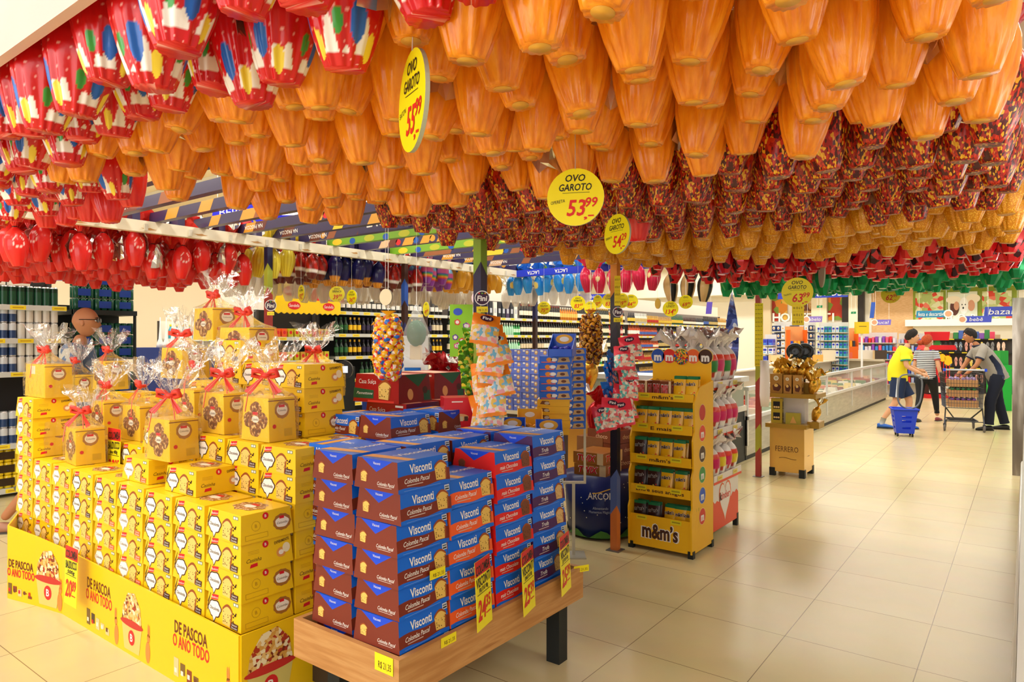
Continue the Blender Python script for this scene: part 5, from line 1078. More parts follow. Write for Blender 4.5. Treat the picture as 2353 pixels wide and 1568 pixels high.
# ================================================================ shelves along the left aisle
gm = C('b8bab8', .4, metal=.3); dkg = C('23211f', .6); tick = C('f2d82a')
def shelf_unit(y0, y1, xf, dp, levels, label, back='2a2624', tix=.28, up='3a3634', top=None, lipc=None):
    """shelving that runs along the aisle and faces +X; xf = front edge"""
    t = empty('shelf_unit', (xf, y0, 0)); tag(t, label, 'shelf unit'); L = y1-y0; zt = top or levels[-1]+.35
    mb = MB(); mb.box(-dp-.02, -dp, 0, L, 0, zt, C(back, .6)); mb.build('back_panel', t)
    for s in (0, L-.03): mb = MB(); mb.box(-dp, -dp+.05, s, s+.03, 0, zt, C(up, .6)); mb.build('upright', t)
    for z in levels:
        mb = MB(); mb.box(-dp, 0, 0, L, z-.03, z, gm); sb = mb.build('shelf_board', t); mb = MB(); mb.box(0, .012, 0, L, z-.045, z+.005, lipc or C('c8cac4')); f = Fr((.012, 0, 0), Y3, Z3); a = .06
        while a < L-.1: mb.dr(f, a, a+.13, z-.04, z, tick); mb.dr(f, a+.02, a+.11, z-.026, z-.015, C('c8a020'), .001); a += tix*R_.uniform(.7, 1.4)
        mb.build('price_strip', sb)
    return t
def bottle(body, cap, lab, name, h=.3, r=.037, neck=.012, lz=(.25, .55)):
    mb = MB(); mb.lathe([(r*.9, 0), (r, .006), (r, h*.58), (r*.8, h*.66), (neck*1.2, h*.76), (neck, h*.86), (neck, h)], 12, C(body, .15, coat=.4)); mb.lathe([(neck*1.15, h*.86), (neck*1.15, h*1.0), (neck*.9, h*1.002)], 8, C(cap, .35))
    if lab: mb.lathe([(r*1.015, h*lz[0]), (r*1.015, h*lz[1])], 12, C(lab, .6), caps=False)
    return mb.mesh(name)
def can(bands, name, h=.155, r=.033):
    mb = MB(); mb.lathe([(r*.85, 0), (r, .008)], 14, C('c8c8c8', .3, metal=.7)); z = .008
    for fr_, c in bands: mb.lathe([(r, z), (r, z+fr_*(h-.02))], 14, C(c, .3, coat=.2), caps=False); z += fr_*(h-.02)
    mb.lathe([(r, z), (r*.85, h), (r*.78, h), (r*.78, h-.004), (.001, h-.004)], 14, C('d0d0d0', .3, metal=.7), caps=False); return mb.mesh(name)
BT = dict(wine=bottle('12100f', '7a1c1c', 'efe6d2', 'wine_bottle'), wine2=bottle('181412', 'c8a040', 'd8c8a8', 'wine_bottle_tan'), sparkling=bottle('14241a', 'd8b048', 'e8dcc0', 'sparkling_bottle', .32, .042), green=bottle('2f9a4a', 'c8d8c8', 'c8e8d0', 'green_bottle', .23, .03), clear=bottle('a8d8b8', 'e8e8e0', None, 'clear_bottle', .24, .032), beer=bottle('1a1210', 'e0b030', 'f0c020', 'beer_bottle', .25, .031), beerd=bottle('141216', '2a2440', '3a3050', 'dark_beer_bottle', .25, .031), beerg=bottle('12301c', '184a2a', '2f6a3a', 'green_beer_bottle', .25, .031), beerw=bottle('141210', '181818', 'e8e4dc', 'label_beer_bottle', .25, .031), red=bottle('a81c20', 'c82020', 'e8c8c0', 'red_bottle', .26, .034), amber=bottle('c87820', 'd8d0c0', 'e8c060', 'amber_bottle', .28, .036), spirit=bottle('d8dcd8', '3a3a40', 'd8e0e8', 'spirit_bottle', .27, .036), black=bottle('181818', '101010', 'c8b890', 'spirit_dark', .28, .04))
NAMES = dict(wine='wine_bottle', wine2='wine_bottle', sparkling='sparkling_wine_bottle', green='green_bottle', clear='clear_bottle', beer='beer_bottle', beerd='beer_bottle', beerg='beer_bottle', beerw='beer_bottle', red='red_bottle', amber='spirit_bottle', spirit='spirit_bottle', black='spirit_bottle')
WRD = dict(wine='dark wine bottle with pale label', wine2='dark wine bottle with tan label', sparkling='gold-capped sparkling wine bottle', green='green glass bottle', clear='pale clear bottle', beer='beer bottle with yellow label', beerd='dark violet beer bottle', beerg='green beer bottle', beerw='beer bottle with white label', red='red bottle', amber='amber spirit bottle', spirit='clear spirit bottle', black='black spirit bottle')
def fill(y0, y1, x, z, kinds, where, dy=.082, run=5, tall=1., rows=1):
    y = y0; k = kinds[0]; i = 0; run_ = run
    while y < y1:
        if i % run_ == 0: k = kinds[(i//run_) % len(kinds)]
        for r in range(rows): tag(inst(BT[k], NAMES[k], None, (x-r*.085, y+J(.004), z), (0, 0, 0), (tall, tall, tall)), '%s on the %s' % (WRD[k], where), 'bottle', '%s, %s' % (WRD[k], where))
        y += dy; i += 1
# beer shelf at the far left
XL = -7.7
shelf_unit(1.3, 2.78, XL, .42, [.08, .5, 1.18, 1.5, 1.82], 'grey shelf unit of beer cans at the far left', top=2.1)
cA = can([(.45, '1f5a34'), (.15, 'd8e0d8'), (.4, 'c8ccc8')], 'green_white_can', .19); cB = can([(.75, '1a4a30'), (.25, '10301c')], 'dark_green_can', .19)
cC = can([(.3, 'e8e4dc'), (.3, 'e04a30'), (.4, 'd8b060')], 'white_red_can'); cD = can([(.55, '28406a'), (.45, 'c8ccd0')], 'blue_silver_can'); cE = can([(1., 'd8d4c8')], 'silver_can'); cF = can([(.5, 'e0a83a'), (.5, 'e8e4dc')], 'gold_can')
y = 1.36; i = 0
while y < 2.74:
    put(cA if i < 10 else cB, 'beer_can', (XL-.05, y, 1.82), 0, 'tall %s beer can on the top left shelf' % ('green and silver' if i < 10 else 'dark green'), 'can', 'tall beer cans on the top shelf')
    for z, nm in ((1.5, 'second'), (1.18, 'third'), (.5, 'fourth')):
        for q in range(2):
            c, w_ = [(cC, 'white and red'), (cF, 'gold and white'), (cD, 'blue and silver'), (cE, 'silver')][min(3, i//5)] if i >= 0 else None
            put(c, 'beer_can', (XL-.05, y, z+q*.157*(1 if nm != 'x' else 0)), 0, '%s beer can on the %s left shelf, %s layer' % (w_, nm, ['lower', 'upper'][q]), 'can', '%s beer cans, %s shelf, %s layer' % (w_, nm, ['lower', 'upper'][q])) if z+q*.157+.155 < {1.5: 1.79, 1.18: 1.48, .5: 1.1}[z]+.03 else None
    y += .07; i += 1
def pack(col, lab, name, nx=3, r=.033, h=.12):
    mb = MB(); L = nx*r*2
    for a in range(nx):
        for b in range(2): mb.lathe([(r*.9, 0), (r, .006), (r, h-.01), (r*.85, h)], 10, C(col, .2, coat=.6), ((b-.5)*r*2, (a+.5)*r*2-L/2, 0))
    mb.box(r*2-.001, r*2+.001, -L*.3, L*.3, h*.2, h*.8, C(lab, .3)); return mb.mesh(name)
PKY = pack('e8c81c', '3a2a18', 'yellow_can_pack', 4); PKG = pack('0f4a34', '1c3a8a', 'green_can_pack', 3)
for a in range(5):
    for l in range(3): put(PKY, 'can_pack', (XL-.1, 1.45+a*.275, .08+l*.125), 0, 'yellow can multipack on the bottom left shelf, %s pile, %s layer' % (ORD[a], ORD[l]), 'can pack', 'yellow can multipacks')
for k in range(2): put(gbox(.1, .16, .09, 'e8e0d0', 'white_beer_carton%d' % k, lambda mb, f, w_, h: mb.dr(f, w_*.2, w_*.7, h*.4, h*.6, orng)), 'small_carton', (XL-.08, 2.2+k*.2, 2.012), 0, 'small white and orange carton on top of the green cans, %s' % ['left', 'right'][k], 'carton')
t = empty('black_rack', (XL-.05, 2.86, 0)); tag(t, 'black metal rack of green can packs beside the beer shelf', 'shelf unit'); mb = MB(); mb.box(-.45, -.42, 0, .62, 0, 1.86, blk); mb.build('back_panel', t)
for z in (.1, .5, .9, 1.3, 1.8): mb = MB(); mb.box(-.42, 0.02, 0, .62, z-.05 if z > 1.5 else z-.02, z, blk); mb.build('shelf_board', t)
for s in (0, .6): mb = MB(); mb.box(-.03, 0, s, s+.02, 0, 1.8, blk); mb.build('upright', t)
for zb, n_ in ((1.8, 3), (1.3, 3), (.9, 2), (.5, 2)):
    for l in range(n_):
        for a in range(3): put(PKG, 'can_pack', (XL-.15, 2.98+a*.2, zb+l*.124), 0, 'green can multipack on the black rack, %s place, %s layer, height %s' % (['left', 'middle', 'right'][a], ORD[l], {1.8: 'top', 1.3: 'upper', .9: 'middle', .5: 'low'}[zb]), 'can pack', 'green can multipacks on the black rack')
# far shelf seen through the gap
shelf_unit(6.5, 9.6, -13.2, .4, [.3, .7, 1.1, 1.5], 'distant shelf of cyan bottles seen beyond the beer rack', back='e8e0d0')
cy = bottle('3a9ab8', 'e8d020', 'd84a3a', 'cyan_bottle', .28, .045, .02)
for l, z in enumerate((1.5, 1.1, .7)):
    for k in range(22): put(cy, 'detergent_bottle', (-13.27, 6.6+k*.13, z), 0, 'cyan bottle with yellow cap on the distant %s shelf' % ['top', 'second', 'third'][l], 'bottle', 'cyan bottles on the %s distant shelf' % ['top', 'second', 'third'][l])
for k in range(6):
    x, y = D(368+k*14, 9.5); mb = MB(); mb.lathe([(.05, 0), (.045, .05), (.02, .12), (.008, .3), (.005, .42)], 14, M('white_plastic', 'f4f2ee', .3)); tag(mb.build('white_funnel', None, (x, y, 1.38)), 'white long necked plastic funnel, %s from the left' % ORD[k], 'funnel', 'white funnels standing in a row')
x, y = D(402, 9.5); mb = MB(); mb.box(-.5, .5, -.15, .15, 0, 1.38, C('2a3a7a')); tag(mb.build('display_cabinet', None, (x, y, 0), (0, 0, YAW)), 'dark blue cabinet carrying the white funnels', 'cabinet')
# yellow awning snack unit
XS = -8.0
shelf_unit(5.35, 6.32, XS, .45, [.15, .5, .85, 1.2, 1.52], 'snack shelf under the yellow scalloped awning', back='1c1a18', top=1.9)
t = empty('awning_header', (XS, 5.3, 0)); tag(t, 'yellow and red header with scalloped awning reading Sandella', 'shop header')
yh = C('f6cc14', .4); mb = MB(); f = Fr((.02, 0, 0), Y3, Z3); n = 12; P = [(0, 2.0)]+[(1.06*(i+.5)/n, 1.86 if i % 1 == 0 else 1.9) for i in range(0)]
sc = []
for i in range(12): sc += [(1.06*(i)/12, 1.86), (1.06*(i+.5)/12, 1.835)]
sc.append((1.06, 1.86)); mb.prism(Fr((.12, 0, 0), Y3, Z3), sc+[(1.06, 2.03), (0, 2.03)], .02, yh); f = Fr((.122, 0, 0), Y3, Z3)
for a in (.28, .85): mb.de(f, a, 1.95, .1, .055, red, .001); mb.dt(f, 'Sandella', a, 1.95, .06, white, .002, width=.16, shear=.2)
mb.build('awning', t)
mb = MB(); mb.prism(Fr((.03, 0, 0), Y3, Z3), [(0, 2.03), (.62, 2.03), (.62, 2.2), (.3, 2.24), (.2, 2.3), (.1, 2.24), (0, 2.22)], .02, yh); f = Fr((.032, 0, 0), Y3, Z3); mb.de(f, .3, 2.15, .13, .07, red, .001); mb.dt(f, 'Sandella', .3, 2.15, .08, white, .002, width=.22, shear=.2); mb.build('header_board', t)
mb = MB(); mb.prism(Fr((.03, 0, 0), Y3, Z3), [(.9+.3*math.cos(q*PI/12), 2.03+.24*math.sin(q*PI/12)) for q in range(13)], .02, red); f = Fr((.034, 0, 0), Y3, Z3); mb.dt(f, 'Qualidade\ne tradi\u00e7\u00e3o', .9, 2.16, .075, white, .001, width=.3, shear=.2); mb.build('header_disc', t)
SNK = {c: gbox(.1, .075, .12, c, 'snack_pack_'+c, lambda mb, f, w_, h: mb.de(f, w_*.5, h*.55, w_*.3, h*.2, red, .001)) for c in ('e85a20', 'c8b820', 'b8442a', 'd8a030')}
for l, z in enumerate((.5, .85, 1.2, 1.52)):
    for k in range(9): put(SNK[['e85a20', 'e85a20', 'c8b820', 'c8b820', 'd8a030', 'c8b820', 'b8442a', 'd8a030', 'c8b820'][k]], 'snack_pack', (XS-.06, 5.42+k*.1, z), 0, '%s snack pack on the awning shelf, %s place, %s row' % (['orange', 'orange', 'green', 'green', 'ochre', 'green', 'red', 'ochre', 'green'][k], ORD[k], ORD[l]), 'snack pack', 'snack packs under the awning')
# long bottle gondola
LV = [.2, .55, .9, 1.24, 1.57, 1.9]
shelf_unit(6.36, 8.75, XS, .45, LV, 'dark shelf of beer bottles right of the yellow awning', back='141210', top=2.1)
shelf_unit(8.8, 15.5, XS, .45, LV, 'long shelf of wine and spirits in the middle distance', back='5a5048', top=2.25)
shelf_unit(15.55, 23, XS, .45, LV, 'far end of the long bottle shelf', back='8a8078', top=2.25)
lv = ['top', 'second', 'third', 'fourth', 'fifth']
fill(6.45, 8.7, XS-.06, 1.9, ['beerw'], 'beer shelf, top level', .1, 6)
fill(6.42, 8.7, XS-.05, 1.57, ['beerg', 'beer', 'beerd', 'wine2', 'sparkling'], 'beer shelf, second level', .085, 3)
fill(6.42, 8.7, XS-.05, 1.24, ['beerg', 'beer', 'beerd', 'beer', 'wine2'], 'beer shelf, third level', .085, 3)
fill(6.9, 8.7, XS-.05, .9, ['beerg', 'beerw', 'sparkling'], 'beer shelf, fourth level', .085, 6)
fill(8.87, 9.35, XS-.06, 1.57, ['sparkling'], 'wine shelf, second level, left end', .09); fill(8.87, 9.35, XS-.06, 1.24, ['sparkling'], 'wine shelf, third level, left end', .09)
for k in range(15): put(gbox(.1, .1, .3, ['1e1e26', '2a2f3a', '4a3a5a', '23262e', 'e8e4dc'][k % 5], 'bottle_carton%d' % k, lambda mb, f, w_, h: mb.dr(f, w_*.2, w_*.8, h*.3, h*.6, C('b8bcc8'))), 'bottle_carton', (XS-.07, 8.95+k*.13, 1.9), 0, 'boxed bottle on the top shelf, %s box from the left' % ORD[k], 'carton', 'boxed bottles on the top wine shelf')
fill(9.4, 9.8, XS-.05, 1.57, ['amber', 'red'], 'wine shelf, second level', .08, 3); fill(9.85, 10.9, XS-.05, 1.57, ['green', 'clear', 'clear', 'clear'], 'wine shelf, second level', .075, 3); fill(9.4, 10.9, XS-.05, 1.24, ['green', 'clear'], 'wine shelf, third level', .075, 5)
fill(11.0, 15.4, XS-.06, 1.57, ['wine', 'wine', 'wine2', 'wine', 'sparkling', 'red'], 'wine shelf, second level', .09, 8); fill(11.0, 15.4, XS-.06, 1.9, ['wine', 'wine', 'amber', 'wine', 'sparkling', 'amber'], 'wine shelf, top level', .09, 8)
fill(11.0, 15.4, XS-.06, 1.24, ['wine2', 'wine', 'sparkling', 'red', 'wine'], 'wine shelf, third level', .09, 9); fill(13.2, 15.4, XS-.06, .9, ['wine', 'green', 'wine'], 'wine shelf, fourth level', .09, 6)
mb = MB(); q = random.Random(3)
for z in LV[1:]:
    for r in range(1):
        y = 15.62
        while y < 22.9:
            run = q.randint(4, 12); c = q.choice(['171412', '171412', '3a1c18', 'c8982c', 'c85020', '2a5a38', 'd8d0bc', '7a2020', 'e0dcd0', '1c1c26', 'b88a3c']); lb = q.choice(['efe6d2', 'c8b070', 'c03028', 'f0f0ea', '4a6ab8', 'e0c040']); hh = q.uniform(.2, .3)
            for _ in range(run):
                if y < 22.9: mb.lathe([(.036, 0), (.036, hh*.6), (.013, hh*.76), (.013, hh)], 7, C(c, .2), (XS-.06, y, z)); mb.lathe([(.0375, hh*.2), (.0375, hh*.5)], 7, C(lb), (XS-.06, y, z), caps=False); y += .088
tag(mb.build('shelf_bottles'), 'mass of small bottles filling the far end of the long shelf', 'bottles', kind='stuff')
# ================================================================ freezer island and its clutter
GX0, GX1, GY0, GY1 = -4.9, -2.75, 8.45, 19.0
stl = mramp('steel', 'noise', 3, [(0, '8f8e86'), (.5, 'b5b3aa'), (1, 'd4d0c4')], .3, metal=.6, vec=(1, 1, 8), const=False); glass = M('case_glass', 'dfe8e0', .05, alpha=.22, coat=1.); rail = C('dcdcd8', .3, metal=.4)
t = empty('freezer_island', (GX1, GY0, 0)); tag(t, 'long stainless freezer island with glass sides along the aisle', 'freezer'); L = GY1-GY0
mb = MB(); mb.box(-1.05, 0, 0, L, .06, .5, stl); mb.box(-1.0, -.02, .02, L-.02, 0, .06, blk); mb.build('cabinet', t)
mb = MB(); mb.box(-.02, .03, 0, L, .5, .545, rail); mb.build('bumper_rail', t)
for k in range(5): mb = MB(); mb.box(-.015, -.003, .04+k*L/5, L/5*(k+1)-.04, .545, .86, glass); mb.build('glass_panel', t)
for k in range(6): mb = MB(); y_ = min(L-.04, k*L/5); mb.box(-.02, .01, y_, y_+.04, .18, .86, rail); mb.build('post', t)
mb = MB(); mb.box(-.04, .025, 0, L, .86, .905, rail); mb.build('top_rail', t)
mb = MB(); mb.box(-1.05, -1.0, 0, L, .5, 1.0, C('d8cbb0')); mb.box(-1.0, -.82, 0, L, .98, 1.0, C('d8cbb0')); mb.build('back_ledge', t)
mb = MB(); mb.box(-1.0, -.04, L-.03, L, .5, .95, C('d8cbb0')); mb.box(-1.0, -.04, L-.3, L, .95, 1.0, C('d8cbb0')); mb.build('end_panel', t)
q = random.Random(8)
for k in range(70):
    c = q.choice(['c8503c', 'e8e0d0', '8a2a20', 'd8b08a', 'e8c870', '5a7a4a', 'd86a50']); mb = MB(); mb.box(-.11, .11, -.09, .09, 0, .05+q.random()*.05, C(c, .3), .02, .02)
    tag(mb.build('frozen_pack', None, (GX1-.17-(k % 4)*.235, GY0+.2+(k//4)*.57, .5), (0, 0, q.uniform(-.15, .15))), '%s frozen pack inside the freezer island, %s from the aisle' % ({'c8503c': 'red', 'e8e0d0': 'white', '8a2a20': 'dark red', 'd8b08a': 'tan', 'e8c870': 'yellow', '5a7a4a': 'green', 'd86a50': 'coral'}[c], ORD[k % 4]), 'frozen pack', 'frozen packs in the freezer island')
t = empty('freezer_cabinet', (-2.75, 7.86, 0)); tag(t, 'glass fronted black and white freezer cabinet behind the striped post', 'freezer')
mb = MB(); mb.box(-1.9, -.02, .02, .58, 0, .62, blk); mb.build('base', t); mb = MB(); mb.box(-1.9, 0, 0, .6, .62, .68, C('d8d4c8')); mb.box(-1.9, 0, 0, .02, .27, .31, rail); mb.build('trim_band', t)
mb = MB(); mb.box(-1.85, -.03, .03, .57, .68, .98, C('9aa08e', .3)); mb.build('window', t); mb = MB(); mb.box(-1.92, .02, -.02, .62, .98, 1.04, rail); mb.build('top_rail', t)
mb = MB(); mb.box(-.06, 0.0, -.005, .06, .1, .98, white); mb.box(-1.9, -1.84, -.005, .06, .1, .98, white); mb.build('corner_frame', t)
mb = MB(); mb.box(-.5, -.2, -.06, -.01, 0, .12, C('c8c4b8')); mb.build('kick_plate', t)
# boards and crates on the freezer ledge
for k, (px, w_, h, c, lab) in enumerate([(1785, .22, .2, 'e8c890', 'tan promo card'), (1905, .3, .24, 'e8dcc0', 'pale board'), (1925, .22, .16, 'd8a850', 'yellow snack tray'), (1948, .24, .16, 'e06a50', 'coral snack tray'), (1880, .22, .15, 'dca850', 'ochre snack tray'), (1990, .35, .22, 'efe6d8', 'white square board'), (2024, .3, .22, '4a3a30', 'framed dark board')]):
    X_, Y_ = (-3.66, YatX(px, -3.66)) if px < 1940 else (XatY(px, GY1-.12), GY1-.12); mb = MB(); f = Fr((0, 0, 0), X3, Z3); mb.prism(f, [(-w_/2, 0), (w_/2, 0), (w_/2, h), (-w_/2, h)], .04, C(c)); 
    if k in (0, 6): mb.prism(Fr((0, -.002, 0), X3, Z3), [(-w_/2-.03, 0), (-w_/2, 0), (-w_/2, h), (-w_/2-.03, h)], .04, C('d8b888'))
    tag(mb.build('ledge_board', None, (X_+.0, Y_, 1.0), (0, 0, YAW)), '%s standing on the freezer back ledge' % lab, 'board')
# ================================================================ goods along the back
def gw_j(o, sag):
    if sag: o.scale = (R_.uniform(.8, 1), 1, R_.uniform(.65, 1.1))
    return o
def goods_wall(Y, px0, px1, z0, z1, nx, nz, cols, label, name='product_pack', cat='pack', grp='', dp=.25, back='d8d4cc', wf=.84, hf=.72, deco=None, sag=None):
    x0, x1 = XatY(px0, Y), XatY(px1, Y); t = empty('shelf_unit', (x0, Y, 0)); tag(t, label, 'shelf unit'); Wd = x1-x0; dz = (z1-z0)/nz; dx = Wd/nx
    mb = MB(); mb.box(0, Wd, dp, dp+.05, 0, z1+.05, C(back)); mb.build('back_panel', t)
    ms = {}
    for j in range(nz):
        z = z0+j*dz; mb = MB(); mb.box(0, Wd, 0, dp, z-.025, z, gm); f = Fr((0, 0, z), X3, Z3)
        for i in range(0, nx): mb.dr(f, i*dx+.05, i*dx+dx*.5, -.03, -.002, tick, .002)
        mb.build('shelf_board', t)
        for i in range(nx):
            c, nm = cols[(i//2+j*3+(i//5)) % len(cols)] if not sag else cols[R_.randrange(len(cols))]
            if c not in ms: ms[c] = gbox(dx*wf, dp*.7, dz*hf, c, 'pack_'+c+str(int(Y)), deco)
            gw_j(put(ms[c], name, (x0+(i+.5)*dx, Y+dp*.5, z), 0, '%s on the %s, %s row up, %s from left' % (nm, grp, ORD[j], ORD[i % 16]), cat, '%s on the %s' % (nm, grp)), sag)
d_pk = lambda mb, f, w_, h: (mb.de(f, w_*.5, h*.55, w_*.3, h*.28, white, .001, 10), mb.de(f, w_*.5, h*.5, w_*.18, h*.16, C('e8902c'), .002, 8))
d_pk2 = lambda mb, f, w_, h: (mb.dr(f, w_*.15, w_*.85, h*.45, h*.8, C('2a3ab8'), .001), mb.dr(f, w_*.2, w_*.7, h*.15, h*.3, C('4a9ad8'), .001))
goods_wall(17.5, 1772, 1868, .55, 1.88, 9, 7, [('2a3a70', 'navy and white diaper pack'), ('d8dce4', 'white diaper pack'), ('1c2a50', 'dark blue diaper pack')], 'shelf unit of navy diaper packs behind the gold display', grp='diaper shelf', deco=d_pk)
goods_wall(17.7, 1876, 1945, .7, 1.85, 8, 6, [('e8f0f0', 'white hygiene pack'), ('2f9aa0', 'teal hygiene pack'), ('e8ece0', 'pale hygiene pack')], 'shelf unit of white and teal packs under the exit sign', grp='hygiene shelf', deco=d_pk2)
goods_wall(15.5, 1750, 1776, .6, 1.55, 2, 5, [('4a5ac8', 'blue bulk pack'), ('e8e8f4', 'white bulk pack')], 'narrow stack unit of blue bulk packs beside the yellow ticket strip', grp='bulk stack', deco=d_pk2)
goods_wall(20.5, 1955, 2058, .3, 1.62, 13, 6, [('e85a80', 'pink pack'), ('d8d8e8', 'white pack'), ('8a4ac0', 'violet pack'), ('e82a3a', 'red pack'), ('3a8ad8', 'blue pack')], 'shelf unit of pink and violet goods left of the yellow shirt', grp='pink goods shelf', sag=1)
goods_wall(21.5, 2062, 2140, .3, 1.6, 10, 6, [('3a5ae0', 'blue pack'), ('b8c8f0', 'pale blue pack'), ('d83030', 'red pack'), ('c8c8d8', 'grey pack')], 'shelf unit of blue goods behind the two shoppers', grp='blue goods shelf', sag=1)
# sandal shelves
YS = 22.5; x0, x1 = XatY(2142, YS), XatY(2326, YS); t = empty('sandal_unit', (x0, YS, 0)); tag(t, 'black shelf unit with rows of hanging sandals at the back', 'shelf unit')
mb = MB(); mb.box(0, x1-x0, .3, .35, 0, 1.5, C('4a4440')); mb.build('back_panel', t)
for z in (.25, .7, 1.13, 1.5): mb = MB(); mb.box(0, x1-x0, 0, .3, z-.03, z, blk); f = Fr((0, 0, z), X3, Z3); [mb.dr(f, .1+k*.3, .22+k*.3, -.028, .0, tick, .002) for k in range(int((x1-x0)/.3))]; mb.build('shelf_board', t)
def sandal(col, strap, name):
    mb = MB()
    for s in (-1, 1):
        f = Fr((s*.055, 0, 0), X3, Z3); P = [(.04*math.cos(q*PI/9)*(1 if math.sin(q*PI/9) > 0 else .8), .13*math.sin(q*PI/9)) for q in range(18)]; mb.prism(f, P, .018, C(col)); mb.tube([(s*.055-.035, -.004, -.02), (s*.055, -.022, .06), (s*.055+.035, -.004, -.02)], .006, C(strap), 5)
    return mb.mesh(name)
sc_ = [('6a7a90', 'blue grey'), ('8a8a8a', 'grey'), ('3a4a3c', 'dark green'), ('e8a898', 'pink'), ('e8c8b0', 'beige'), ('2a2a2c', 'black'), ('e8d060', 'yellow'), ('c84a6a', 'magenta')]
SM = [(sandal(c, '2a2a30' if i % 2 else 'e8e0d0', 'sandal_'+c), n_) for i, (c, n_) in enumerate(sc_)]
for r, z in enumerate((.42, .87, 1.29)):
    n_ = int((x1-x0)/.24)
    for k in range(n_): m_, nm = SM[(k*3+r*5) % len(SM)] if r else SM[(k*2+3) % len(SM)]; put(m_, 'sandal_pair', (x0+.14+k*.24, YS-.03, z), J(.1), '%s sandal pair hanging in the %s row, %s place' % (nm, ['bottom', 'middle', 'top'][r], ORD[k % 16]), 'sandals', 'sandal pairs on the back shelves')
q = random.Random(12)
for k in range(12):
    c = q.choice(['e84a6a', 'c8a880', '3a8a4a', '8a5ab8', 'e8e0e8', '4a6ab8']); bw_ = (x1-x0-.4)/12*.46; mb = MB(); mb.box(-bw_, bw_, -.1, .1, 0, q.uniform(.1, .26), C(c)); tag(mb.build('storage_bin', None, (x0+.2+k*(x1-x0-.4)/12, YS+.15, 1.5)), '%s box on top of the sandal shelves, %s from left' % ({'e84a6a': 'pink', 'c8a880': 'tan', '3a8a4a': 'green', '8a5ab8': 'violet', 'e8e0e8': 'white', '4a6ab8': 'blue'}[c], ORD[k]), 'box', 'boxes above the sandals')
# red promo stand with yellow tools
x, y = D(2152, 17.4); t = empty('red_stand', (x, y, 0)); tag(t, 'red promotional stand with yellow tools beside the striped shirt', 'display rack'); rd = C('d81c24', .35); yl = C('f4c41c', .35)
mb = MB(); mb.T = Matrix.Rotation(YAW, 4, 'Z'); mb.box(-.36, .36, -.2, .2, 0, .1, rd); mb.build('base', t)
mb = MB(); mb.T = Matrix.Rotation(YAW, 4, 'Z'); mb.box(-.3, .3, -.15, .15, .1, .4, C('3a1418')); [mb.box(-.28+k*.2, -.14+k*.2, -.17, -.15, .14, .3, white) for k in range(3)]; mb.build('lower_bin', t)
mb = MB(); mb.T = Matrix.Rotation(YAW, 4, 'Z'); mb.box(-.36, .36, -.22, .22, .4, .52, rd); mb.build('tray', t)
mb = MB(); mb.T = Matrix.Rotation(YAW, 4, 'Z'); mb.box(-.4, .4, -.2, .2, 1.22, 1.34, rd, .06); mb.build('top_tray', t)
mb = MB(); mb.T = Matrix.Rotation(YAW, 4, 'Z'); mb.box(-.2, .24, -.12, .14, 1.46, 1.68, rd, -.03); mb.box(-.06, .06, -.05, .05, 1.34, 1.46, C('3a9a3a')); mb.build('basket_topper', t)
mb = MB(); mb.T = Matrix.Rotation(YAW, 4, 'Z'); mb.box(-.02, .02, 0, .04, .5, 1.24, rd); mb.build('column', t)
for k in range(8): mb = MB(); mb.T = Matrix.Rotation(YAW, 4, 'Z'); mb.tube([(-.26+k*.075, -.1, .52), (-.26+k*.075, -.1, 1.1)], .012, rd, 6); mb.build('tool_handle', t)
for a, z, s in ((-.18, 1.05, 1.), (.06, 1.02, .8), (.2, .95, 1.)): mb = MB(); mb.T = Matrix.Rotation(YAW, 4, 'Z'); f = Fr((a, -.16, z), X3, Z3); mb.prism(f, [(-.09*s, -.08*s), (0, -.13*s), (.1*s, -.06*s), (.08*s, .08*s), (0, .13*s), (-.1*s, .1*s)], .03, yl); mb.build('yellow_scoop', t)
for k, (px, dd, col) in enumerate([(1835, 15.2, 'e86a1c'), (1955, 14.6, 'e86a1c')]):
    x, y = D(px, dd) if k == 0 else (XatY(px, 19.3), 19.3); t = empty('orange_stand', (x, y, 0), YAW); tag(t, 'tall orange cardboard razor stand, %s' % ['left one above the black discs', 'right one near the pale boards'][k], 'display rack'); oc = C(col, .4)
    mb = MB(); mb.box(-.2, .2, 0, .25, 0, 1.3, oc); mb.build('base_box', t); mb = MB(); mb.box(-.2, .2, .2, .25, 1.3, 1.78, C('e8a060')); mb.box(-.2, -.18, 0, .2, 1.3, 1.7, oc); mb.box(.18, .2, 0, .2, 1.3, 1.7, oc); mb.build('header', t)
    for a in range(4): mb = MB(); mb.box(-.16+a*.08, -.1+a*.08, .05, .1, 1.3, 1.45, C(['2a4ab8', 'f0a020', 'f0a020', '3a3a40'][a])); mb.build('blister_pack', t)
x, y = D(2312, 14.2); t = empty('green_stand', (x, y, 0), YAW); tag(t, 'bright green cardboard stand behind the man in grey', 'display rack'); mb = MB(); mb.box(-.2, .12, 0, .3, 0, .95, C('1fae3c')); f = Fr((-.2, 0, 0), X3, Z3); mb.dr(f, .05, .25, .72, .78, C('c8e8a0'), .001); mb.build('base_box', t); mb = MB(); mb.box(-.05, .12, .1, .3, .95, 1.25, C('2a9a3a')); mb.build('upper_box', t)
x, y = D(1988, 17); 
for k in range(2): put(gbox(.3, .1, .28, ['e8c81c', 'e8c81c'][k], 'yellow_board%d' % k, lambda mb, f, w_, h: mb.dr(f, w_*.2, w_*.8, h*.6, h*.65, ink)), 'yellow_sign_board', (*D(1980+k*28, 16.2), 1.62-.4*0), YAW, 'yellow price board above the goods, %s' % ['left', 'right'][k], 'sign') if k == 0 else None
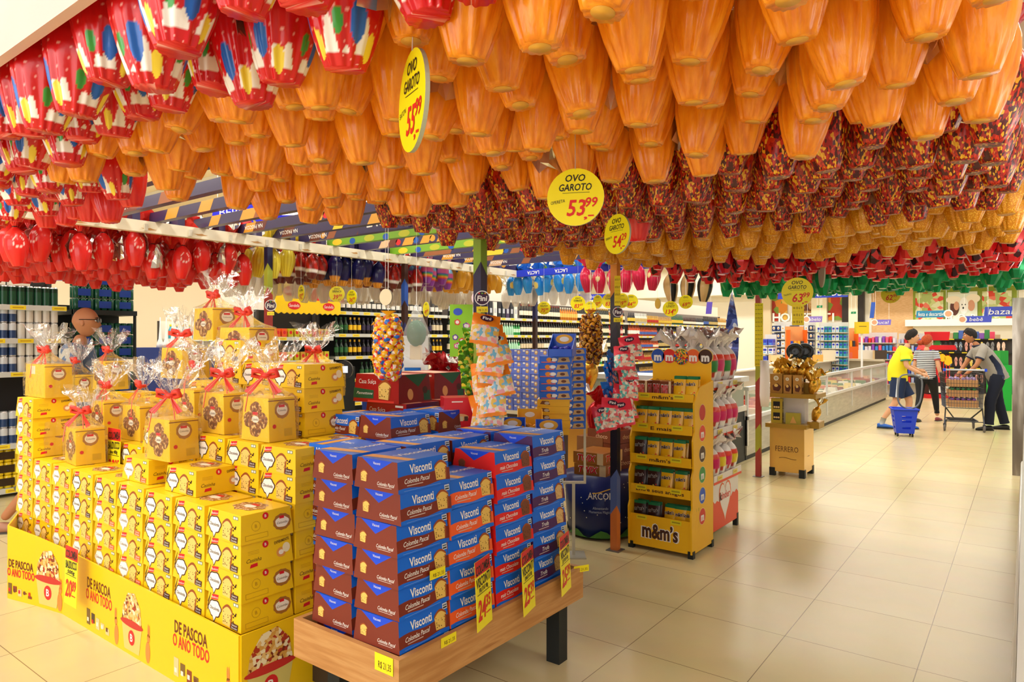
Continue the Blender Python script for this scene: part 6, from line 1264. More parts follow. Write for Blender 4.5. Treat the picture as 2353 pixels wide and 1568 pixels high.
x, y = D(1980, 16.2); mb = MB(); mb.box(-.02, .02, -.02, .02, 0, 1.62, white); tag(mb.build('sign_pole', None, (x, y+.02, 0)), 'thin white pole holding the yellow price board', 'pole')
# ================================================================ chilled case at the right edge
t = empty('chilled_case', (-.05, 1.2, 0)); tag(t, 'long stainless chilled case at the right edge with ticket rail', 'refrigerated case'); L = 7.0
mb = MB(); mb.box(.06, .95, 0, L, 0, .62, stl); mb.build('base', t); mb = MB(); mb.tube([(.035, 0, .3), (.035, L, .3)], .03, rail, 10); mb.build('bumper_rail', t)
mb = MB(); mb.box(.03, .06, 0, L, .55, .68, C('b8b4a8', .4, metal=.4)); f = Fr((.03, L, 0), (0, -1, 0), Z3); a = .1
while a < L-.2: mb.dr(f, a, a+.12, .58, .65, tick if R_.random() < .6 else C('d8d4e8'), .002); a += R_.uniform(.13, .22)
mb.build('ticket_rail', t); mb = MB(); mb.box(.06, .9, 0, L, .62, .66, C('d8d0c0')); mb.build('deck', t)
mb = MB(); mb.box(.5, .95, 0, L, 2.0, 2.25, white); mb.build('canopy', t)
mb = MB(); mb.box(.5, .54, .2, L-.2, 1.96, 2.0, M('case_light', 'ffffff', .4, emit=5)); mb.build('light_strip', t)
mb = MB(); mb.box(.9, .95, 0, L, .66, 2.0, C('e8e4dc')); mb.build('back_panel', t)
mb = MB(); brs = mramp('brown_steel', 'noise', 1.4, [(0, '4a3e32'), (.45, '74685a'), (.6, 'a89e90'), (.8, '6a5040')], .22, metal=.8, vec=(5, 1, .8), const=False)
mb.box(XatY(2326, 9.3), .95, 0, .05, 0, 1.95, brs); o = mb.build('steel_end_panel', None, (0, 9.3, 0)); tag(o, 'tall brown reflective steel end panel at the right edge', 'panel')
mb = MB(); mb.box(0.02, .9, 0, 3, 0, .6, stl); tag(mb.build('case_plinth', None, (0, 9.36, 0)), 'low steel plinth behind the steel end panel', 'plinth')
for k in range(5):
    y = 6.3+k*.33; t2 = empty('produce_crate', (.13, y, .66)); tag(t2, 'brown card crate of blue lidded pots on the chilled case, %s along' % ORD[k], 'crate', 'card crates on the chilled case') ; mb = MB(); mb.box(-.08, .2, -.14, .14, 0, .1, C('b88a5a')); mb.build('crate', t2)
    for a in range(2):
        for b in range(3): mb = MB(); mb.lathe([(.035, 0), (.038, .04), (.04, .045)], 12, C('3a7ad0'), (-.02+a*.1, -.09+b*.09, .1)); mb.build('pot_lid', t2)
for k in range(6): mb = MB(); mb.tube([(0, 0, 0), (.02, .05, .03), (.02, .12, .04), (0, .18, .02)], [.012, .02, .02, .01], C('f0c820'), 8); tag(mb.build('yellow_pepper_pack', None, (.08+.03*(k % 2), 4.8+k*.12, .68), (0, 0, J(.4))), 'curved yellow fruit on the chilled case, %s from the near end' % ORD[k], 'fruit', 'yellow fruit on the chilled case')
# ================================================================ people
def skin_mesh(V, Ed, Rd, sub=2, root=0):
    me = bpy.data.meshes.new('sk'); me.from_pydata([tuple(v) for v in V], Ed, []); ob = bpy.data.objects.new('sk', me); COL.objects.link(ob)
    ob.modifiers.new('s', 'SKIN'); sm = ob.modifiers.new('u', 'SUBSURF'); sm.levels = sub; sm.render_levels = sub
    for i, d in enumerate(me.skin_vertices[0].data):
        r = Rd[i]; d.radius = (r, r) if not isinstance(r, tuple) else r; d.use_root = (i == root)
    ev = ob.evaluated_get(bpy.context.evaluated_depsgraph_get()); m2 = ev.to_mesh(); vs = [v.co.copy() for v in m2.vertices]; fs = [tuple(p.vertices) for p in m2.polygons]; ev.to_mesh_clear()
    bpy.data.objects.remove(ob); bpy.data.meshes.remove(me); return vs, fs
def chain(mb, pts, rad, mat, sub=2, more=None):
    """pts: dict name->pos ; edges from list of (a,b)"""
    names = list(pts); V = [Vector(pts[n]) for n in names]; Ed = [(names.index(a), names.index(b)) for a, b in more]; vs, fs = skin_mesh(V, Ed, [rad[n] for n in names], sub)
    mb.add(vs, fs, mat, True)
def head(mb, c, yaw, pitch, s, skin, face=True):
    """yaw: turn to the left positive; local forward = +Y"""
    T0 = mb.T; L = Matrix.Translation(c) @ Matrix.Rotation(yaw, 4, 'Z') @ Matrix.Rotation(pitch, 4, 'X') @ Matrix.Diagonal((s, s, s, 1)); mb.T = (T0 @ L) if T0 else L
    n, k = 28, 20; vs = []; fs = []
    for j in range(k+1):
        th = PI*j/k; z = -math.cos(th); rr = math.sin(th)
        for i in range(n):
            a = 2*PI*i/n; x = math.sin(a)*rr; y = math.cos(a)*rr; X = x*.074; Y = y*.094; Z = z*.115
            if z < 0: X *= 1+z*.32; Y *= (1+z*.12) if y > 0 else (1+z*.45)
            fr_ = max(0, math.cos(a))*rr
            Y += .024*math.exp(-((Z+.018)/.022)**2-(x/.16)**2)*(y > 0)-.006*math.exp(-((Z-.018)/.014)**2-((abs(x)-.35)/.2)**2)*(y > 0)+.008*math.exp(-((Z+.058)/.012)**2-(x/.3)**2)*(y > 0)+.009*math.exp(-((Z+.095)/.02)**2-(x/.4)**2)*(y > 0)+.004*math.exp(-((Z-.035)/.012)**2)*(y > .4)
            vs.append((X, Y, Z))
    for j in range(k):
        for i in range(n):
            a = j*n+i; b = j*n+(i+1) % n; fs.append((a, a+n, b+n, b))
    mb.add(vs, fs, skin, True)
    for sd in (-1, 1): mb.sph((sd*.074, -.004, -.008), .018, skin, 8, 8, (.35, .8, 1.4))
    if face:
        for sd in (-1, 1):
            mb.sph((sd*.028, .078, .016), .0115, C('f2eee8', .3), 10, 8, (1.2, .8, .8)); mb.sph((sd*.029, .0875, .016), .0055, C('241812', .2), 8, 6, (1, .5, 1)); mb.tube([(sd*.014, .092, .036), (sd*.03, .092, .041), (sd*.046, .082, .036)], .003, C('2a1c14'), 5)
        mb.tube([(-.022, .084, -.054), (0, .095, -.056), (.022, .084, -.054)], [.002, .0042, .002], C('a85a4c'), 6)
    mb.T = T0
def hair(mb, c, yaw, pitch, s, mat, front=.5, low=-.35, puff=1.1, seed=1):
    T0 = mb.T; L = Matrix.Translation(c) @ Matrix.Rotation(yaw, 4, 'Z') @ Matrix.Rotation(pitch, 4, 'X') @ Matrix.Diagonal((s, s, s, 1)); mb.T = (T0 @ L) if T0 else L
    q = random.Random(seed); n, k = 30, 18; vs = []; fs = []; V = {}
    for j in range(k+1):
        th = PI*j/k; z = -math.cos(th); rr = math.sin(th)
        for i in range(n):
            a = 2*PI*i/n; y = math.cos(a); lim = low+(front-low)*max(0, (y+.55)/1.55)**1.2 if y > -.55 else low; e = max(lim, z); edge = z < lim
            r2 = math.sqrt(max(0, 1-e*e)); g_ = min(1, max(0, (z-lim)/.35)); pf = 1.015 if edge else 1.015+(puff-1.0+.04*math.sin(a*6+j)+q.uniform(-.02, .03))*g_; vs.append((math.sin(a)*r2*.077*pf, y*r2*.097*pf, e*.118*(pf if e > 0 else 1)+(.012*max(0, y) if e > .5 else 0)))
    for j in range(k):
        for i in range(n):
            a = j*n+i; b = j*n+(i+1) % n; fs.append((a, a+n, b+n, b))
    mb.add(vs, fs, mat, True); mb.T = T0
def hand(mb, w_, d, nrm, skin, curl=.6, s=1., thumb=1):
    """wrist point, direction of the fingers, palm normal"""
    w_ = Vector(w_); d = Vector(d).normalized(); nn = Vector(nrm).normalized(); nn = (nn-d*nn.dot(d)).normalized(); sd = d.cross(nn)*thumb
    mb.tube([w_-d*.01, w_+d*.03*s, w_+d*.07*s, w_+d*.085*s], [.022*s, .03*s, .034*s, .022*s], skin, 10)
    for k, ln in enumerate((.07, .08, .075, .058)):
        o = w_+d*.078*s+sd*(.027-.018*k)*s; p = [o]; a = curl*.35; dd = d
        for seg in range(3): dd = (d*math.cos(a)+nn*math.sin(a)); p.append(p[-1]+dd*ln*s*(.42, .32, .26)[seg]); a += curl
        mb.tube(p, [.0088*s, .0085*s, .0078*s, .006*s], skin, 7)
    o = w_+d*.025*s+sd*.024*s; mb.tube([o, o+(sd*.8+d*.6).normalized()*.03*s+nn*.01, o+(sd*.5+d*.9).normalized()*.058*s+nn*.02*s], [.011*s, .0098*s, .007*s], skin, 7)
def shoe(mb, ank, d, mat, sole, s=1.):
    a = Vector(ank); d = Vector(d).normalized(); sd = Vector((-d.y, d.x, 0)).normalized(); up = Vector((0, 0, 1)); vs = []; fs = []; K = 9; n = 10
    for k in range(K):
        t = k/(K-1); wd = .034+.014*math.sin(PI*min(1, t*1.1)); hh = (.085 if t < .3 else .085-.045*(t-.3)/.7); c = a+d*(-.06+.25*t)*s
        if t in (0, 1): wd *= .6; hh *= .8
        for i in range(n): q = 2*PI*i/n; vs.append(c+sd*math.cos(q)*wd*s+up*((math.sin(q)*.5+.5)*hh*s))
    for k in range(K-1):
        for i in range(n): x = k*n+i; y = k*n+(i+1) % n; fs.append((x, y, y+n, x+n))
    fs += [tuple(range(n))[::-1], tuple((K-1)*n+i for i in range(n))]
    mb.add(vs, fs, mat, True)
    vs = [a+d*x*s+sd*y*s+up*z for z in (-.002, .014) for x, y in ((-.065, -.032), (-.065, .032), (.08, .05), (.17, .04), (.195, 0), (.17, -.04), (.08, -.05))]
    mb.add(vs, [tuple(range(7))[::-1], tuple(range(7, 14))]+[(i, (i+1) % 7, (i+1) % 7+7, i+7) for i in range(7)], sole)
def bone_axes(P): return P
def person(loc, rz, P, skin, label, parts, hd, name='person', R=None, s=1.):
    """P: joints in local space (x right, y forward, z up)"""
    t = empty(name, loc, rz); tag(t, label, 'person'); r = dict(pel=.11, spi=.105, che=.125, nec=.046, hdb=.046, shl=.05, shr=.05, ell=.037, elr=.037, wrl=.024, wrr=.024, hil=.085, hir=.085, knl=.055, knr=.055, anl=.034, anr=.034)
    if R: r.update(R)
    E_ = [('pel', 'spi'), ('spi', 'che'), ('che', 'nec'), ('nec', 'hdb'), ('che', 'shl'), ('shl', 'ell'), ('ell', 'wrl'), ('che', 'shr'), ('shr', 'elr'), ('elr', 'wrr'), ('pel', 'hil'), ('hil', 'knl'), ('knl', 'anl'), ('pel', 'hir'), ('hir', 'knr'), ('knr', 'anr')]
    mb = MB(); names = list(P); chain(mb, {k: P[k] for k in r if k in P}, r, skin, 2, [e for e in E_ if e[0] in P and e[1] in P])
    head(mb, hd['c'], hd['yaw'], hd['pitch'], hd.get('s', 1), skin, hd.get('face', True))
    for h_ in hd['hands']: hand(mb, P[h_[0]], h_[1], h_[2], skin, h_[3], h_[4], h_[5])
    mb.build('body', t)
    for nm, fn in parts: m = MB(); fn(m, P, r); m.build(nm, t)
    return t
def cloth(mat, nodes, edges, extra=None, grow=.018):
    def fn(m, P, r):
        pts = {k: P[k] for k in nodes}
        rr = {k: ((r[k]+grow) if not isinstance(r[k], tuple) else tuple(q+grow for q in r[k])) for k in nodes}
        if extra:
            for k, (a, b, t_, rad) in extra.items(): pts[k] = Vector(P[a]).lerp(Vector(P[b]), t_); rr[k] = rad
        chain(m, pts, rr, mat, 2, edges)
    return fn
SK1 = M('skin_light', 'd9a27c', .5); SK2 = M('skin_tan', 'b47850', .5); SK3 = M('skin_brown', '9c6238', .45)
def loft(m, secs, mat, n=26, wr=.0, seed=1):
    """elliptical sections (centre, half width, half depth) joined into one garment surface"""
    q = random.Random(seed); vs = []; fs = []; K = len(secs)
    for j, (c, a, b_) in enumerate(secs):
        c = Vector(c); p0 = Vector(secs[max(0, j-1)][0]); p1 = Vector(secs[min(K-1, j+1)][0]); t_ = (p1-p0).normalized(); x = Vector((1, 0, 0)); x = (x-t_*x.dot(t_)).normalized(); y = t_.cross(x)
        for i in range(n):
            u = 2*PI*i/n; k = 1+wr*math.sin(5*u+j*1.9)+wr*.6*math.sin(9*u-j*2.3); vs.append(c+x*math.cos(u)*a*k+y*math.sin(u)*b_*k)
    for j in range(K-1):
        for i in range(n): a_ = j*n+i; b2 = j*n+(i+1) % n; fs.append((a_, b2, b2+n, a_+n))
    m.add(vs, fs, mat, True)
def sub_secs(S, k=4):
    """smooth interpolation of sections"""
    out = []; N_ = len(S)
    for i in range(N_-1):
        for j in range(k):
            t_ = j/k; f0 = S[max(0, i-1)]; f1 = S[i]; f2 = S[i+1]; f3 = S[min(N_-1, i+2)]
            cr_ = lambda a0, a1, a2, a3: .5*((2*a1)+(a2-a0)*t_+(2*a0-5*a1+4*a2-a3)*t_*t_+(3*a1-a0-3*a2+a3)*t_**3)
            out.append((Vector([cr_(f0[0][d], f1[0][d], f2[0][d], f3[0][d]) for d in range(3)]), cr_(f0[1], f1[1], f2[1], f3[1]), cr_(f0[2], f1[2], f2[2], f3[2])))
    return out+[(Vector(S[-1][0]), S[-1][1], S[-1][2])]
def top(mat, w_=.17, d=.115, t_=.6, rad=.07, hem=-.06, wr=.02):
    def fn(m, P, r):
        pel, spi, che, nec = [Vector(P[k]) for k in ('pel', 'spi', 'che', 'nec')]; sh = (Vector(P['shl'])+Vector(P['shr']))/2; sw = abs(P['shl'][0])
        S = [(pel+(pel-spi).normalized()*-hem, w_*1.02, d*1.08), (pel, w_*1.03, d*1.1), (spi, w_*.98, d*1.05), (che, w_*1.04, d*1.08), (che.lerp(sh, .65), sw*.98, d*.95), (sh+(nec-sh)*.35, sw*.82, d*.8), (nec.lerp(sh, .22), .095, .092), (nec, .066, .064)]
        loft(m, sub_secs(S), mat, 30, wr)
        for k, e in (('shl', 'ell'), ('shr', 'elr')):
            a_ = Vector(P[k]); b_ = Vector(P[e]); inn = a_+(sh-a_)*.35; m.tube([inn, a_, a_.lerp(b_, .25), a_.lerp(b_, t_)], [rad*.95, rad*1.0, rad*1.02, rad*.98], mat, 16)
    return fn
def bottoms(mat, tl, rh, rk, ra=None, w_=.16, d=.12, wr=.015):
    """tl: fraction of the thigh (shorts) or, with ra, of the shin covered"""
    def fn(m, P, r):
        pel = Vector(P['pel']); hc = (Vector(P['hil'])+Vector(P['hir']))/2; loft(m, sub_secs([(hc+Vector((0, 0, -.07)), w_*.8, d*.8), (hc, w_, d), (pel, w_, d), (pel+Vector((0, 0, .1)), w_*.94, d*.94)]), mat, 26, wr)
        m.sph(hc+Vector((0, 0, -.04)), .085, mat, 14, 10, (1.1, 1, 1))
        for h_, k_, a_ in (('hil', 'knl', 'anl'), ('hir', 'knr', 'anr')):
            h_, k_, a_ = Vector(P[h_]), Vector(P[k_]), Vector(P[a_]); S = [(h_+Vector((0, 0, .03)), rh*.95, rh*1.05), (h_.lerp(k_, .25), rh, rh*1.08), (h_.lerp(k_, .6), rh*.45+rk*.55, rh*.45+rk*.55)]
            if ra: S += [(k_, rk, rk*1.05), (k_.lerp(a_, .35), rk*.55+ra*.45, rk*.6+ra*.4), (k_.lerp(a_, tl*.85), ra, ra), (k_.lerp(a_, tl), ra*1.04, ra*1.04)]
            else: S += [(h_.lerp(k_, tl), rk, rk*1.02)]
            loft(m, sub_secs(S), mat, 20, wr)
    return fn
def cuffs(mat, a, b, t_, rad, th=.008, two=True):
    def fn(m, P, r):
        for x, y in ((a, b), (a.replace('l', 'r', 1) if False else a[:-1]+'r', b[:-1]+'r')) if two else ((a, b),):
            p0 = Vector(P[x]).lerp(Vector(P[y]), t_-.03); p1 = Vector(P[x]).lerp(Vector(P[y]), t_+.04); m.tube([p0, p1], [rad, rad], mat, 14)
    return fn
# --- boy with the basket
bx_, by_ = D(2072, 11.35); ylm_ = M('shirt_yellow', 'e8dc1e', .7); trim_g = C('1c8a6a', .6)
P = dict(pel=(0, -.06, .86), spi=(0, -.06, 1.02), che=(0, .02, 1.2), nec=(0, .07, 1.36), hdb=(0, .1, 1.43), shl=(-.17, .04, 1.3), shr=(.17, .04, 1.3), ell=(-.22, .06, 1.06), elr=(.22, .06, 1.05), wrl=(-.14, .26, .98), wrr=(.16, .28, .93), hil=(-.095, -.05, .83), hir=(.095, -.05, .83), knl=(-.1, .12, .47), knr=(.1, -.08, .46), anl=(-.1, .06, .1), anr=(.1, -.3, .12))
def kit(m, P, r):
    shoe(m, (P['anl'][0], P['anl'][1], .0), (0, 1, 0), C('2a60b8', .4), C('202428')); shoe(m, (P['anr'][0], P['anr'][1], .012), (0, 1, 0), C('2a60b8', .4), C('202428'))
def socks(m, P, r):
    for k in ('anl', 'anr'): a = Vector(P[k]); kn = Vector(P['knl' if k == 'anl' else 'knr']); m.tube([a+Vector((0, 0, -.06)), a.lerp(kn, .18)], [.04, .041], C('a8a8a4', .8), 10)
def stripe(m, P, r):
    a = Vector(P['hir'])+Vector((.1, -.01, .03)); b = Vector(P['hir']).lerp(Vector(P['knr']), .78)+Vector((.108, -.01, 0)); m.tube([a, b], .012, C('c8ccd0', .7), 6)
boy = person((bx_, by_, 0), YAW-PI/2-.5, P, SK1, 'boy in yellow football shirt and navy shorts walking right with basket', [('shirt', top(ylm_, .175, .135, .6, .074)), ('sleeve_cuff', cuffs(trim_g, 'shl', 'ell', .6, .076)), ('shorts', bottoms(C('17294a', .7), .8, .108, .112, None, .158, .122)), ('shorts_stripe', stripe), ('sock', socks), ('sneaker', kit)
    , ('collar', lambda m, P, r: m.tube([Vector(P['nec'])+Vector((.062*math.sin(a*PI/6), .062*math.cos(a*PI/6)+.004, -.012+.012*math.cos(a*PI/6)*-1)) for a in range(12)], .009, trim_g, 6, closed=True)), ('hair', lambda m, P, r: hair(m, (0, .15, 1.525), 0, -.05, 1., M('dark_hair', '1e1611', .65, bump=1., bscale=90, bdist=.02, var=.5), .6, -.42, 1.1, 2))],
    dict(c=(0, .15, 1.525), yaw=0, pitch=-.05, hands=[('wrr', (0, .9, -.3), (-.3, 0, -1), .75, .95, -1), ('wrl', (.3, .9, -.2), (.2, 0, -1), .75, .95, 1)]), R=dict(pel=.12, spi=.115, che=.11, shl=.048, shr=.048, hil=.085, hir=.085, knl=.06, knr=.06, elr=.04, ell=.04))
# --- woman in stripes
wx_, wy_ = D(2129, 12.4); strm = mramp('striped_knit', 'noise', 1, [(0, 'e8e8ea'), (1, 'e8e8ea')], .8)
nt = strm.node_tree; wv = nt.nodes.new('ShaderNodeTexWave'); wv.bands_direction = 'Z'; wv.inputs['Scale'].default_value = 9.5; tc = nt.nodes.new('ShaderNodeTexCoord'); nt.links.new(tc.outputs['Object'], wv.inputs['Vector']); cr = [n_ for n_ in nt.nodes if n_.type == 'VALTORGB'][0]; nt.links.new(wv.outputs['Fac'], cr.inputs['Fac']); cr.color_ramp.elements[0].color = srgb('1e222c'); cr.color_ramp.elements[0].position = 0; cr.color_ramp.elements[1].position = .45
P = dict(pel=(0, -.02, .83), spi=(0, -.02, .98), che=(0, 0, 1.15), nec=(0, .0, 1.29), hdb=(0, .02, 1.36), shl=(-.145, 0, 1.25), shr=(.145, 0, 1.25), ell=(-.2, .02, 1.0), elr=(.2, -.04, 1.0), wrl=(-.19, .12, .78), wrr=(.26, -.02, .77), hil=(-.09, -.02, .8), hir=(.09, -.02, .8), knl=(-.08, -.1, .45), knr=(.1, .14, .45), anl=(-.1, -.24, .12), anr=(.12, .2, .09))
person((wx_, wy_, 0), YAW-PI/2+.75, P, SK1, 'woman with red hair bun, striped shirt and black leggings facing away', [('shirt', top(strm, .152, .118, .5, .057, -.05)), ('sleeve_cuff', cuffs(C('b0202c', .7), 'shl', 'ell', .5, .059)), ('leggings', bottoms(C('14161c', .7), .84, .088, .058, .04, .136, .1, .004)),
    ('shoe', lambda m, P, r: (shoe(m, (P['anl'][0], P['anl'][1], .0), (.1, 1, 0), C('4a4648'), C('2a2a2a'), .88), shoe(m, (P['anr'][0], P['anr'][1], 0), (.1, 1, 0), C('8a3a40'), C('4a4a4c'), .88))), ('hair', lambda m, P, r: (hair(m, (0, .04, 1.45), -.75, 0, .95, M('red_hair', 'b84a1c', .6, bump=1., bscale=80, bdist=.02, var=.3), .5, -.55, 1.12, 3), m.sph((-.09, -.04, 1.43), .05, M('red_hair', 'b84a1c', .6, bump=1., bscale=80, bdist=.02, var=.3), 12, 10)))],
    dict(c=(0, .04, 1.45), yaw=-.75, pitch=0, s=.93, hands=[('wrr', (0, .2, -1), (-1, 0, 0), .3, .85, -1), ('wrl', (0, .3, -1), (1, 0, 0), .3, .85, 1)]), R=dict(pel=.1, spi=.085, che=.085, shl=.04, shr=.04, hil=.09, hir=.09, knl=.058, knr=.058, anl=.036, anr=.036))
# --- man pushing the cart
mx_, my_ = D(2282, 11.25); grey = M('polo_grey', '9a948a', .8); navy = C('1a2440', .7)
P = dict(pel=(0, -.05, .91), spi=(0, .02, 1.06), che=(0, .13, 1.22), nec=(0, .23, 1.39), hdb=(0, .28, 1.455), shl=(-.17, .19, 1.33), shr=(.17, .19, 1.33), ell=(-.22, .3, 1.07), elr=(.2, .34, 1.07), wrl=(-.12, .46, .88), wrr=(.1, .5, .86), hil=(-.1, -.04, .88), hir=(.1, -.04, .88), knl=(-.13, .08, .48), knr=(.1, -.1, .48), anl=(-.12, .1, .09), anr=(.1, -.2, .09))
def sidepan(m, P, r):
    for s_ in (-1, 1): m.tube([Vector(P['che'])+Vector((s_*.135, -.03, -.0)), Vector(P['spi'])+Vector((s_*.128, -.03, 0)), Vector(P['pel'])+Vector((s_*.13, -.02, -.06))], [.05, .058, .062], navy, 12)
person((mx_, my_, 0), YAW+PI/2-.3, P, SK2, 'man in grey polo shirt and dark jeans leaning over shopping cart', [('polo_shirt', top(grey, .172, .135, .58, .065, -.09)), ('side_panel', sidepan), ('sleeve_cuff', cuffs(navy, 'shl', 'ell', .58, .067)), ('collar', lambda m, P, r: m.tube([Vector(P['nec'])+Vector((.066*math.sin(a*PI/6), .066*math.cos(a*PI/6), .0-.014*math.cos(a*PI/6))) for a in range(12)], .013, navy, 6, closed=True)),
    ('jeans', bottoms(C('12182a', .8), .97, .098, .078, .068, .14, .105, .02)), ('shoe', lambda m, P, r: (shoe(m, (P['anl'][0], P['anl'][1], 0), (-.1, 1, 0), C('22221e'), C('141414')), shoe(m, (P['anr'][0], P['anr'][1], 0), (.1, 1, 0), C('22221e'), C('141414')))), ('hair', lambda m, P, r: hair(m, (0, .33, 1.545), 0, -.15, 1., M('dark_hair', '1e1611', .65), .58, -.4, 1.08, 4))],
    dict(c=(0, .33, 1.545), yaw=.0, pitch=-.1, hands=[('wrr', (0, .6, -.7), (-.5, 0, -.5), .5, .98, -1), ('wrl', (0, .6, -.7), (.5, 0, -.5), .5, .98, 1)]), R=dict(knl=.06, knr=.06, pel=.09, spi=.09, che=.1, hil=.07, hir=.07))
# --- bald man behind the gift packages
qx, qy = D(172, 5.5)
P = dict(pel=(0, 0, .95), spi=(0, 0, 1.1), che=(0, .02, 1.28), nec=(0, .03, 1.46), hdb=(0, .05, 1.54), shl=(-.19, .02, 1.4), shr=(.19, .02, 1.4), ell=(-.25, .06, 1.13), elr=(.25, .06, 1.13), wrl=(-.2, .25, .98), wrr=(.2, .25, .98), hil=(-.1, 0, .92), hir=(.1, 0, .92), knl=(-.12, .12, .5), knr=(.1, -.16, .5), anl=(-.12, .1, .1), anr=(.1, -.46, .1))
chk = mramp('striped_shirt', 'noise', 3, [(0, '5a7090'), (.5, 'b8b4a8'), (.56, '46608a')], .8, vec=(6, 1, .4))
person((qx, qy, 0), YAW-PI/2+.3, P, SK2, 'bald person with glasses and blue grey shirt behind the gift packages', [('shirt', top(chk, .19, .13, .6, .075)), ('trousers', bottoms(C('5a5448', .8), .5, .11, .09, .085, .175, .13)), ('sandal', lambda m, P, r: (shoe(m, (P['anl'][0], P['anl'][1], 0), (0, 1, 0), C('6a5a4c'), C('3a3430')), shoe(m, (P['anr'][0], P['anr'][1], 0), (0, 1, 0), C('a87860'), C('4a4440')))),
    ('glasses', lambda m, P, r: (m.tube([(-.078, .05, 1.655), (-.07, .155, 1.655), (0, .178, 1.652), (.07, .155, 1.655), (.078, .05, 1.655)], .003, black, 5), [m.prism(Fr((s_*.036, .172, 1.648), X3, Z3), [(.026*math.cos(a*PI/6), .018*math.sin(a*PI/6)) for a in range(12)], .004, C('2a2a2a', .1)) for s_ in (-1, 1)]))],
    dict(c=(0, .075, 1.635), yaw=0, pitch=-.05, s=1.02, hands=[('wrr', (0, 1, -.2), (-.4, 0, -1), .5, 1, -1), ('wrl', (0, 1, -.2), (.4, 0, -1), .5, 1, 1)]), R=dict(pel=.12, spi=.11, che=.115, nec=.052, hdb=.05))
# ================================================================ basket and cart
cx_, cy_ = D(2077, 10.55); t = empty('rolling_basket', (cx_, cy_, 0), YAW-.35); tag(t, 'blue plastic rolling shopping basket with a long grey handle', 'shopping basket'); bl = M('basket_blue', '1f3fc8', .35)
def taperwall(mb, w0, d0, w1, d1, z0, z1, th, mat, holes=True):
    """open tapered bin with slotted walls"""
    for s_, (a0, b0, a1, b1) in enumerate([((-w0, -d0), (w0, -d0), (-w1, -d1), (w1, -d1)), ((w0, -d0), (w0, d0), (w1, -d1), (w1, d1)), ((w0, d0), (-w0, d0), (w1, d1), (-w1, d1)), ((-w0, d0), (-w0, -d0), (-w1, d1), (-w1, -d1))]):
        def pt(u, v, off=0):
            lo = Vector((a0[0]+(b0[0]-a0[0])*u, a0[1]+(b0[1]-a0[1])*u, z0)); hi = Vector((a1[0]+(b1[0]-a1[0])*u, a1[1]+(b1[1]-a1[1])*u, z1)); p = lo.lerp(hi, v); c = Vector((0, 0, p.z)); return p+(c-p).normalized()*off
        nu, nv = 9, 11
        for j in range(nv):
            for i in range(nu):
                if holes and j in (2, 5, 7) and i in (3, 4, 5, 6): continue
                q = [pt(i/nu, j/nv), pt((i+1)/nu, j/nv), pt((i+1)/nu, (j+1)/nv), pt(i/nu, (j+1)/nv)]; r_ = [pt(i/nu, j/nv, th), pt((i+1)/nu, j/nv, th), pt((i+1)/nu, (j+1)/nv, th), pt(i/nu, (j+1)/nv, th)]
                mb.add(q+r_, [(0, 1, 2, 3), (7, 6, 5, 4), (0, 4, 5, 1), (1, 5, 6, 2), (2, 6, 7, 3), (3, 7, 4, 0)], mat)
mb = MB(); taperwall(mb, .12, .11, .165, .155, .05, .42, .006, bl); mb.box(-.12, .12, -.11, .11, .05, .058, bl); mb.build('bin', t)
mb = MB(); mb.tube([(-.175, -.165, .42), (.175, -.165, .42), (.175, .165, .42), (-.175, .165, .42)], .014, bl, 8, closed=True); mb.build('rim', t)
for a in ((-.1, -.09), (.1, -.09), (-.1, .09), (.1, .09)): mb = MB(); mb.T = Matrix.Translation((a[0], a[1], .026)) @ Matrix.Rotation(PI/2, 4, 'Y'); mb.lathe([(.001, -.012), (.026, -.01), (.026, .01), (.001, .012)], 12, black); mb.build('wheel', t)
mb = MB(); hp_ = [(.09, 0, .42), (.03, 0, .43), (-.05, 0, .48), (-.085, 0, .6), (-.075, 0, .8), (-.04, 0, .92), (.06, 0, .95), (.17, 0, .93), (.235, 0, .88), (.245, 0, .75), (.22, 0, .55), (.17, 0, .46), (.09, 0, .42)]; mb.tube([p_[0] for p_ in sub_secs([(q_, 0, 0) for q_ in hp_], 5)], .012, C('6a6e74', .4), 8); mb.build('handle', t)
ctx, cty = D(2211, 11.2); t = empty('shopping_cart', (ctx, cty, 0), YAW-.45); tag(t, 'wire shopping cart with blue tipped handle carrying brown cartons', 'shopping cart'); wire = C('4a4c54', .35, metal=.6)
def P3(x, y, z): return (x, y, z)
def cartring(z): k = (z-.38)/.55; return [(-.25-.02*k, -.2-.03*k, z), (.25+.02*k, -.2-.03*k, z), (.25+.02*k, .3+.14*k, z), (-.25-.02*k, .3+.14*k, z)]
mb = MB()
for z in [.38, .46, .54, .62, .7, .78, .86, .93]: mb.tube(cartring(z), .0032 if z not in (.38, .93) else .006, wire, 5, closed=True)
a, b = cartring(.38), cartring(.93)
for e in range(4):
    n_ = 13
    for k in range(n_): u = k/n_; mb.tube([Vector(a[e]).lerp(Vector(a[(e+1) % 4]), u), Vector(b[e]).lerp(Vector(b[(e+1) % 4]), u)], .0026, wire, 4)
for k in range(10): mb.tube([Vector(a[0]).lerp(Vector(a[1]), k/9), Vector(a[3]).lerp(Vector(a[2]), k/9)], .0026, wire, 4)
mb.build('wire_basket', t)
mb = MB()
for s_ in (-1, 1): mb.tube([(s_*.25, -.16, .38), (s_*.27, -.2, .12)], .011, wire, 6); mb.tube([(s_*.25, -.2, .38), (s_*.12, .0, .2), (s_*.2, .32, .12)], .011, wire, 6); mb.tube([(s_*.27, -.2, .93), (s_*.27, -.26, 1.0)], .01, wire, 6)
mb.tube([(-.27, -.18, .16), (.27, -.18, .16)], .008, wire, 6)
for k in range(6): mb.tube([(-.2, -.1+k*.08, .17), (.2, -.1+k*.08, .17)], .004, wire, 4)
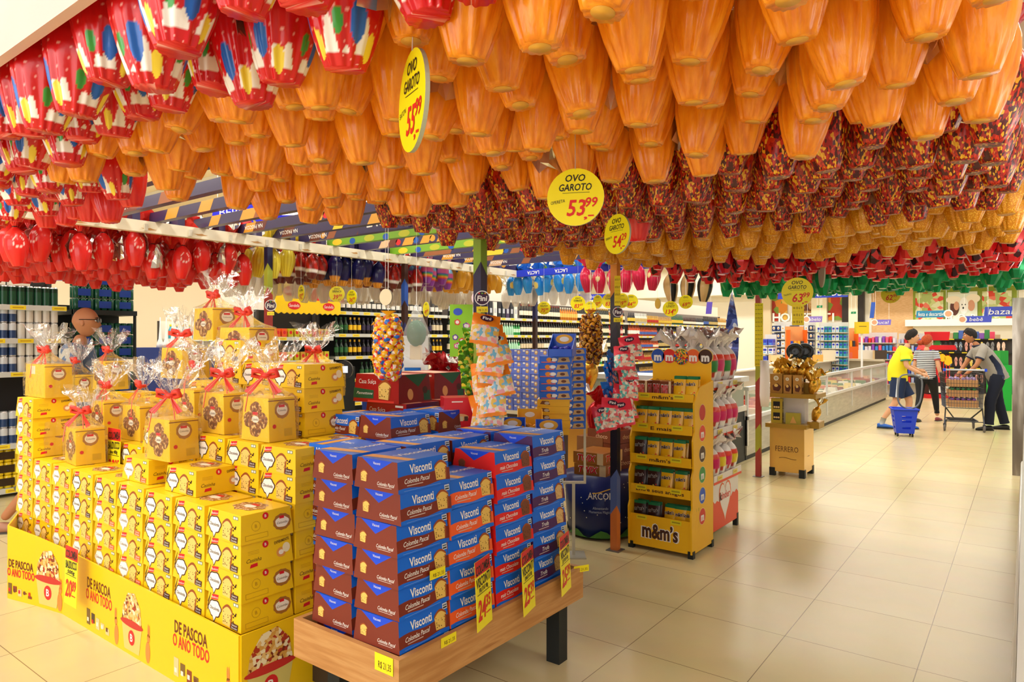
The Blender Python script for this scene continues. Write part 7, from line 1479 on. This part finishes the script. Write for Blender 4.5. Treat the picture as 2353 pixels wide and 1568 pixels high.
mb.tube([(-.2, -.12, .17), (.2, -.12, .17), (.2, .32, .17), (-.2, .32, .17)], .007, wire, 5, closed=True); mb.build('frame', t)
mb = MB(); mb.tube([(-.27, -.26, 1.0), (.27, -.26, 1.0)], .016, C('b8bcc4', .3), 10); mb.build('handle_bar', t)
for s_ in (-1, 1): mb = MB(); mb.cbox((s_*.28, -.26, 1.0), (.035, .045, .045), C('1f4ad0', .3)); mb.build('handle_end', t)
for a_ in ((-.27, -.2), (.27, -.2), (-.2, .32), (.2, .32)):
    w_ = MB(); w_.T = Matrix.Translation((a_[0], a_[1], .055)) @ Matrix.Rotation(PI/2, 4, 'Y'); w_.lathe([(.001, -.014), (.05, -.012), (.055, 0), (.05, .012), (.001, .014)], 16, C('6a6460', .6)); w_.T = None; w_.box(a_[0]-.02, a_[0]+.02, a_[1]-.012, a_[1]+.012, .09, .125, wire); w_.build('wheel', t)
kr = C('b8895a', .8)
for l in range(3):
    h0 = .39+l*.165; tt = empty('drink_carton', (ctx, cty, h0), YAW-.45); tag(tt, 'brown carton of drinks inside the shopping cart, %s layer' % ['bottom', 'middle', 'top'][l], 'carton'); mb = MB(); mb.box(-.2, .2, -.15, .2, 0, .11, kr); mb.build('carton_tray', tt)
    cc = ['8a5ab0', '2f8a4a', 'b09ad0'][l]
    for a_ in range(5):
        for b_ in range(2): mb = MB(); mb.lathe([(.028, .11), (.028, .135), (.014, .145), (.014, .155)], 8, C(cc, .4), (-.15+a_*.075, -.1+b_*.2, 0)); mb.build('bottle_top', tt)
# ================================================================ hanging price discs and ticket strips
dis = C('f2e312', .4); diso = C('f0c81c', .4)
def disc(px, py, rx, ry, dist, lines, price, label, note=None, hang=2.36, tilt=0., blank=False, col=None, left=True):
    x, y = D(px, dist); z = CH-(py-HY)*dist/FPX; r = ry*dist/FPX; k = min(1, rx/ry); phi = math.acos(k)*(1 if left else -1) if k < .97 else 0
    t = None; mb = MB(); f = Fr((0, 0, 0), X3, Z3); P = [(r*math.cos(a*PI/18), r*math.sin(a*PI/18)) for a in range(36)]; mb.prism(f, P, .008, col or dis, C('a8a890'))
    if not blank:
        zz_ = [r*.66, r*.34, r*.2]
        for i, l in enumerate(lines): mb.dt(f, l, 0, zz_[i], r*(.34 if i < 2 else .16), mar, .001, width=min(r*1.15, r*.2*len(l)+r*.1), bold=.015, shear=.2)
        mb.dr(f, -r*.45, r*.5, r*.14, r*.155, mar, .001)
        if note: mb.dt(f, note, -r*.62, -r*.15, r*.16, mar, .001, width=r*.5, shear=.2, rot=.15)
        a, b = price.split(','); sh = .12 if note else 0
        mb.dt(f, a, r*(-.15+sh*1.5), -r*.38, r*.78, mred, .001, width=r*.34*len(a), bold=.02, shear=.2); mb.dt(f, b, r*(.45+sh), -r*.2, r*.46, mred, .001, width=r*.42, bold=.02, shear=.2)
        mb.dt(f, ',-', r*(.35+sh), -r*.62, r*.4, mred, .001, width=r*.35, bold=.02)
    mb.tube([(0, -.001, r*.97), (0, 0, hang-z)], .0012, white, 4)
    return tag(mb.build('price_disc', None, (x, y, z), (0, tilt, YAW-phi)), label, 'price sign')
disc(945, 232, 46, 115, 1.2, ['OVO', 'GAROTO'], '55,99', 'largest round yellow price sign near the camera reading 55,99', 'BATON', left=True, tilt=.12)
disc(1322, 453, 64, 66, 1.85, ['OVO', 'GAROTO'], '53,99', 'round yellow price sign reading 53,99 below the orange eggs', 'OPERETA')
disc(1417, 538, 23, 46, 2.6, ['OVO', 'GAROTO'], '54,29', 'narrow turned price sign reading 54,29 by the speckled eggs', 'SERENATA')
disc(1832, 672, 30, 34, 4.6, ['OVO', 'GAROTO'], '63,99', 'price sign reading 63,99 above the long ticket strip', 'TALENTO')
disc(1890, 627, 8, 34, 4.6, ['OVO', 'GAROTO'], '63,99', 'price sign seen almost edge-on beside the 63,99 sign', left=False)
disc(2047, 676, 15, 21, 6.6, ['OVO', 'GAROTO'], '62,99', 'small price sign hanging before the brick wall', col=diso)
for a in [(692, 674, 12, 19, 6.3, ['OVO', 'KOPEN'], '92,99', 'price sign reading 92,99 over the yellow awning'), (774, 676, 18, 18, 6.6, ['OVO', 'SERENATA'], '39,99', 'price sign reading 39,99 below the navy eggs'), (808, 683, 14, 17, 6.6, ['OVO', 'KINDER'], '36,99', 'price sign reading 36,99 beside the 39,99 sign'),
          (979, 711, 9, 17, 6.8, ['OVO'], '49,99', 'small dark yellow price sign under the rainbow eggs'), (1250, 708, 17, 15, 7.0, ['OVO', 'GALINHA'], '75,99', 'price sign reading 75,99 before the boxed bottles'), (1328, 697, 20, 17, 7.0, ['OVO', 'DIAMANTE'], '83,69', 'price sign reading 83,69 above the truffle bunch'),
          (1356, 708, 13, 15, 6.4, ['OVO'], '42,00', 'orange price sign right above the truffle bunch knot'), (1373, 693, 9, 15, 7.0, ['OVO'], '50,00', 'narrow price sign right of the 83,69 sign'), (1399, 692, 15, 17, 6.9, ['OVO', 'SONHO'], '83,99', 'price sign left of the black post reading 83'),
          (1430, 691, 12, 17, 6.9, ['OVO'], '39,99', 'price sign directly right of the black post'), (1450, 693, 15, 16, 7.0, ['OVO'], '84,99', 'price sign reading 84,99 right of the black post'), (1541, 710, 20, 18, 7.0, ['OVO', 'LINDT'], '134,99', 'price sign reading 134,99 above the yellow rack'),
          (1576, 694, 18, 16, 7.0, ['OVO'], '69,99', 'price sign reading 69,99 under the striped eggs')]:
    disc(*a, hang=2.3)
disc(1511, 698, 4, 12, 7.0, [], '1,1', 'price sign turned edge-on left of the 134,99 sign', blank=True, col=C('c8a03c'), hang=2.3)
disc(886, 683, 16, 19, 3.3, [], '1,1', 'blank pale wooden disc hanging above the lollipop bunch', blank=True, col=C('ead9b4'))
disc(1091, 685, 8, 12, 4.2, [], '1,1', 'blank pale disc hanging left of the plum sign', blank=True, col=C('e8d8e0'))
disc(875, 872, 13, 20, 5.2, ['OVO'], '12,99', 'price sign reading 12,99 on the blue cardboard header', col=C('e0c818'), hang=1.27)
def tstrip(px, py0, py1, wpx, dist, label, cols=3, hold=None):
    x, y = D(px, dist); z1 = CH-(py0-HY)*dist/FPX; z0 = CH-(py1-HY)*dist/FPX; w_ = wpx*dist/FPX; mb = MB(); f = Fr((0, 0, 0), X3, Z3); h = z1-z0
    mb.prism(f, [(-w_/2, 0), (w_/2, 0), (w_/2, h), (-w_/2, h)], .004, C('eed51a')); n = int(h/.045)
    for k in range(n): mb.dr(f, -w_*.48, w_*.48, h*k/n, h*k/n+.0015, C('c8a810'), .001); mb.dt(f, '8 6 9', w_*.1, h*(k+.5)/n, .024, ink, .001, width=w_*.5); mb.dr(f, -w_*.42, -w_*.25, h*(k+.35)/n, h*(k+.6)/n, C('b89a18'), .001)
    if hold: mb.tube([(0, -.001, h), (0, 0, hold-z0)], .0015, white, 4)
    return tag(mb.build('ticket_strip', None, (x, y, z0), (0, 0, YAW)), label, 'price tickets')
tstrip(1834, 700, 748, 27, 4.59, 'strip of yellow price tickets below the 63,99 sign', hold=None)
tstrip(1744, 697, 842, 19, 7.34, 'long strip of yellow price tickets on the striped post', hold=None)
tstrip(1419, 634, 703, 14, 4.76, 'strip of yellow price tickets on the orange part of the post')
# twisted shiny banner and white sleeve on the posts
x, y = D(1682, 7.35); mb = MB(); n = 24; vs = []
for k in range(n+1):
    a = k/n*2.6-.6; z = 1.15+k/n*.9; vs += [(x+.07*math.cos(a), y+.07*math.sin(a), z), (x-.07*math.cos(a), y-.07*math.sin(a), z)]
mb.add(vs, [(2*k, 2*k+1, 2*k+3, 2*k+2) for k in range(n)], mramp('banner_foil', 'noise', 9, [(0, '2a3570'), (.45, '5a6ab0'), (.6, 'd8dcf0'), (.72, 'd8903a'), (.78, '3a4580')], .15, metal=.6), True); mb.tube([(x, y, 2.05), (x, y, 2.3)], .0015, white, 4)
tag(mb.build('twisted_banner'), 'twisted shiny blue banner hanging right of the white egg display', 'banner')
x, y = D(1757, 7.25); mb = MB(); mb.lathe([(.035, .78), (.045, .9), (.04, 1.15), (.042, 1.27)], 10, M('plastic_sleeve', 'f0e4dc', .4), rip=4, amp=.15); mb.T = None; tag(mb.build('bag_roll', None, (x, y, 0)), 'hanging roll of thin white plastic bags beside the striped post', 'bag roll')
